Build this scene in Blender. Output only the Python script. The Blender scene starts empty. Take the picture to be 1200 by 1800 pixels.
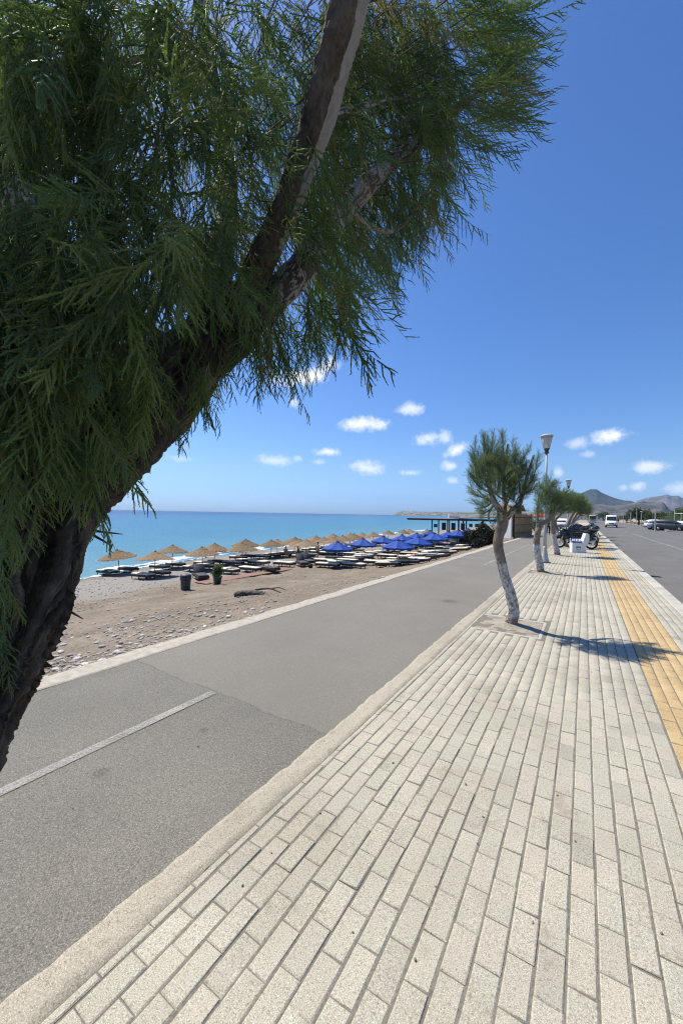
import bpy, math, random
import numpy as np
from mathutils import Vector, Matrix, noise as mnoise
R = math.radians
rng = np.random.default_rng(7)
random.seed(7)
SC = bpy.context.scene
COL = SC.collection

# ------------------------------------------------------------------ camera, sky, sun, exposure
EYE = 1.65
FOC, ROLL = 680.0, R(1.1)
PITCH = math.atan(3.0 / FOC)
YAW = math.atan(427.0 / FOC)
SUN_AZ, SUN_EL = R(-81), R(57)      # azimuth from +Y, clockwise

def ray(px, py):
    """direction through a photograph pixel (1200 x 1800), scaled to unit depth"""
    dx, dy = px - 600.0, -(py - 900.0)
    c, s = math.cos(ROLL), math.sin(ROLL)
    x, y = dx * c - dy * s, dx * s + dy * c
    cp, sp = math.cos(PITCH), math.sin(PITCH)
    v, z = y * cp + FOC * sp, -y * sp + FOC * cp
    X, Y = x * math.cos(YAW) - z * math.sin(YAW), x * math.sin(YAW) + z * math.cos(YAW)
    return np.array([X, Y, v]) / z

def at(px, py, d):
    r = ray(px, py)
    return Vector((r[0] * d, r[1] * d, EYE + r[2] * d))

def ground(px, py, z=0.0):
    r = ray(px, py)
    t = (z - EYE) / r[2]
    return Vector((r[0] * t, r[1] * t, z))

def project(P):
    v = P[2] - EYE
    x = P[0] * math.cos(YAW) + P[1] * math.sin(YAW)
    z0 = -P[0] * math.sin(YAW) + P[1] * math.cos(YAW)
    cp, sp = math.cos(PITCH), math.sin(PITCH)
    z, y = z0 * cp + v * sp, v * cp - z0 * sp
    x, y = x / z * FOC, y / z * FOC
    c, s = math.cos(ROLL), math.sin(ROLL)
    return 600 + x * c + y * s, 900 - (-x * s + y * c), z

cd = bpy.data.cameras.new('camera')
cam = bpy.data.objects.new('camera', cd)
COL.objects.link(cam)
r0 = Vector(ray(600, 900)).normalized()
rx = (Vector(ray(700, 900)) - Vector(ray(500, 900))).normalized()
ru = rx.cross(r0).normalized() * -1.0
ru = (-r0).cross(rx).normalized()
m3 = Matrix((rx, ru, -r0)).transposed()
cam.matrix_world = Matrix.Translation((0, 0, EYE)) @ m3.to_4x4()
cd.sensor_fit = 'HORIZONTAL'
cd.sensor_width = 36.0
cd.lens = FOC / 1200.0 * 36.0
cd.clip_start, cd.clip_end = 0.05, 30000
SC.camera = cam

SC.view_settings.view_transform = 'Standard'
SC.view_settings.look = 'None'
SC.view_settings.exposure = 0.5
SC.view_settings.gamma = 1.0
SC.view_settings.use_curve_mapping = False
SC.cycles.max_bounces = 8
SC.cycles.diffuse_bounces = 3
SC.cycles.glossy_bounces = 3
SC.cycles.transmission_bounces = 4
SC.cycles.transparent_max_bounces = 12
SC.cycles.volume_bounces = 1
SC.cycles.caustics_reflective = False
SC.cycles.caustics_refractive = False
SC.cycles.sample_clamp_indirect = 6.0
SC.cycles.use_denoising = True
SC.cycles.denoiser = 'OPENIMAGEDENOISE'
SC.cycles.denoising_input_passes = 'RGB_ALBEDO_NORMAL'
SC.cycles.denoising_prefilter = 'NONE'
SC.cycles.filter_width = 1.15

sun_dir = Vector((math.cos(SUN_EL) * math.sin(SUN_AZ), math.cos(SUN_EL) * math.cos(SUN_AZ), math.sin(SUN_EL)))
sd = bpy.data.lights.new('sun', 'SUN')
sd.energy, sd.angle, sd.color = 4.8, R(0.53), (1.0, 0.93, 0.81)
sun = bpy.data.objects.new('sun', sd)
sun.rotation_euler = sun_dir.to_track_quat('Z', 'Y').to_euler()
sun.location = (0, 0, 60)
COL.objects.link(sun)

W = bpy.data.worlds.new('World')
SC.world = W
W.use_nodes = True
wn, wl = W.node_tree.nodes, W.node_tree.links
wn.clear()

def wnode(t, **kw):
    n = wn.new(t)
    for k, v in kw.items():
        setattr(n, k, v)
    return n
wout, wbg = wnode('ShaderNodeOutputWorld'), wnode('ShaderNodeBackground')
sky = wnode('ShaderNodeTexSky', sky_type='NISHITA', sun_disc=False)
sky.sun_elevation, sky.sun_rotation = SUN_EL, SUN_AZ
sky.altitude, sky.air_density, sky.dust_density, sky.ozone_density = 0, 1.15, 0.6, 4.5
wbg.inputs['Strength'].default_value = 0.13
wl.new(wbg.outputs[0], wout.inputs['Surface'])
grade = wnode('ShaderNodeHueSaturation')
grade.inputs['Saturation'].default_value = 1.08
tintn = wnode('ShaderNodeMix', data_type='RGBA', blend_type='MULTIPLY')
tintn.inputs[0].default_value = 1.0
tintn.inputs['B'].default_value = (0.525, 0.61, 0.79, 1)
wl.new(sky.outputs[0], tintn.inputs['A'])
wl.new(tintn.outputs['Result'], grade.inputs['Color'])
# the pale blue marine haze low over the horizon, the same all the way round
geo0 = wnode('ShaderNodeNewGeometry'); sepz = wnode('ShaderNodeSeparateXYZ'); wl.new(geo0.outputs['Incoming'], sepz.inputs[0])
lowm = wnode('ShaderNodeMapRange', interpolation_type='SMOOTHSTEP')
lowm.inputs['From Min'].default_value, lowm.inputs['From Max'].default_value = -0.13, 0.0
wl.new(sepz.outputs['Z'], lowm.inputs['Value'])
lowc = wnode('ShaderNodeMix', data_type='RGBA', blend_type='MULTIPLY')
lowc.inputs['B'].default_value = (0.74, 0.93, 1.28, 1)
wl.new(lowm.outputs[0], lowc.inputs[0]); wl.new(grade.outputs[0], lowc.inputs['A'])
# small fair weather clouds, each at its own compass direction and height
geo = wnode('ShaderNodeNewGeometry')
dirv = wnode('ShaderNodeVectorMath', operation='SCALE')
dirv.inputs[3].default_value = -1.0
wl.new(geo.outputs['Incoming'], dirv.inputs[0])
nz = wnode('ShaderNodeTexNoise')
nz.inputs['Scale'].default_value, nz.inputs['Detail'].default_value, nz.inputs['Roughness'].default_value = 26, 7, 0.62
wl.new(dirv.outputs[0], nz.inputs['Vector'])
nz2 = wnode('ShaderNodeTexNoise')
nz2.inputs['Scale'].default_value, nz2.inputs['Detail'].default_value, nz2.inputs['Roughness'].default_value = 90, 5, 0.6
wl.new(dirv.outputs[0], nz2.inputs['Vector'])
nsum = wnode('ShaderNodeMath', operation='MULTIPLY_ADD')
nsum.inputs[1].default_value = 0.45
wl.new(nz2.outputs['Fac'], nsum.inputs[0]); wl.new(nz.outputs['Fac'], nsum.inputs[2])      # about 0.725 mean
CLOUDS = [  # photo x, y, half width, half height, density, tilt
    (530, 664, 62, 17, .95, -12), (578, 643, 28, 17, .9, -25), (516, 706, 12, 10, .6, 0), (641, 745, 44, 15, 1.0, 0),
    (577, 794, 27, 9, .95, 0), (480, 809, 36, 12, .6, 0), (524, 806, 10, 7, .4, 0), (722, 719, 30, 13, .75, 0), (645, 822, 36, 15, .75, 5),
    (722, 831, 22, 7, .7, 0), (752, 771, 28, 15, .7, 0), (782, 769, 18, 16, .6, 0), (803, 791, 24, 13, .95, -25), (790, 818, 18, 10, .7, 0),
    (795, 845, 14, 8, .5, 0), (1073, 768, 36, 15, 1.0, -6), (1013, 779, 24, 11, .5, 0), (1034, 799, 16, 7, .35, 0), (1140, 821, 44, 14, .75, 0), (980, 829, 12, 14, .5, 0),
    (1120, 856, 20, 12, .7, 0), (1096, 857, 11, 8, .5, 0), (1195, 858, 42, 14, .55, 0), (320, 806, 30, 8, .3, 0), (560, 812, 14, 6, .4, 0),
    (1330, 800, 60, 18, .8, 0), (1480, 840, 70, 16, .7, 0), (150, 790, 60, 14, .5, 0), (1640, 770, 80, 22, .8, 0)]
prev = None
for (cx, cy, hw, hh, den, tilt) in CLOUDS:
    c = Vector(ray(cx, cy)).normalized()
    u = Vector((0, 0, 1)).cross(c).normalized() * -1.0
    v = c.cross(u).normalized()
    if v.z < 0: v = -v
    ca, sa = math.cos(R(tilt)), math.sin(R(tilt))
    u2, v2 = u * ca - v * sa, u * sa + v * ca
    k = c.length * FOC / math.sqrt(FOC ** 2 + (cx - 600) ** 2 + (cy - 900) ** 2)
    su, sv = hw / FOC * k * k * 1.15, hh / FOC * k * 1.15
    da = wnode('ShaderNodeVectorMath', operation='DOT_PRODUCT'); da.inputs[1].default_value = u2 / su
    db = wnode('ShaderNodeVectorMath', operation='DOT_PRODUCT'); db.inputs[1].default_value = v2 / sv
    dc = wnode('ShaderNodeVectorMath', operation='DOT_PRODUCT'); dc.inputs[1].default_value = c
    off_u, off_v = c.dot(u2) / su, c.dot(v2) / sv
    cb = wnode('ShaderNodeCombineXYZ')
    for d_ in (da, db, dc): wl.new(dirv.outputs[0], d_.inputs[0])
    wl.new(da.outputs['Value'], cb.inputs[0]); wl.new(db.outputs['Value'], cb.inputs[1])
    ln = wnode('ShaderNodeVectorMath', operation='LENGTH'); wl.new(cb.outputs[0], ln.inputs[0])
    # noise - radius
    sb = wnode('ShaderNodeMath', operation='MULTIPLY_ADD'); sb.inputs[1].default_value = -0.62
    wl.new(ln.outputs['Value'], sb.inputs[0]); wl.new(nsum.outputs[0], sb.inputs[2])
    mr = wnode('ShaderNodeMapRange', interpolation_type='SMOOTHSTEP')
    mr.inputs['From Min'].default_value, mr.inputs['From Max'].default_value = 0.12, 0.72
    mr.inputs['To Max'].default_value = den
    wl.new(sb.outputs[0], mr.inputs['Value'])
    fr = wnode('ShaderNodeMath', operation='GREATER_THAN'); fr.inputs[1].default_value = 0.0
    wl.new(dc.outputs['Value'], fr.inputs[0])
    mu = wnode('ShaderNodeMath', operation='MULTIPLY'); wl.new(mr.outputs[0], mu.inputs[0]); wl.new(fr.outputs[0], mu.inputs[1])
    if prev is None: prev = mu.outputs[0]
    else:
        mx = wnode('ShaderNodeMath', operation='MAXIMUM'); wl.new(prev, mx.inputs[0]); wl.new(mu.outputs[0], mx.inputs[1]); prev = mx.outputs[0]
cmix = wnode('ShaderNodeMix', data_type='RGBA')
wl.new(prev, cmix.inputs['Factor']); wl.new(lowc.outputs['Result'], cmix.inputs['A'])
cmix.inputs['B'].default_value = (6.0, 6.15, 6.4, 1)
wl.new(cmix.outputs['Result'], wbg.inputs['Color'])

# ------------------------------------------------------------------ helpers
def fbm(x, y, oct=4, seed=0):
    """value noise, about -1..1, on numpy arrays"""
    x, y = np.asarray(x, float), np.asarray(y, float)
    out, amp, tot = np.zeros(np.broadcast(x, y).shape), 1.0, 0.0
    for o in range(oct):
        xi, yi = np.floor(x).astype(np.int64), np.floor(y).astype(np.int64)
        fx, fy = x - xi, y - yi
        fx, fy = fx * fx * (3 - 2 * fx), fy * fy * (3 - 2 * fy)
        def h(a, b):
            n = (a * 374761393 + b * 668265263 + (seed + o) * 2246822519) & 0xffffffff
            n = ((n ^ (n >> 13)) * 1274126177) & 0xffffffff
            return ((n ^ (n >> 16)) & 0xffff) / 32767.5 - 1.0
        v = (h(xi, yi) * (1 - fx) + h(xi + 1, yi) * fx) * (1 - fy) + (h(xi, yi + 1) * (1 - fx) + h(xi + 1, yi + 1) * fx) * fy
        out += v * amp; tot += amp; amp *= 0.5; x = x * 2.03 + 17.1; y = y * 2.03 + 5.7
    return out / tot

class MB:
    """collects shapes, then links them as one mesh object"""
    def __init__(s): s.v, s.f = [], []
    def add(s, vs, fs):
        o = len(s.v); s.v += [tuple(p) for p in vs]; s.f += [tuple(i + o for i in f) for f in fs]; return s
    def box(s, c, sz, rz=0.0, bev=0.0, taper=1.0, rot=None):
        hx, hy, hz = sz[0] / 2, sz[1] / 2, sz[2] / 2
        if bev <= 0:
            vs = [(sx * hx * (taper if z > 0 else 1), sy * hy * (taper if z > 0 else 1), z * hz) for z in (-1, 1) for sx, sy in ((-1, -1), (1, -1), (1, 1), (-1, 1))]
            fs = [(3, 2, 1, 0), (4, 5, 6, 7)] + [(i, (i + 1) % 4, (i + 1) % 4 + 4, i + 4) for i in range(4)]
        else:
            b = min(bev, hx * .9, hy * .9, hz * .9); vs = []
            for z, k in ((-hz, b), (-hz + b, 0), (hz - b, 0), (hz, b)):
                t = taper if z > 0 else 1
                X, Y = (hx - k) * t, (hy - k) * t
                q = b * 0.6
                vs += [(-X + q, -Y, z), (X - q, -Y, z), (X, -Y + q, z), (X, Y - q, z), (X - q, Y, z), (-X + q, Y, z), (-X, Y - q, z), (-X, -Y + q, z)]
            fs = [tuple(range(7, -1, -1)), tuple(range(24, 32))]
            for r in range(3):
                fs += [(r * 8 + i, r * 8 + (i + 1) % 8, r * 8 + 8 + (i + 1) % 8, r * 8 + 8 + i) for i in range(8)]
        M = Matrix.Translation(c) @ (rot.to_4x4() if rot is not None else Matrix.Rotation(rz, 4, 'Z'))
        return s.add([M @ Vector(p) for p in vs], fs)
    def tube(s, pts, rad, n=8, cap=True):
        pts = [Vector(p) for p in pts]
        rad = [rad] * len(pts) if isinstance(rad, (int, float)) else rad
        vs, fs, up = [], [], None
        for i, p in enumerate(pts):
            d = (pts[min(i + 1, len(pts) - 1)] - pts[max(i - 1, 0)]).normalized()
            if up is None: up = d.orthogonal().normalized()
            up = (up - d * up.dot(d)).normalized(); w = d.cross(up)
            vs += [p + (up * math.cos(a) + w * math.sin(a)) * rad[i] for a in [2 * math.pi * k / n for k in range(n)]]
        for i in range(len(pts) - 1):
            fs += [(i * n + k, i * n + (k + 1) % n, (i + 1) * n + (k + 1) % n, (i + 1) * n + k) for k in range(n)]
        if cap: fs += [tuple(range(n - 1, -1, -1)), tuple(range((len(pts) - 1) * n, len(pts) * n))]
        return s.add(vs, fs)
    def lathe(s, prof, n=16, c=(0, 0, 0), M=None):
        vs, fs = [], []
        for (r, z) in prof:
            vs += [Vector((r * math.cos(2 * math.pi * k / n), r * math.sin(2 * math.pi * k / n), z)) for k in range(n)]
        for i in range(len(prof) - 1):
            fs += [(i * n + k, i * n + (k + 1) % n, (i + 1) * n + (k + 1) % n, (i + 1) * n + k) for k in range(n)]
        fs += [tuple(range(n - 1, -1, -1)), tuple(range((len(prof) - 1) * n, len(prof) * n))]
        M = M or Matrix.Identity(4)
        return s.add([Vector(c) + (M @ p) for p in vs], fs)
    def ell(s, c, r, n=12, m=8, rot=None):
        vs, fs = [], []
        for i in range(m + 1):
            th = math.pi * i / m
            for k in range(n):
                p = Vector((r[0] * math.sin(th) * math.cos(2 * math.pi * k / n), r[1] * math.sin(th) * math.sin(2 * math.pi * k / n), r[2] * math.cos(th)))
                if rot is not None: p = rot @ p
                vs.append(Vector(c) + p)
        for i in range(m):
            fs += [(i * n + k, (i + 1) * n + k, (i + 1) * n + (k + 1) % n, i * n + (k + 1) % n) for k in range(n)]
        return s.add(vs, fs)
    def prism(s, poly, y0, y1, inset=0.0, c=(0, 0, 0)):
        """polygon in local x,z pushed along y"""
        n = len(poly); cx = sum(p[0] for p in poly) / n; cz = sum(p[1] for p in poly) / n
        vs = [(p[0], y0, p[1]) for p in poly] + [(p[0], y1, p[1]) for p in poly]
        vs = [(a + c[0], b + c[1], d + c[2]) for a, b, d in vs]
        fs = [tuple(range(n)), tuple(range(2 * n - 1, n - 1, -1))] + [((i + 1) % n, i, n + i, n + (i + 1) % n) for i in range(n)]
        return s.add(vs, fs)
    def build(s, name, mt, parent=None, smooth=False, loc=None, kind=None):
        me = bpy.data.meshes.new(name); me.from_pydata(s.v, [], s.f); me.update()
        return link(name, me, mt, parent, smooth, loc, kind)

def link(name, me, mt, parent=None, smooth=False, loc=None, kind=None):
    if mt is not None:
        for m_ in (mt if isinstance(mt, (list, tuple)) else [mt]): me.materials.append(m_)
    if smooth: me.polygons.foreach_set('use_smooth', [True] * len(me.polygons))
    o = bpy.data.objects.new(name, me); COL.objects.link(o)
    if parent is not None: o.parent = parent
    if loc is not None: o.location = loc
    if kind: o['kind'] = kind
    return o

def np_mesh(name, V, tris=None, quads=None, attr=None):
    me = bpy.data.meshes.new(name)
    V = np.asarray(V, np.float32).reshape(-1, 3)
    nt = 0 if tris is None else len(tris); nq = 0 if quads is None else len(quads)
    me.vertices.add(len(V)); me.vertices.foreach_set('co', V.ravel())
    loops = np.concatenate([np.asarray(a, np.int32).ravel() for a in (tris, quads) if a is not None])
    me.loops.add(len(loops)); me.loops.foreach_set('vertex_index', loops)
    tot = np.concatenate([np.full(nt, 3, np.int32), np.full(nq, 4, np.int32)])
    st = np.concatenate([[0], np.cumsum(tot)[:-1]]).astype(np.int32)
    me.polygons.add(nt + nq); me.polygons.foreach_set('loop_start', st)
    try: me.polygons.foreach_set('loop_total', tot)
    except Exception: pass
    if attr is not None:
        a = me.attributes.new('tint', 'FLOAT', 'POINT'); a.data.foreach_set('value', np.asarray(attr, np.float32))
    me.update(calc_edges=True); me.validate()
    return me

def grid_mesh(name, X, Y, Z):
    n, m = X.shape
    V = np.stack([X, Y, Z], -1).reshape(-1, 3)
    i = np.arange(n * m).reshape(n, m)
    q = np.stack([i[:-1, :-1], i[1:, :-1], i[1:, 1:], i[:-1, 1:]], -1).reshape(-1, 4)
    return np_mesh(name, V, None, q)

def tag(o, label=None, cat=None, group=None, kind=None):
    if label: o['label'] = label
    if cat: o['category'] = cat
    if group: o['group'] = group
    if kind: o['kind'] = kind
    return o

def thing(name, label, cat, loc=(0, 0, 0), rz=0.0, group=None):
    o = bpy.data.objects.new(name, None); COL.objects.link(o)
    o.location = loc; o.rotation_euler = (0, 0, rz); o.empty_display_size = 0.2
    return tag(o, label, cat, group)

KIDS = {}
def kids(o): return [c for c in o.children]

def dup(o, loc, rz=0.0, label=None, group=None, rot=None, scale=None):
    r = o.copy(); COL.objects.link(r); r.location = loc
    r.rotation_euler = rot if rot is not None else (0, 0, rz)
    if scale: r.scale = (scale,) * 3
    if label: r['label'] = label
    if group: r['group'] = group
    for ch in o.children:
        c = ch.copy(); COL.objects.link(c); c.parent = r
        for g_ in ch.children:
            d = g_.copy(); COL.objects.link(d); d.parent = c
    return r

ORD = ('first second third fourth fifth sixth seventh eighth ninth tenth eleventh twelfth thirteenth fourteenth fifteenth sixteenth seventeenth '
       'eighteenth nineteenth twentieth twenty-first twenty-second twenty-third twenty-fourth twenty-fifth twenty-sixth twenty-seventh twenty-eighth '
       'twenty-ninth thirtieth').split()

# ------------------------------------------------------------------ materials
def newmat(name):
    m = bpy.data.materials.new(name); m.use_nodes = True
    nt = m.node_tree; nt.nodes.clear()
    out = nt.nodes.new('ShaderNodeOutputMaterial'); b = nt.nodes.new('ShaderNodeBsdfPrincipled')
    nt.links.new(b.outputs[0], out.inputs['Surface'])
    return m, nt, b, out

def nd(nt, t, **kw):
    n = nt.nodes.new(t)
    for k, v in kw.items():
        if k in n.bl_rna.properties: setattr(n, k, v)
        else: n.inputs[k.replace('_', ' ')].default_value = v
    return n

def coords(nt, kind):
    if kind == 'world': return nd(nt, 'ShaderNodeNewGeometry').outputs['Position']
    return nd(nt, 'ShaderNodeTexCoord').outputs['Object']

def noise_of(nt, co, scale, detail=4, rough=0.55, stretch=None):
    n = nd(nt, 'ShaderNodeTexNoise', Scale=scale, Detail=detail, Roughness=rough)
    if stretch:
        mp = nd(nt, 'ShaderNodeMapping'); mp.inputs['Scale'].default_value = stretch
        nt.links.new(co, mp.inputs['Vector']); co = mp.outputs[0]
    nt.links.new(co, n.inputs['Vector'])
    return n.outputs['Fac']

def ramp(nt, fac, stops):
    r = nd(nt, 'ShaderNodeValToRGB'); el = r.color_ramp.elements
    while len(el) > len(stops): el.remove(el[-1])
    while len(el) < len(stops): el.new(0.5)
    for e, (p, c) in zip(el, stops): e.position = p; e.color = (*c, 1) if len(c) == 3 else c
    nt.links.new(fac, r.inputs['Fac']); return r.outputs['Color']

def mixc(nt, fac, a, b, mode='MIX'):
    m = nd(nt, 'ShaderNodeMix', data_type='RGBA', blend_type=mode)
    for sock, val in (('Factor', fac), ('A', a), ('B', b)):
        i = m.inputs[sock] if sock == 'Factor' else [q for q in m.inputs if q.name == sock and q.type == 'RGBA'][0]
        if sock == 'Factor': i = m.inputs[0]
        if hasattr(val, 'is_output'): nt.links.new(val, i)
        elif sock == 'Factor': i.default_value = val
        else: i.default_value = (*val, 1)
    return [q for q in m.outputs if q.type == 'RGBA'][0]

def bump(nt, b, h, strength, dist=0.01):
    bp = nd(nt, 'ShaderNodeBump', Strength=strength, Distance=dist)
    nt.links.new(h, bp.inputs['Height']); nt.links.new(bp.outputs[0], b.inputs['Normal'])

def pm(name, c1, c2, scale=8, rough=0.8, bmp=0.2, dist=0.004, co='object', stretch=None, spec=0.3, metal=0.0, detail=5):
    """two tones broken up by noise, with a little relief"""
    m, nt, b, out = newmat(name)
    f = noise_of(nt, coords(nt, co), scale, detail, 0.6, stretch)
    nt.links.new(ramp(nt, f, [(0.3, c1), (0.7, c2)]), b.inputs['Base Color'])
    b.inputs['Roughness'].default_value = rough; b.inputs['Specular IOR Level'].default_value = spec
    b.inputs['Metallic'].default_value = metal
    if bmp: bump(nt, b, noise_of(nt, coords(nt, co), scale * 3, 6, 0.65, stretch), bmp, dist)
    return m

def leafmat(name, cols, trans=0.35, rough=0.6, tr_gain=1.6):
    """cols by the tint attribute, part of the light passes through"""
    m, nt, b, out = newmat(name)
    a = nd(nt, 'ShaderNodeAttribute', attribute_name='tint')
    c = ramp(nt, a.outputs['Fac'], cols)
    nt.links.new(c, b.inputs['Base Color']); b.inputs['Roughness'].default_value = rough; b.inputs['Specular IOR Level'].default_value = 0.25
    t = nd(nt, 'ShaderNodeBsdfTranslucent')
    tc = mixc(nt, 1.0, c, (tr_gain * .90, tr_gain, tr_gain * 0.74), 'MULTIPLY')
    nt.links.new(tc, t.inputs['Color'])
    mx = nd(nt, 'ShaderNodeMixShader'); mx.inputs[0].default_value = trans
    nt.links.new(b.outputs[0], mx.inputs[1]); nt.links.new(t.outputs[0], mx.inputs[2]); nt.links.new(mx.outputs[0], out.inputs['Surface'])
    return m

# ------------------------------------------------------------------ setting: materials
def stone_mat(name, pale, rnd, warm=(0.412, 0.374, 0.308), cool=(0.392, 0.374, 0.304), dark=(0.330, 0.312, 0.256)):
    """aggregate concrete; every piece its own tone"""
    m, nt, b, out = newmat(name)
    P = coords(nt, 'world')
    if rnd == 'object': rv = nd(nt, 'ShaderNodeObjectInfo').outputs['Random']
    else: rv = nd(nt, 'ShaderNodeNewGeometry').outputs['Random Per Island']
    base = ramp(nt, rv, [(0.0, dark), (0.09, cool), (0.45, cool), (0.62, warm), (0.82, pale), (1.0, cool)])
    big = noise_of(nt, P, 0.9, 3)
    base = mixc(nt, 1.0, base, ramp(nt, big, [(0.32, (0.84, 0.83, 0.80)), (0.5, (0.98, 0.98, 0.98)), (0.7, (1.08, 1.07, 1.05))]), 'MULTIPLY')
    st = noise_of(nt, P, 3.3, 5, 0.7)
    base = mixc(nt, 1.0, base, ramp(nt, st, [(0.30, (0.74, 0.72, 0.68)), (0.42, (0.97, 0.97, 0.96)), (0.62, (1, 1, 1)), (0.74, (1.10, 1.08, 1.03))]), 'MULTIPLY')
    sp = noise_of(nt, P, 260, 2, 0.5)
    base = mixc(nt, 0.8, base, ramp(nt, sp, [(0.28, (0.30, 0.29, 0.27)), (0.42, (0.86, 0.86, 0.85)), (0.58, (1.06, 1.06, 1.05)), (0.70, (1.75, 1.74, 1.70))]), 'MULTIPLY')
    sp2 = noise_of(nt, P, 95, 3, 0.6)
    base = mixc(nt, 0.8, base, ramp(nt, sp2, [(0.33, (0.62, 0.6, 0.56)), (0.47, (1, 1, 1)), (1, (1.08, 1.08, 1.08))]), 'MULTIPLY')
    nt.links.new(base, b.inputs['Base Color']); b.inputs['Roughness'].default_value = 0.85; b.inputs['Specular IOR Level'].default_value = 0.3
    bump(nt, b, noise_of(nt, P, 240, 4, 0.6), 0.5, 0.002)
    return m
M_PAVER1 = stone_mat('paver_concrete', (0.425, 0.400, 0.328), 'object')
M_PAVERN = stone_mat('paver_concrete_many', (0.425, 0.400, 0.328), 'island')
M_YELLOW = stone_mat('paver_yellow', (0.50, 0.375, 0.20), 'island', (0.475, 0.35, 0.185), (0.455, 0.335, 0.175), (0.41, 0.30, 0.165))
M_YELLOW1 = stone_mat('paver_yellow_one', (0.50, 0.375, 0.20), 'object', (0.475, 0.35, 0.185), (0.455, 0.335, 0.175), (0.41, 0.30, 0.165))
M_KERB = stone_mat('kerb_concrete', (0.47, 0.455, 0.40), 'object', (0.45, 0.43, 0.375), (0.44, 0.425, 0.375), (0.40, 0.39, 0.34))
M_JOINT = pm('sandy_joint', (0.12, 0.11, 0.088), (0.22, 0.20, 0.16), 60, 0.95, 0.5, 0.004, 'world')
M_SOIL = pm('tree_pit_soil', (0.23, 0.205, 0.162), (0.34, 0.305, 0.248), 9, 0.95, 0.8, 0.012, 'world')

def asphalt(name, c1, c2, speck=1.0, joint=None):
    m, nt, b, out = newmat(name)
    P = coords(nt, 'world')
    base = ramp(nt, noise_of(nt, P, 0.55, 5, 0.6), [(0.3, c1), (0.7, c2)])
    st = noise_of(nt, P, 1.2, 3, 0.6, (1.0, 0.12, 1))
    base = mixc(nt, 0.5, base, ramp(nt, st, [(0.3, (0.86, 0.86, 0.86)), (0.7, (1.08, 1.08, 1.06))]), 'MULTIPLY')
    sp = noise_of(nt, P, 210, 3, 0.6)
    base = mixc(nt, speck, base, ramp(nt, sp, [(0.3, (0.35, 0.35, 0.36)), (0.46, (0.85, 0.85, 0.85)), (0.56, (1.1, 1.1, 1.08)), (0.68, (2.0, 1.95, 1.85)), (0.8, (2.7, 2.6, 2.4))]), 'MULTIPLY')
    sp2 = noise_of(nt, P, 75, 2, 0.5)
    base = mixc(nt, speck * .7, base, ramp(nt, sp2, [(0.28, (0.55, 0.55, 0.55)), (0.45, (0.95, 0.95, 0.95)), (0.6, (1.08, 1.08, 1.06)), (0.72, (1.25, 1.24, 1.2)), (0.78, (2.2, 2.1, 1.95))]), 'MULTIPLY')
    h = noise_of(nt, P, 160, 4, 0.65)
    if joint is not None:
        # day joint between two asphalt lays: a wandering crack, the far lay smoother and a little browner
        sx = nd(nt, 'ShaderNodeSeparateXYZ'); nt.links.new(P, sx.inputs[0])
        wob = nd(nt, 'ShaderNodeMath', operation='MULTIPLY_ADD'); wob.inputs[1].default_value = 0.22; wob.inputs[2].default_value = -0.11 - joint
        nt.links.new(noise_of(nt, P, 2.6, 6, 0.7), wob.inputs[0])
        dd = nd(nt, 'ShaderNodeMath', operation='ADD'); nt.links.new(sx.outputs['Y'], dd.inputs[0]); nt.links.new(wob.outputs[0], dd.inputs[1])
        side = nd(nt, 'ShaderNodeMapRange'); side.inputs['From Min'].default_value = -0.01; side.inputs['From Max'].default_value = 0.03
        nt.links.new(dd.outputs[0], side.inputs['Value'])
        far = mixc(nt, 0.45, base, (0.200, 0.184, 0.155))
        base = mixc(nt, side.outputs[0], base, far)
        ab = nd(nt, 'ShaderNodeMath', operation='ABSOLUTE'); nt.links.new(dd.outputs[0], ab.inputs[0])
        ck = nd(nt, 'ShaderNodeMapRange'); ck.inputs['From Min'].default_value = 0.001; ck.inputs['From Max'].default_value = 0.007
        nt.links.new(ab.outputs[0], ck.inputs['Value'])
        base = mixc(nt, ck.outputs[0], (0.10, 0.095, 0.085), base)
        # an oil drip or two
        for (ox, oy, rr) in ((-2.55, 1.28, 0.075), (-2.42, 1.95, 0.05), (-2.2, 7.5, 0.2)):
            dv = nd(nt, 'ShaderNodeVectorMath', operation='DISTANCE'); dv.inputs[1].default_value = (ox, oy, 0); nt.links.new(P, dv.inputs[0])
            dm = nd(nt, 'ShaderNodeMapRange'); dm.inputs['From Min'].default_value = rr * .2; dm.inputs['From Max'].default_value = rr
            dm.inputs['To Min'].default_value = 0.66; nt.links.new(dv.outputs['Value'], dm.inputs['Value'])
            base = mixc(nt, 1.0, base, dm.outputs[0], 'MULTIPLY')
    nt.links.new(base, b.inputs['Base Color']); b.inputs['Roughness'].default_value = 0.82; b.inputs['Specular IOR Level'].default_value = 0.35
    bump(nt, b, h, 0.7, 0.004)
    return m
M_PATH = asphalt('path_asphalt', (0.126, 0.120, 0.103), (0.182, 0.172, 0.147), 0.95, 2.42)
M_ROAD = asphalt('road_asphalt', (0.118, 0.114, 0.106), (0.150, 0.144, 0.132), 0.5)

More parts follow.
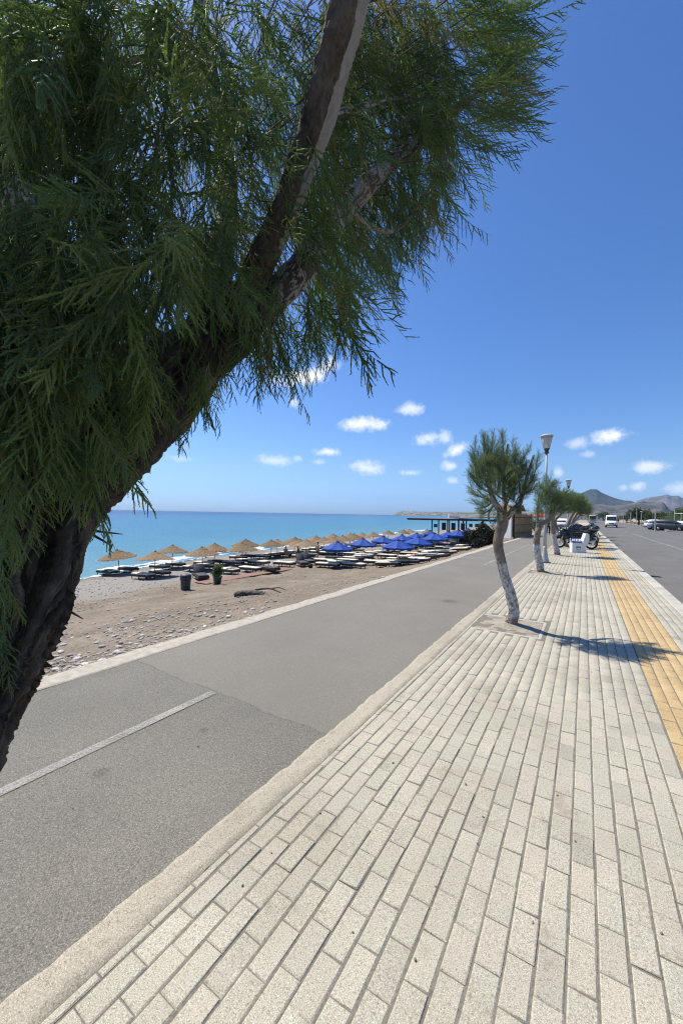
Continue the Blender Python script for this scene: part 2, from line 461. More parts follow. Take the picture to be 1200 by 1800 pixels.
def paint(name, col, wear):
    m, nt, b, out = newmat(name)
    P = coords(nt, 'world')
    b.inputs['Base Color'].default_value = (*col, 1); b.inputs['Roughness'].default_value = 0.8
    f = noise_of(nt, P, 95, 5, 0.7); g_ = noise_of(nt, P, 2.2, 3, 0.6)
    s = nd(nt, 'ShaderNodeMath', operation='MULTIPLY_ADD'); s.inputs[1].default_value = 0.5; nt.links.new(g_, s.inputs[0]); nt.links.new(f, s.inputs[2])
    mr = nd(nt, 'ShaderNodeMapRange'); mr.inputs['From Min'].default_value = wear - 0.17; mr.inputs['From Max'].default_value = wear + 0.17
    nt.links.new(s.outputs[0], mr.inputs['Value'])
    t = nd(nt, 'ShaderNodeBsdfTransparent'); mx = nd(nt, 'ShaderNodeMixShader')
    nt.links.new(mr.outputs[0], mx.inputs[0]); nt.links.new(t.outputs[0], mx.inputs[1]); nt.links.new(b.outputs[0], mx.inputs[2])
    nt.links.new(mx.outputs[0], out.inputs['Surface'])
    return m
M_PAINT = paint('worn_white_paint', (0.33, 0.32, 0.285), 0.70)
M_PAINT2 = paint('very_worn_paint', (0.36, 0.36, 0.34), 0.76)
M_EDGE = pm('pale_edge_concrete', (0.30, 0.272, 0.22), (0.45, 0.42, 0.35), 12, 0.9, 0.5, 0.006, 'world')
M_GUTTER = stone_mat('rough_gutter_concrete', (0.39, 0.355, 0.285), 'object', (0.375, 0.34, 0.272), (0.375, 0.34, 0.272), (0.375, 0.34, 0.272))

# ------------------------------------------------------------------ land, road, path
PX0, PX1 = -1.455, 1.45          # paved strip, then kerb to 1.68
G0, G1 = -1.635, -1.455           # rough gutter
A0, A1 = -4.17, -1.64           # asphalt promenade
E0 = -4.45                      # outer edge of the pale concrete edging
YB, YF = -14.0, 260.0

def strip(name, x0, x1, y0, y1, z, mt, nx=2, ny=2, rough=0.0, kind='structure', parent=None):
    X, Y = np.meshgrid(np.linspace(x0, x1, nx), np.linspace(y0, y1, ny), indexing='ij')
    Z = np.full(X.shape, float(z))
    if rough: Z += fbm(X * 3, Y * 3, 3, 5) * rough
    return link(name, grid_mesh(name, X, Y, Z), mt, parent, True, None, kind)

M_LAND = pm('dry_sandy_land', (0.26, 0.215, 0.15), (0.37, 0.315, 0.23), 0.25, 0.95, 0.5, 0.03, 'world')
# dry land right of the coast, out to the foot of the hills
X, Y = np.meshgrid(np.concatenate([np.linspace(-4.48, 16, 12), np.geomspace(20, 5200, 30)]), np.concatenate([np.linspace(-200, 200, 25), np.geomspace(230, 6900, 26)]), indexing='ij')
Z = -0.30 + np.where(X > 16, fbm(X * .05, Y * .05, 3, 3) * 0.18, 0) + np.clip((Y - 500) / 4000, 0, 1) * 12 * np.clip((X + 4.48) / 300, 0, 1)
link('ground', grid_mesh('ground', X, Y, Z), M_LAND, None, True, None, 'structure')

path = strip('path', A0, A1 + 0.09, YB, 160, -0.012, M_PATH, 26, 260, 0.003)
road = strip('road', 1.68, 15.0, YB, 900, -0.13, M_ROAD, 8, 120)
strip('road_markings', 4.92, 5.08, 24.5, 60, -0.125, M_PAINT2)
for (ya, yb) in ((66, 70), (76, 80), (86, 90), (96, 100), (106, 110), (118, 122), (132, 136), (148, 152)):
    strip('road_markings', 4.92, 5.08, ya, yb, -0.125, M_PAINT2)
for (ya, yb) in ((-3.0, 2.40), (13.75, 26.3), (36, 44), (56, 64)):
    strip('path_markings', -2.89, -2.812, ya, yb, -0.0052, M_PAINT, 4, 60)

# pale concrete edging poured along the beach side; its outer rim is broken
ys = np.concatenate([np.linspace(YB, 40, 420), np.linspace(40.5, 160, 60)])
mb = MB()
outer = E0 + fbm(ys * 2.2, ys * 0, 4, 11) * 0.07
inner = A0 + fbm(ys * 1.5, ys * 0 + 3, 4, 12) * 0.025
top = -0.001 + fbm(ys * 1.0, ys * 0 + 7, 4, 13) * 0.006
vs, fs = [], []
for i in range(len(ys)):
    vs += [(inner[i], ys[i], -0.06), (inner[i], ys[i], top[i] - 0.008), (inner[i] - .02, ys[i], top[i]), (outer[i] + .03, ys[i], top[i] + .004), (outer[i], ys[i], top[i] - .02), (outer[i] - .02, ys[i], -0.6)]
for i in range(len(ys) - 1):
    fs += [(i * 6 + k, (i + 1) * 6 + k, (i + 1) * 6 + k + 1, i * 6 + k + 1) for k in range(5)]
mb.add(vs, fs); mb.build('concrete_kerb', M_EDGE, None, False, None, 'structure')

# rough gutter between asphalt and pavers, ragged against the asphalt
ys = np.linspace(-3, 60, 1500)
x0 = G0 + fbm(ys * 1.6, ys * 0, 5, 21) * 0.020 + fbm(ys * 11, ys * 0 + 4, 4, 23) * 0.016
cols = np.linspace(0, 1, 9)
X = x0[None, :] + (G1 - 0.001 - x0)[None, :] * cols[:, None]
Y = np.repeat(ys[None, :], 9, 0)
Z = 0.004 + fbm(X * 26, Y * 26, 4, 22) * 0.010 - 0.012 * (cols[:, None] > .9) - 0.025 * (cols[:, None] < .01)
link('gutter', grid_mesh('gutter', X, Y, Z), M_GUTTER, None, False, None, 'structure')

# ------------------------------------------------------------------ pavement of single pavers
pav = strip('pavement', PX0, PX1, YB, 160, -0.0042, M_JOINT, 3, 3)
TREES_Y = [0.02, 6.42, 13.09, 19.51, 25.3, 32.0, 38.5, 45.0]
PITS = [(-1.36, -0.52, y - 0.48, y + 0.40) for y in TREES_Y]
CW, CL = 0.0984, 0.196

def in_pit(x, y):
    return any(a - 0.02 < x < b + .09 and c - .09 < y < d + .09 for a, b, c, d in PITS)

def paver_shape(w, l, h=0.05, b=0.005, q=0.7):
    x, y = w / 2, l / 2
    vs = [(-x, -y, -h), (x, -y, -h), (x, y, -h), (-x, y, -h), (-x, -y, -b * q), (x, -y, -b * q), (x, y, -b * q), (-x, y, -b * q),
          (-x + b, -y + b, 0), (x - b, -y + b, 0), (x - b, y - b, 0), (-x + b, y - b, 0)]
    fs = [(8, 9, 10, 11)] + [(i, (i + 1) % 4, (i + 1) % 4 + 4, i + 4) for i in range(4)] + [(i + 4, (i + 1) % 4 + 4, (i + 1) % 4 + 8, i + 8) for i in range(4)]
    return np.array(vs), np.array(fs)

slots = []      # x, y, width, length, yellow
xc = -1.36
columns = [(-1.452, 0.040, 0)] + [(-1.410 + i * CW, CW, 0) for i in range(20)] + [(0.565 + i * CW, CW, 1) for i in range(5)] + [(1.058 + i * CW, CW, 0) for i in range(4)]
for k, (x, w, yel) in enumerate(columns):
    off = (k % 2) * CL / 2 + (rng.random() - .5) * 0.03
    y = -3.0 + off
    while y < 52:
        if not in_pit(x + w / 2, y + CL / 2):
            slots.append((x + w / 2, y + CL / 2, w, CL, yel))
        y += CL
S = np.array(slots)
def area(s):
    pts = [project((s[0] + a * s[2] / 2, s[1] + b * s[3] / 2, 0)) for a, b in ((-1, -1), (1, -1), (1, 1), (-1, 1))]
    if min(p[2] for p in pts) < 0.3: return 0
    cx, cy = sum(p[0] for p in pts) / 4, sum(p[1] for p in pts) / 4
    if not (-30 < cx < 1230 and cy < 1840): return 0
    return abs(sum(pts[i][0] * pts[(i + 1) % 4][1] - pts[(i + 1) % 4][0] * pts[i][1] for i in range(4))) / 2
ar = np.array([area(s) for s in S])
order = np.argsort(-ar)
near = set(order[:300].tolist())
SHAPES = {}
def shape_mesh(w, yel):
    key = (round(w, 3), yel, random.randrange(4))
    if key not in SHAPES:
        v, f = paver_shape(w - 0.0075, CL - 0.0036)
        v = v + rng.normal(0, 0.0007, v.shape)
        me = bpy.data.meshes.new('paver'); me.from_pydata(v.tolist(), [], f.tolist()); me.update()
        me.materials.append(M_YELLOW1 if yel else M_PAVER1); SHAPES[key] = me
    return SHAPES[key]
VV, FF, VY, FY = [], [], [], []
for i, s in enumerate(S):
    jx, jy, jz = rng.normal(0, .0007), rng.normal(0, .0013), rng.normal(0.0, .0011)
    tx, ty, tz = rng.normal(0, .004), rng.normal(0, .004), rng.normal(0, .004)
    if i in near:
        o = bpy.data.objects.new('paver', shape_mesh(s[2], int(s[4]))); COL.objects.link(o); o.parent = pav
        o.location = (s[0] + jx, s[1] + jy, jz); o.rotation_euler = (tx, ty, tz)
    else:
        v, f = paver_shape(s[2] - 0.0075, s[3] - 0.0036)
        v = v + np.array([0, 0, 1]) * (v[:, :1] * ty + v[:, 1:2] * tx)
        v = v + np.array([s[0] + jx, s[1] + jy, jz])
        (VY if s[4] else VV).append(v); (FY if s[4] else FF).append(f)
def joined(name, vs, fs, mt, parent, kind='stuff'):
    off = np.cumsum([0] + [len(v) for v in vs[:-1]])
    V = np.concatenate(vs); Q = np.concatenate([f + o for f, o in zip(fs, off)])
    return link(name, np_mesh(name, V, None, Q), mt, parent, False, None, kind)
joined('pavers', VV, FF, M_PAVERN, pav)
joined('yellow_pavers', VY, FY, M_YELLOW, pav)

# past the pavers that can be told apart: the same paving as one sheet
M_FARPAVE = pm('far_paving', (0.34, 0.32, 0.275), (0.42, 0.395, 0.34), 3, 0.9, 0.2, 0.004, 'world')
strip('far_paving', PX0, PX1, 52.05, 160, 0.0, M_FARPAVE, 2, 2, 0, 'structure', pav)

# tree pits: soil with a thin pale concrete rim
for n_, (a, b, c, d) in enumerate(PITS):
    X, Y = np.meshgrid(np.linspace(a, b, 22), np.linspace(c, d, 24), indexing='ij')
    Z = -0.004 + fbm(X * 7, Y * 7, 4, 30 + n_) * 0.016 + 0.05 * np.exp(-(((X + 0.98) / .16) ** 2 + ((Y - TREES_Y[n_]) / .16) ** 2))
    pit = link('tree_pit_soil', grid_mesh('tree_pit_soil', X, Y, Z), M_SOIL, None, True, None, 'structure')
    mb = MB(); mb.box(((a + b) / 2, c - .025, -.028), (b - a + .10, .05, .06), 0, .008); mb.build('pit_rim', M_KERB, pit)
    mb = MB(); mb.box(((a + b) / 2, d + .025, -.028), (b - a + .10, .05, .06), 0, .008); mb.build('pit_rim', M_KERB, pit)
    mb = MB(); mb.box((b + .025, (c + d) / 2, -.028), (.05, d - c - .003, .06), 0, .008); mb.build('pit_rim', M_KERB, pit)

# roadside kerb of cast stones
kerb = strip('kerb', 1.452, 1.675, YB, 160, -0.03, M_EDGE)
mb = MB(); mb.box((0, 0, -0.09), (0.222, 0.992, 0.186), 0, 0.02)
ko = mb.build('kerb_stone', M_KERB, kerb, False, (1.565, 3.5, 0))
for i in range(1, 62):
    c = ko.copy(); COL.objects.link(c); c.parent = kerb; c.location = (1.565 + rng.normal(0, .002), 3.5 + i, rng.normal(0, .002))
mb = MB(); mb.box((1.565, 112.7, -0.09), (0.222, 95, 0.186)); mb.build('far_kerb', M_EDGE, kerb)

# far side of the road: pale kerb, bay for parked cars, dry verge
mb = MB()
mb.box((15.1, 480, -0.10), (0.3, 690, 0.26)); mb.box((15.1, 40, -0.10), (0.3, 40, 0.26))
mb.build('far_road_kerb', M_EDGE, None, False, None, 'structure')
strip('parking_bay', 15.3, 60, 64, 133.5, -0.12, pm('pale_bay_concrete', (0.42, 0.39, 0.33), (0.52, 0.48, 0.41), .6, .9, .2, .004, 'world'), 2, 2)
mb = MB(); mb.box((0, 0, 0), (14, 1.2, 0.14), 0, .03)
isl = mb.build('traffic_island', M_EDGE, None, False, (17.4, 75.5, -0.07), 'structure')
mb = MB(); mb.box((0, 0, 0), (13, 0.7, 0.14), 0, .03)
mb.build('traffic_island', M_EDGE, None, False, (19.8, 65.8, -0.07), 'structure')
strip('verge', 15.3, 120, 134, 600, -0.10, pm('dry_verge', (0.27, 0.20, 0.12), (0.38, 0.30, 0.19), .35, .95, .6, .03, 'world'), 20, 40, .12)

# ------------------------------------------------------------------ beach and sea
SEA_Z = -3.55
WATER_X = [-28, -31.0, -36.2, -39.0, -44, -50]
def beach_z(X, Y):
    X, Y = np.asarray(X, float), np.asarray(Y, float)
    d = E0 - X
    dw = E0 - np.interp(Y, [0, 13, 30, 51, 120, 400], WATER_X)
    q = np.where(d > 9, 9 + (d - 9) * 15.1 / (dw - 9), d)
    near_ = np.interp(q, [-1, 0, 3, 6, 9, 12, 15, 17.5, 20, 24.1, 60], [-0.02, -0.045, -0.66, -1.30, -1.92, -2.42, -2.80, -3.02, -3.22, -3.55, -6.0])
    far_ = np.interp(q, [-1, 0, 2, 4, 5.5, 7, 9, 12.5, 16, 20, 24.1, 60], [-0.02, -0.045, -0.72, -1.42, -1.94, -2.28, -2.52, -2.72, -2.94, -3.22, -3.55, -6.0])
    w = np.clip((Y - 9) / 11, 0, 1); w = w * w * (3 - 2 * w)
    return near_ * (1 - w) + far_ * w
def beach_spot(px, py):
    r = ray(px, py); t = 2.0
    for _ in range(6000):
        p = r * t
        if EYE + p[2] <= float(beach_z(p[0], p[1])): break
        t += 0.02
    return Vector((p[0], p[1], float(beach_z(p[0], p[1]))))
X, Y = np.meshgrid(np.concatenate([np.linspace(-4.42, -20, 140), np.linspace(-20.2, -62, 55)]), np.concatenate([np.linspace(-20, 40, 280), np.linspace(40.6, 420, 80)]), indexing='ij')
edge = np.clip((E0 - X) / 1.2, 0.1, 1)
Z = beach_z(X, Y) + (fbm(X * .55, Y * .55, 4, 40) * 0.10 + fbm(X * 2.1, Y * 2.1, 4, 41) * 0.055) * edge + fbm(X * 6, Y * 6, 3, 42) * 0.014
Z = np.where(X > E0 - 0.02, -0.5, np.where(X > E0 - .35, np.minimum(Z, 0.0), Z))
m, nt, b, out = newmat('brown_beach_sand')
P = coords(nt, 'world')
c = ramp(nt, noise_of(nt, P, 0.45, 6, 0.65), [(0.3, (0.155, 0.123, 0.090)), (0.52, (0.212, 0.174, 0.131)), (0.72, (0.27, 0.23, 0.182))])
c = mixc(nt, 0.8, c, ramp(nt, noise_of(nt, P, 40, 4, 0.7), [(0.3, (0.55, 0.53, 0.5)), (0.5, (1, 1, 1)), (0.7, (1.3, 1.3, 1.3))]), 'MULTIPLY')
c = mixc(nt, 0.7, c, ramp(nt, noise_of(nt, P, 9, 4, 0.7), [(0.32, (0.6, 0.58, 0.55)), (0.5, (1, 1, 1)), (0.7, (1.15, 1.15, 1.15))]), 'MULTIPLY')
sx = nd(nt, 'ShaderNodeSeparateXYZ'); nt.links.new(P, sx.inputs[0])
# grey shingle band under the loungers, wet sand at the water
sh = nd(nt, 'ShaderNodeMapRange'); sh.inputs['From Min'].default_value, sh.inputs['From Max'].default_value = -2.80, -2.98
zz = nd(nt, 'ShaderNodeMath', operation='MULTIPLY_ADD'); zz.inputs[1].default_value = 0.35; nt.links.new(noise_of(nt, P, 0.5, 4, .6), zz.inputs[0]); nt.links.new(sx.outputs['Z'], zz.inputs[2])
z2 = nd(nt, 'ShaderNodeMath', operation='ADD'); z2.inputs[1].default_value = -0.175; nt.links.new(zz.outputs[0], z2.inputs[0]); nt.links.new(z2.outputs[0], sh.inputs['Value'])
grey = ramp(nt, noise_of(nt, P, 14, 3, .7), [(0.3, (0.15, 0.14, 0.125)), (0.5, (0.235, 0.22, 0.195)), (0.68, (0.36, 0.34, 0.31))])
c = mixc(nt, sh.outputs[0], c, grey)
wt = nd(nt, 'ShaderNodeMapRange'); wt.inputs['From Min'].default_value, wt.inputs['From Max'].default_value = -3.36, -3.48
nt.links.new(sx.outputs['Z'], wt.inputs['Value'])
c = mixc(nt, wt.outputs[0], c, (0.20, 0.175, 0.145))
nt.links.new(c, b.inputs['Base Color']); b.inputs['Roughness'].default_value = 0.95; b.inputs['Specular IOR Level'].default_value = 0.2
bump(nt, b, noise_of(nt, P, 22, 6, .7), 0.8, 0.03)
beach = link('beach', grid_mesh('beach', X, Y, Z), m, None, True, None, 'structure')

# sea: one sheet to the horizon
m, nt, b, out = newmat('sea_water')
P = coords(nt, 'world')
sx = nd(nt, 'ShaderNodeSeparateXYZ'); nt.links.new(P, sx.inputs[0])
off = nd(nt, 'ShaderNodeMath', operation='MULTIPLY_ADD'); off.inputs[1].default_value = 0.12; nt.links.new(sx.outputs['Y'], off.inputs[0]); nt.links.new(sx.outputs['X'], off.inputs[2])
lg = nd(nt, 'ShaderNodeMath', operation='MULTIPLY'); lg.inputs[1].default_value = -1.0; nt.links.new(off.outputs[0], lg.inputs[0])
lg2 = nd(nt, 'ShaderNodeMath', operation='LOGARITHM'); lg2.inputs[1].default_value = 10; nt.links.new(lg.outputs[0], lg2.inputs[0])
ml = nd(nt, 'ShaderNodeMapRange'); ml.inputs['From Min'].default_value, ml.inputs['From Max'].default_value = 1.3, 3.4
nt.links.new(lg2.outputs[0], ml.inputs['Value'])
ad = nd(nt, 'ShaderNodeMath', operation='MULTIPLY_ADD'); ad.inputs[1].default_value = 0.10; nt.links.new(noise_of(nt, P, 0.012, 4, .6, (1, .35, 1)), ad.inputs[0]); nt.links.new(ml.outputs[0], ad.inputs[2])
c = ramp(nt, ad.outputs[0], [(0.05, (0.20, 0.27, 0.25)), (0.14, (0.10, 0.23, 0.26)), (0.30, (0.046, 0.172, 0.25)), (0.50, (0.033, 0.142, 0.235)), (0.64, (0.026, 0.112, 0.21)), (0.74, (0.016, 0.060, 0.14)), (1.0, (0.012, 0.045, 0.10))])
st = noise_of(nt, P, 0.10, 5, .65, (1.0, .4, 1))
c = mixc(nt, 0.55, c, ramp(nt, st, [(0.3, (0.75, 0.82, 0.86)), (0.5, (1, 1, 1)), (0.72, (1.22, 1.12, 1.08))]), 'MULTIPLY')
nt.links.new(c, b.inputs['Base Color']); b.inputs['Roughness'].default_value = 0.28; b.inputs['IOR'].default_value = 1.33; b.inputs['Specular IOR Level'].default_value = 0.28
bump(nt, b, noise_of(nt, P, 0.9, 6, .68, (1.0, .5, 1)), 0.6, 0.5)
X, Y = np.meshgrid(np.concatenate([np.linspace(-18, -90, 60), -np.geomspace(95, 4000, 30)]), np.concatenate([np.linspace(-40, 160, 180), np.geomspace(165, 4600, 34)]), indexing='ij')
near_ = np.clip(1 - (-X - 20) / 60, 0, 1)
Z = SEA_Z + fbm(X * .35, Y * .12, 3, 50) * 0.05 * near_
link('sea', grid_mesh('sea', X, Y, Z), m, None, True, None, 'structure')

# small breaking wave and the foam it leaves on the shingle
M_FOAM = pm('sea_foam', (0.62, 0.66, 0.68), (0.86, 0.88, 0.88), 3.5, 0.7, 0.6, 0.03, 'world')
def foam(y0, y1, gap, w, h, seed, n=420):
    ys = np.linspace(y0, y1, n)
    xw = np.interp(ys, [0, 13, 30, 51, 120, 400], WATER_X) - gap + fbm(ys * .22, ys * 0, 3, seed) * 0.7
    ww = np.clip(w * (0.65 + fbm(ys * .45, ys * 0 + 9, 3, seed + 1) * 1.1), 0.02, 9)
    t = np.linspace(0, 1, 9)
    X = xw[None] - ww[None] * t[:, None] + fbm(ys[None] * 2 + t[:, None] * 3, t[:, None] * 4 + ys[None], 3, seed + 2) * .18
    Y = np.repeat(ys[None], 9, 0)
    Z = SEA_Z + 0.03 + h * np.sin(np.pi * t)[:, None] * (0.6 + 0.4 * fbm(ys * .7, ys * 0, 3, seed + 3))[None] + fbm(X * 5, Y * 5, 3, seed) * .02
    Z[0] = Z[-1] = SEA_Z - 0.05
    link('wave_foam', grid_mesh('wave_foam', X, Y, Z), M_FOAM, None, True, None, 'stuff')
foam(17, 60, 1.3, 1.5, 0.22, 60)
foam(40, 130, 1.8, 1.8, 0.20, 70)
foam(9, 30, 0.1, 0.45, 0.03, 80)
foam(26, 90, 0.0, 0.7, 0.04, 90)
foam(30, 48, 4.2, 0.6, 0.12, 95, 120)

# pebbles: the bigger ones single, the shingle as one mass
M_PEB = stone_mat('beach_pebbles', (0.52, 0.50, 0.46), 'island', (0.38, 0.34, 0.285), (0.40, 0.38, 0.345), (0.20, 0.185, 0.16))
M_STONE = stone_mat('pale_beach_stone', (0.66, 0.64, 0.60), 'object', (0.54, 0.50, 0.44), (0.55, 0.53, 0.49), (0.33, 0.31, 0.28))
def pebble(n_, seed):
    r_ = np.random.default_rng(seed)
    mb = MB(); mb.ell((0, 0, 0), (1, 0.72, 0.42), n_, max(3, n_ // 2))
    v = np.array([tuple(p) for p in mb.v]); nrm = v / (np.linalg.norm(v, axis=1, keepdims=True) + 1e-6)
    v = v * (1 + 0.16 * np.sin(nrm @ r_.normal(0, 2.2, 3) + r_.random() * 6))[:, None]
    return v, mb.f
vs, ts = [], []
PEB = [pebble(6, 200 + i) for i in range(6)]
PT = []
for v, f in PEB:
    tri = []
    for q in f: tri += [(q[0], q[1], q[2]), (q[0], q[2], q[3])]
    PT.append(np.array(tri))
def sand_zs(X_, Y_):
    return beach_z(X_, Y_) + (fbm(X_ * .55, Y_ * .55, 4, 40) * 0.10 + fbm(X_ * 2.1, Y_ * 2.1, 4, 41) * 0.055) * np.clip((E0 - X_) / 1.2, .1, 1)
def hits(px, py):
    """where the sight lines through these photo points meet the beach"""
    rr = np.stack([ray(a, b) for a, b in zip(px, py)]); t = np.geomspace(3.5, 70, 520)
    X_, Y_, Z_ = rr[:, :1] * t, rr[:, 1:2] * t, EYE + rr[:, 2:3] * t
    below = Z_ <= beach_z(X_, Y_); k = np.where(below.any(1), below.argmax(1), len(t) - 1); i = np.arange(len(px))
    return X_[i, k], Y_[i, k]
N_ = 12500
hx, hy = hits(rng.uniform(70, 700, N_), 1005 + 205 * rng.random(N_) ** 1.1)
hx += rng.normal(0, .1, N_); hy += rng.normal(0, .1, N_)
dens = fbm(hx * .38, hy * .38, 4, 101) * 1.2 + np.where(hx < -17, .35, 0) + np.where(hx > -7, .15, 0)
ok = (hx < E0 - .06) & (hx > -30) & (dens > rng.normal(.10, .30, N_))
hx, hy = hx[ok], hy[ok]; hz = sand_zs(hx, hy); off = 0
for X_, Y_, zb in zip(hx, hy, hz):
    k = rng.integers(6); v = PEB[k][0]
    s = float(np.clip(rng.lognormal(math.log(0.0155 + .0011 * abs(X_ - E0)), .55), .006, .06))
    a = rng.uniform(0, 6.28); ca, sa = math.cos(a), math.sin(a)
    w = v * s; w = np.stack([w[:, 0] * ca - w[:, 1] * sa, w[:, 0] * sa + w[:, 1] * ca, w[:, 2]], -1)
    vs.append(w + np.array([X_, Y_, zb + s * .15])); ts.append(PT[k] + off); off += len(v)
link('pebbles', np_mesh('pebbles', np.concatenate(vs), np.concatenate(ts)), M_PEB, None, True, None, 'stuff')
STONES = []
for i in range(5):
    v, f = pebble(10, 300 + i)
    me = bpy.data.meshes.new('beach_stone'); me.from_pydata(v.tolist(), [], f); me.update(); me.materials.append(M_STONE)
    me.polygons.foreach_set('use_smooth', [True] * len(me.polygons)); STONES.append(me)
def sand_z(X_, Y_):
    return float(beach_z(X_, Y_)) + (float(fbm(X_ * .55, Y_ * .55, 4, 40)) * 0.10 + float(fbm(X_ * 2.1, Y_ * 2.1, 4, 41)) * 0.055) * min(1, max(.1, (E0 - X_) / 1.2))
spots = [(99, 1154), (107, 1148), (140, 1151), (165, 1096), (185, 1100), (222, 1106), (250, 1106), (240, 1128), (170, 1132), (135, 1158), (111, 1140), (200, 1122), (215, 1086), (322, 1083), (345, 1096), (229, 1128), (300, 1118),
         (155, 1128), (127, 1126), (190, 1076), (205, 1080), (232, 1092), (246, 1079), (262, 1096), (276, 1090), (290, 1072), (305, 1062), (312, 1090), (331, 1074), (352, 1066), (360, 1084), (381, 1078), (395, 1064), (402, 1086),
         (420, 1070), (432, 1078), (445, 1072), (457, 1066), (460, 1076), (470, 1060), (180, 1162), (120, 1172), (150, 1170), (98, 1178), (205, 1145), (250, 1116), (275, 1112), (320, 1104), (335, 1110), (360, 1102), (385, 1092)]
for i, (px, py) in enumerate(spots):
    p = beach_spot(px, py)
    o = bpy.data.objects.new('beach_stone', STONES[i % 5]); COL.objects.link(o)
    s = random.uniform(.03, .06)
    o.location = (p.x, p.y, sand_z(p.x, p.y) + s * .2); o.scale = (s, s, s * random.uniform(.8, 1.2)); o.rotation_euler = (random.uniform(-.2, .2), random.uniform(-.2, .2), random.uniform(0, 6.28))
    tag(o, 'pale rounded stone lying loose on the brown sand below the pale concrete kerb', 'stone', 'larger stones on the beach sand')

# ------------------------------------------------------------------ hills and headland
def rocky(name, rock, scrub, sc):
    m, nt, b, out = newmat(name)
    P = coords(nt, 'world')
    f = noise_of(nt, P, sc, 7, 0.66); g_ = noise_of(nt, P, sc * 5, 5, 0.65)
    a = nd(nt, 'ShaderNodeMath', operation='MULTIPLY_ADD'); a.inputs[1].default_value = 0.5; nt.links.new(g_, a.inputs[0]); nt.links.new(f, a.inputs[2])
    c = ramp(nt, a.outputs[0], [(0.62, scrub), (0.74, tuple((x + y) / 2 for x, y in zip(rock, scrub))), (0.86, rock), (1.0, tuple(min(1, x * 1.3) for x in rock))])
    nt.links.new(c, b.inputs['Base Color']); b.inputs['Roughness'].default_value = 1.0; b.inputs['Specular IOR Level'].default_value = 0.0
    bump(nt, b, g_, 1.0, 12)
    return m
def hills(name, D, depth, prof, mt, seed, na=420, nr=60, rough=.22, base=-4.0):
    """prof: (photo x, pixels above the horizon) along the skyline seen at distance D"""
    pxs = np.array([p[0] for p in prof], float); hs = np.array([p[1] for p in prof], float)
    px = np.linspace(pxs[0], pxs[-1], na)
    az = np.arctan((px - 600) / FOC) - YAW
    hh = np.interp(px, pxs, hs) * D / FOC / np.sqrt(1 + ((px - 600) / FOC) ** 2)
    hh = np.maximum(hh, 0)
    t = np.linspace(0, 1, nr)
    A, T = np.meshgrid(az, t, indexing='ij')
    rad = D + (T - 0.55) * depth
    Xx, Yy = rad * np.sin(A), rad * np.cos(A)
    shp = np.interp(t, [0, .12, .4, .55, .75, 1], [0, .16, .68, 1, .6, 0])[None]
    n1 = fbm(Xx / depth * 7, Yy / depth * 7, 6, seed); n2 = np.abs(fbm(Xx / depth * 16, Yy / depth * 16, 5, seed + 3))
    Zz = hh[:, None] * np.clip(shp + (n1 * rough - n2 * rough * .5) * np.sin(np.pi * t)[None] ** .7 * (0.35 + np.abs(t - .55)[None] * 2.2), 0, 1.03) + base
    return link(name, grid_mesh(name, Xx, Yy, Zz), mt, None, False, None, 'structure')
hills('mountains', 4300, 2300, [(880, 0), (930, 8), (975, 22), (1005, 40), (1018, 44), (1028, 48), (1036, 52), (1048, 52), (1056, 47), (1068, 42), (1080, 38), (1095, 35), (1108, 34.5), (1116, 31), (1124, 27), (1150, 24), (1180, 14), (1230, 5)],
      rocky('dark_mountain', (0.062, 0.062, 0.056), (0.030, 0.038, 0.028), .006), 110)
hills('hills', 3000, 1200, [(930, 2), (980, 14), (1005, 20), (1030, 24), (1055, 27), (1078, 26), (1100, 30), (1118, 34), (1130, 36.5), (1145, 34), (1155, 35), (1163, 35.5), (1168, 32), (1174, 24), (1182, 17), (1200, 13), (1260, 16), (1330, 24), (1420, 20), (1520, 0)],
      rocky('rocky_hill', (0.145, 0.125, 0.11), (0.045, 0.046, 0.038), .009), 120, rough=.30)
hills('mountains', 6000, 2000, [(1090, 0), (1120, 34), (1140, 40), (1158, 44), (1172, 49), (1180, 46), (1186, 46.5), (1191, 46), (1197, 42), (1210, 40), (1240, 30), (1320, 36), (1420, 18), (1520, 0)],
      rocky('far_mountain', (0.15, 0.13, 0.12), (0.075, 0.07, 0.065), .006), 130)
hills('headland', 3300, 420, [(688, 0), (692, 3.5), (700, 6.5), (712, 8.6), (722, 8.2), (735, 8.0), (755, 7.8), (775, 8.6), (800, 9.0), (830, 8.6), (850, 10), (900, 12), (940, 12), (980, 0)],
      rocky('headland_scrub', (0.30, 0.27, 0.22), (0.07, 0.085, 0.05), .02), 140, rough=.12, base=-6)

# ------------------------------------------------------------------ air
mb = MB(); mb.box((1200, 3500, 176), (11000, 7800, 372))
m = bpy.data.materials.new('air'); m.use_nodes = True
nt = m.node_tree; nt.nodes.clear()
out = nt.nodes.new('ShaderNodeOutputMaterial'); vp = nt.nodes.new('ShaderNodeVolumePrincipled')
vp.inputs['Color'].default_value = (0.40, 0.65, 1.0, 1); vp.inputs['Density'].default_value = 0.000055; vp.inputs['Anisotropy'].default_value = 0.2
nt.links.new(vp.outputs[0], out.inputs['Volume'])
mb.build('haze', m, None, False, None, 'stuff')

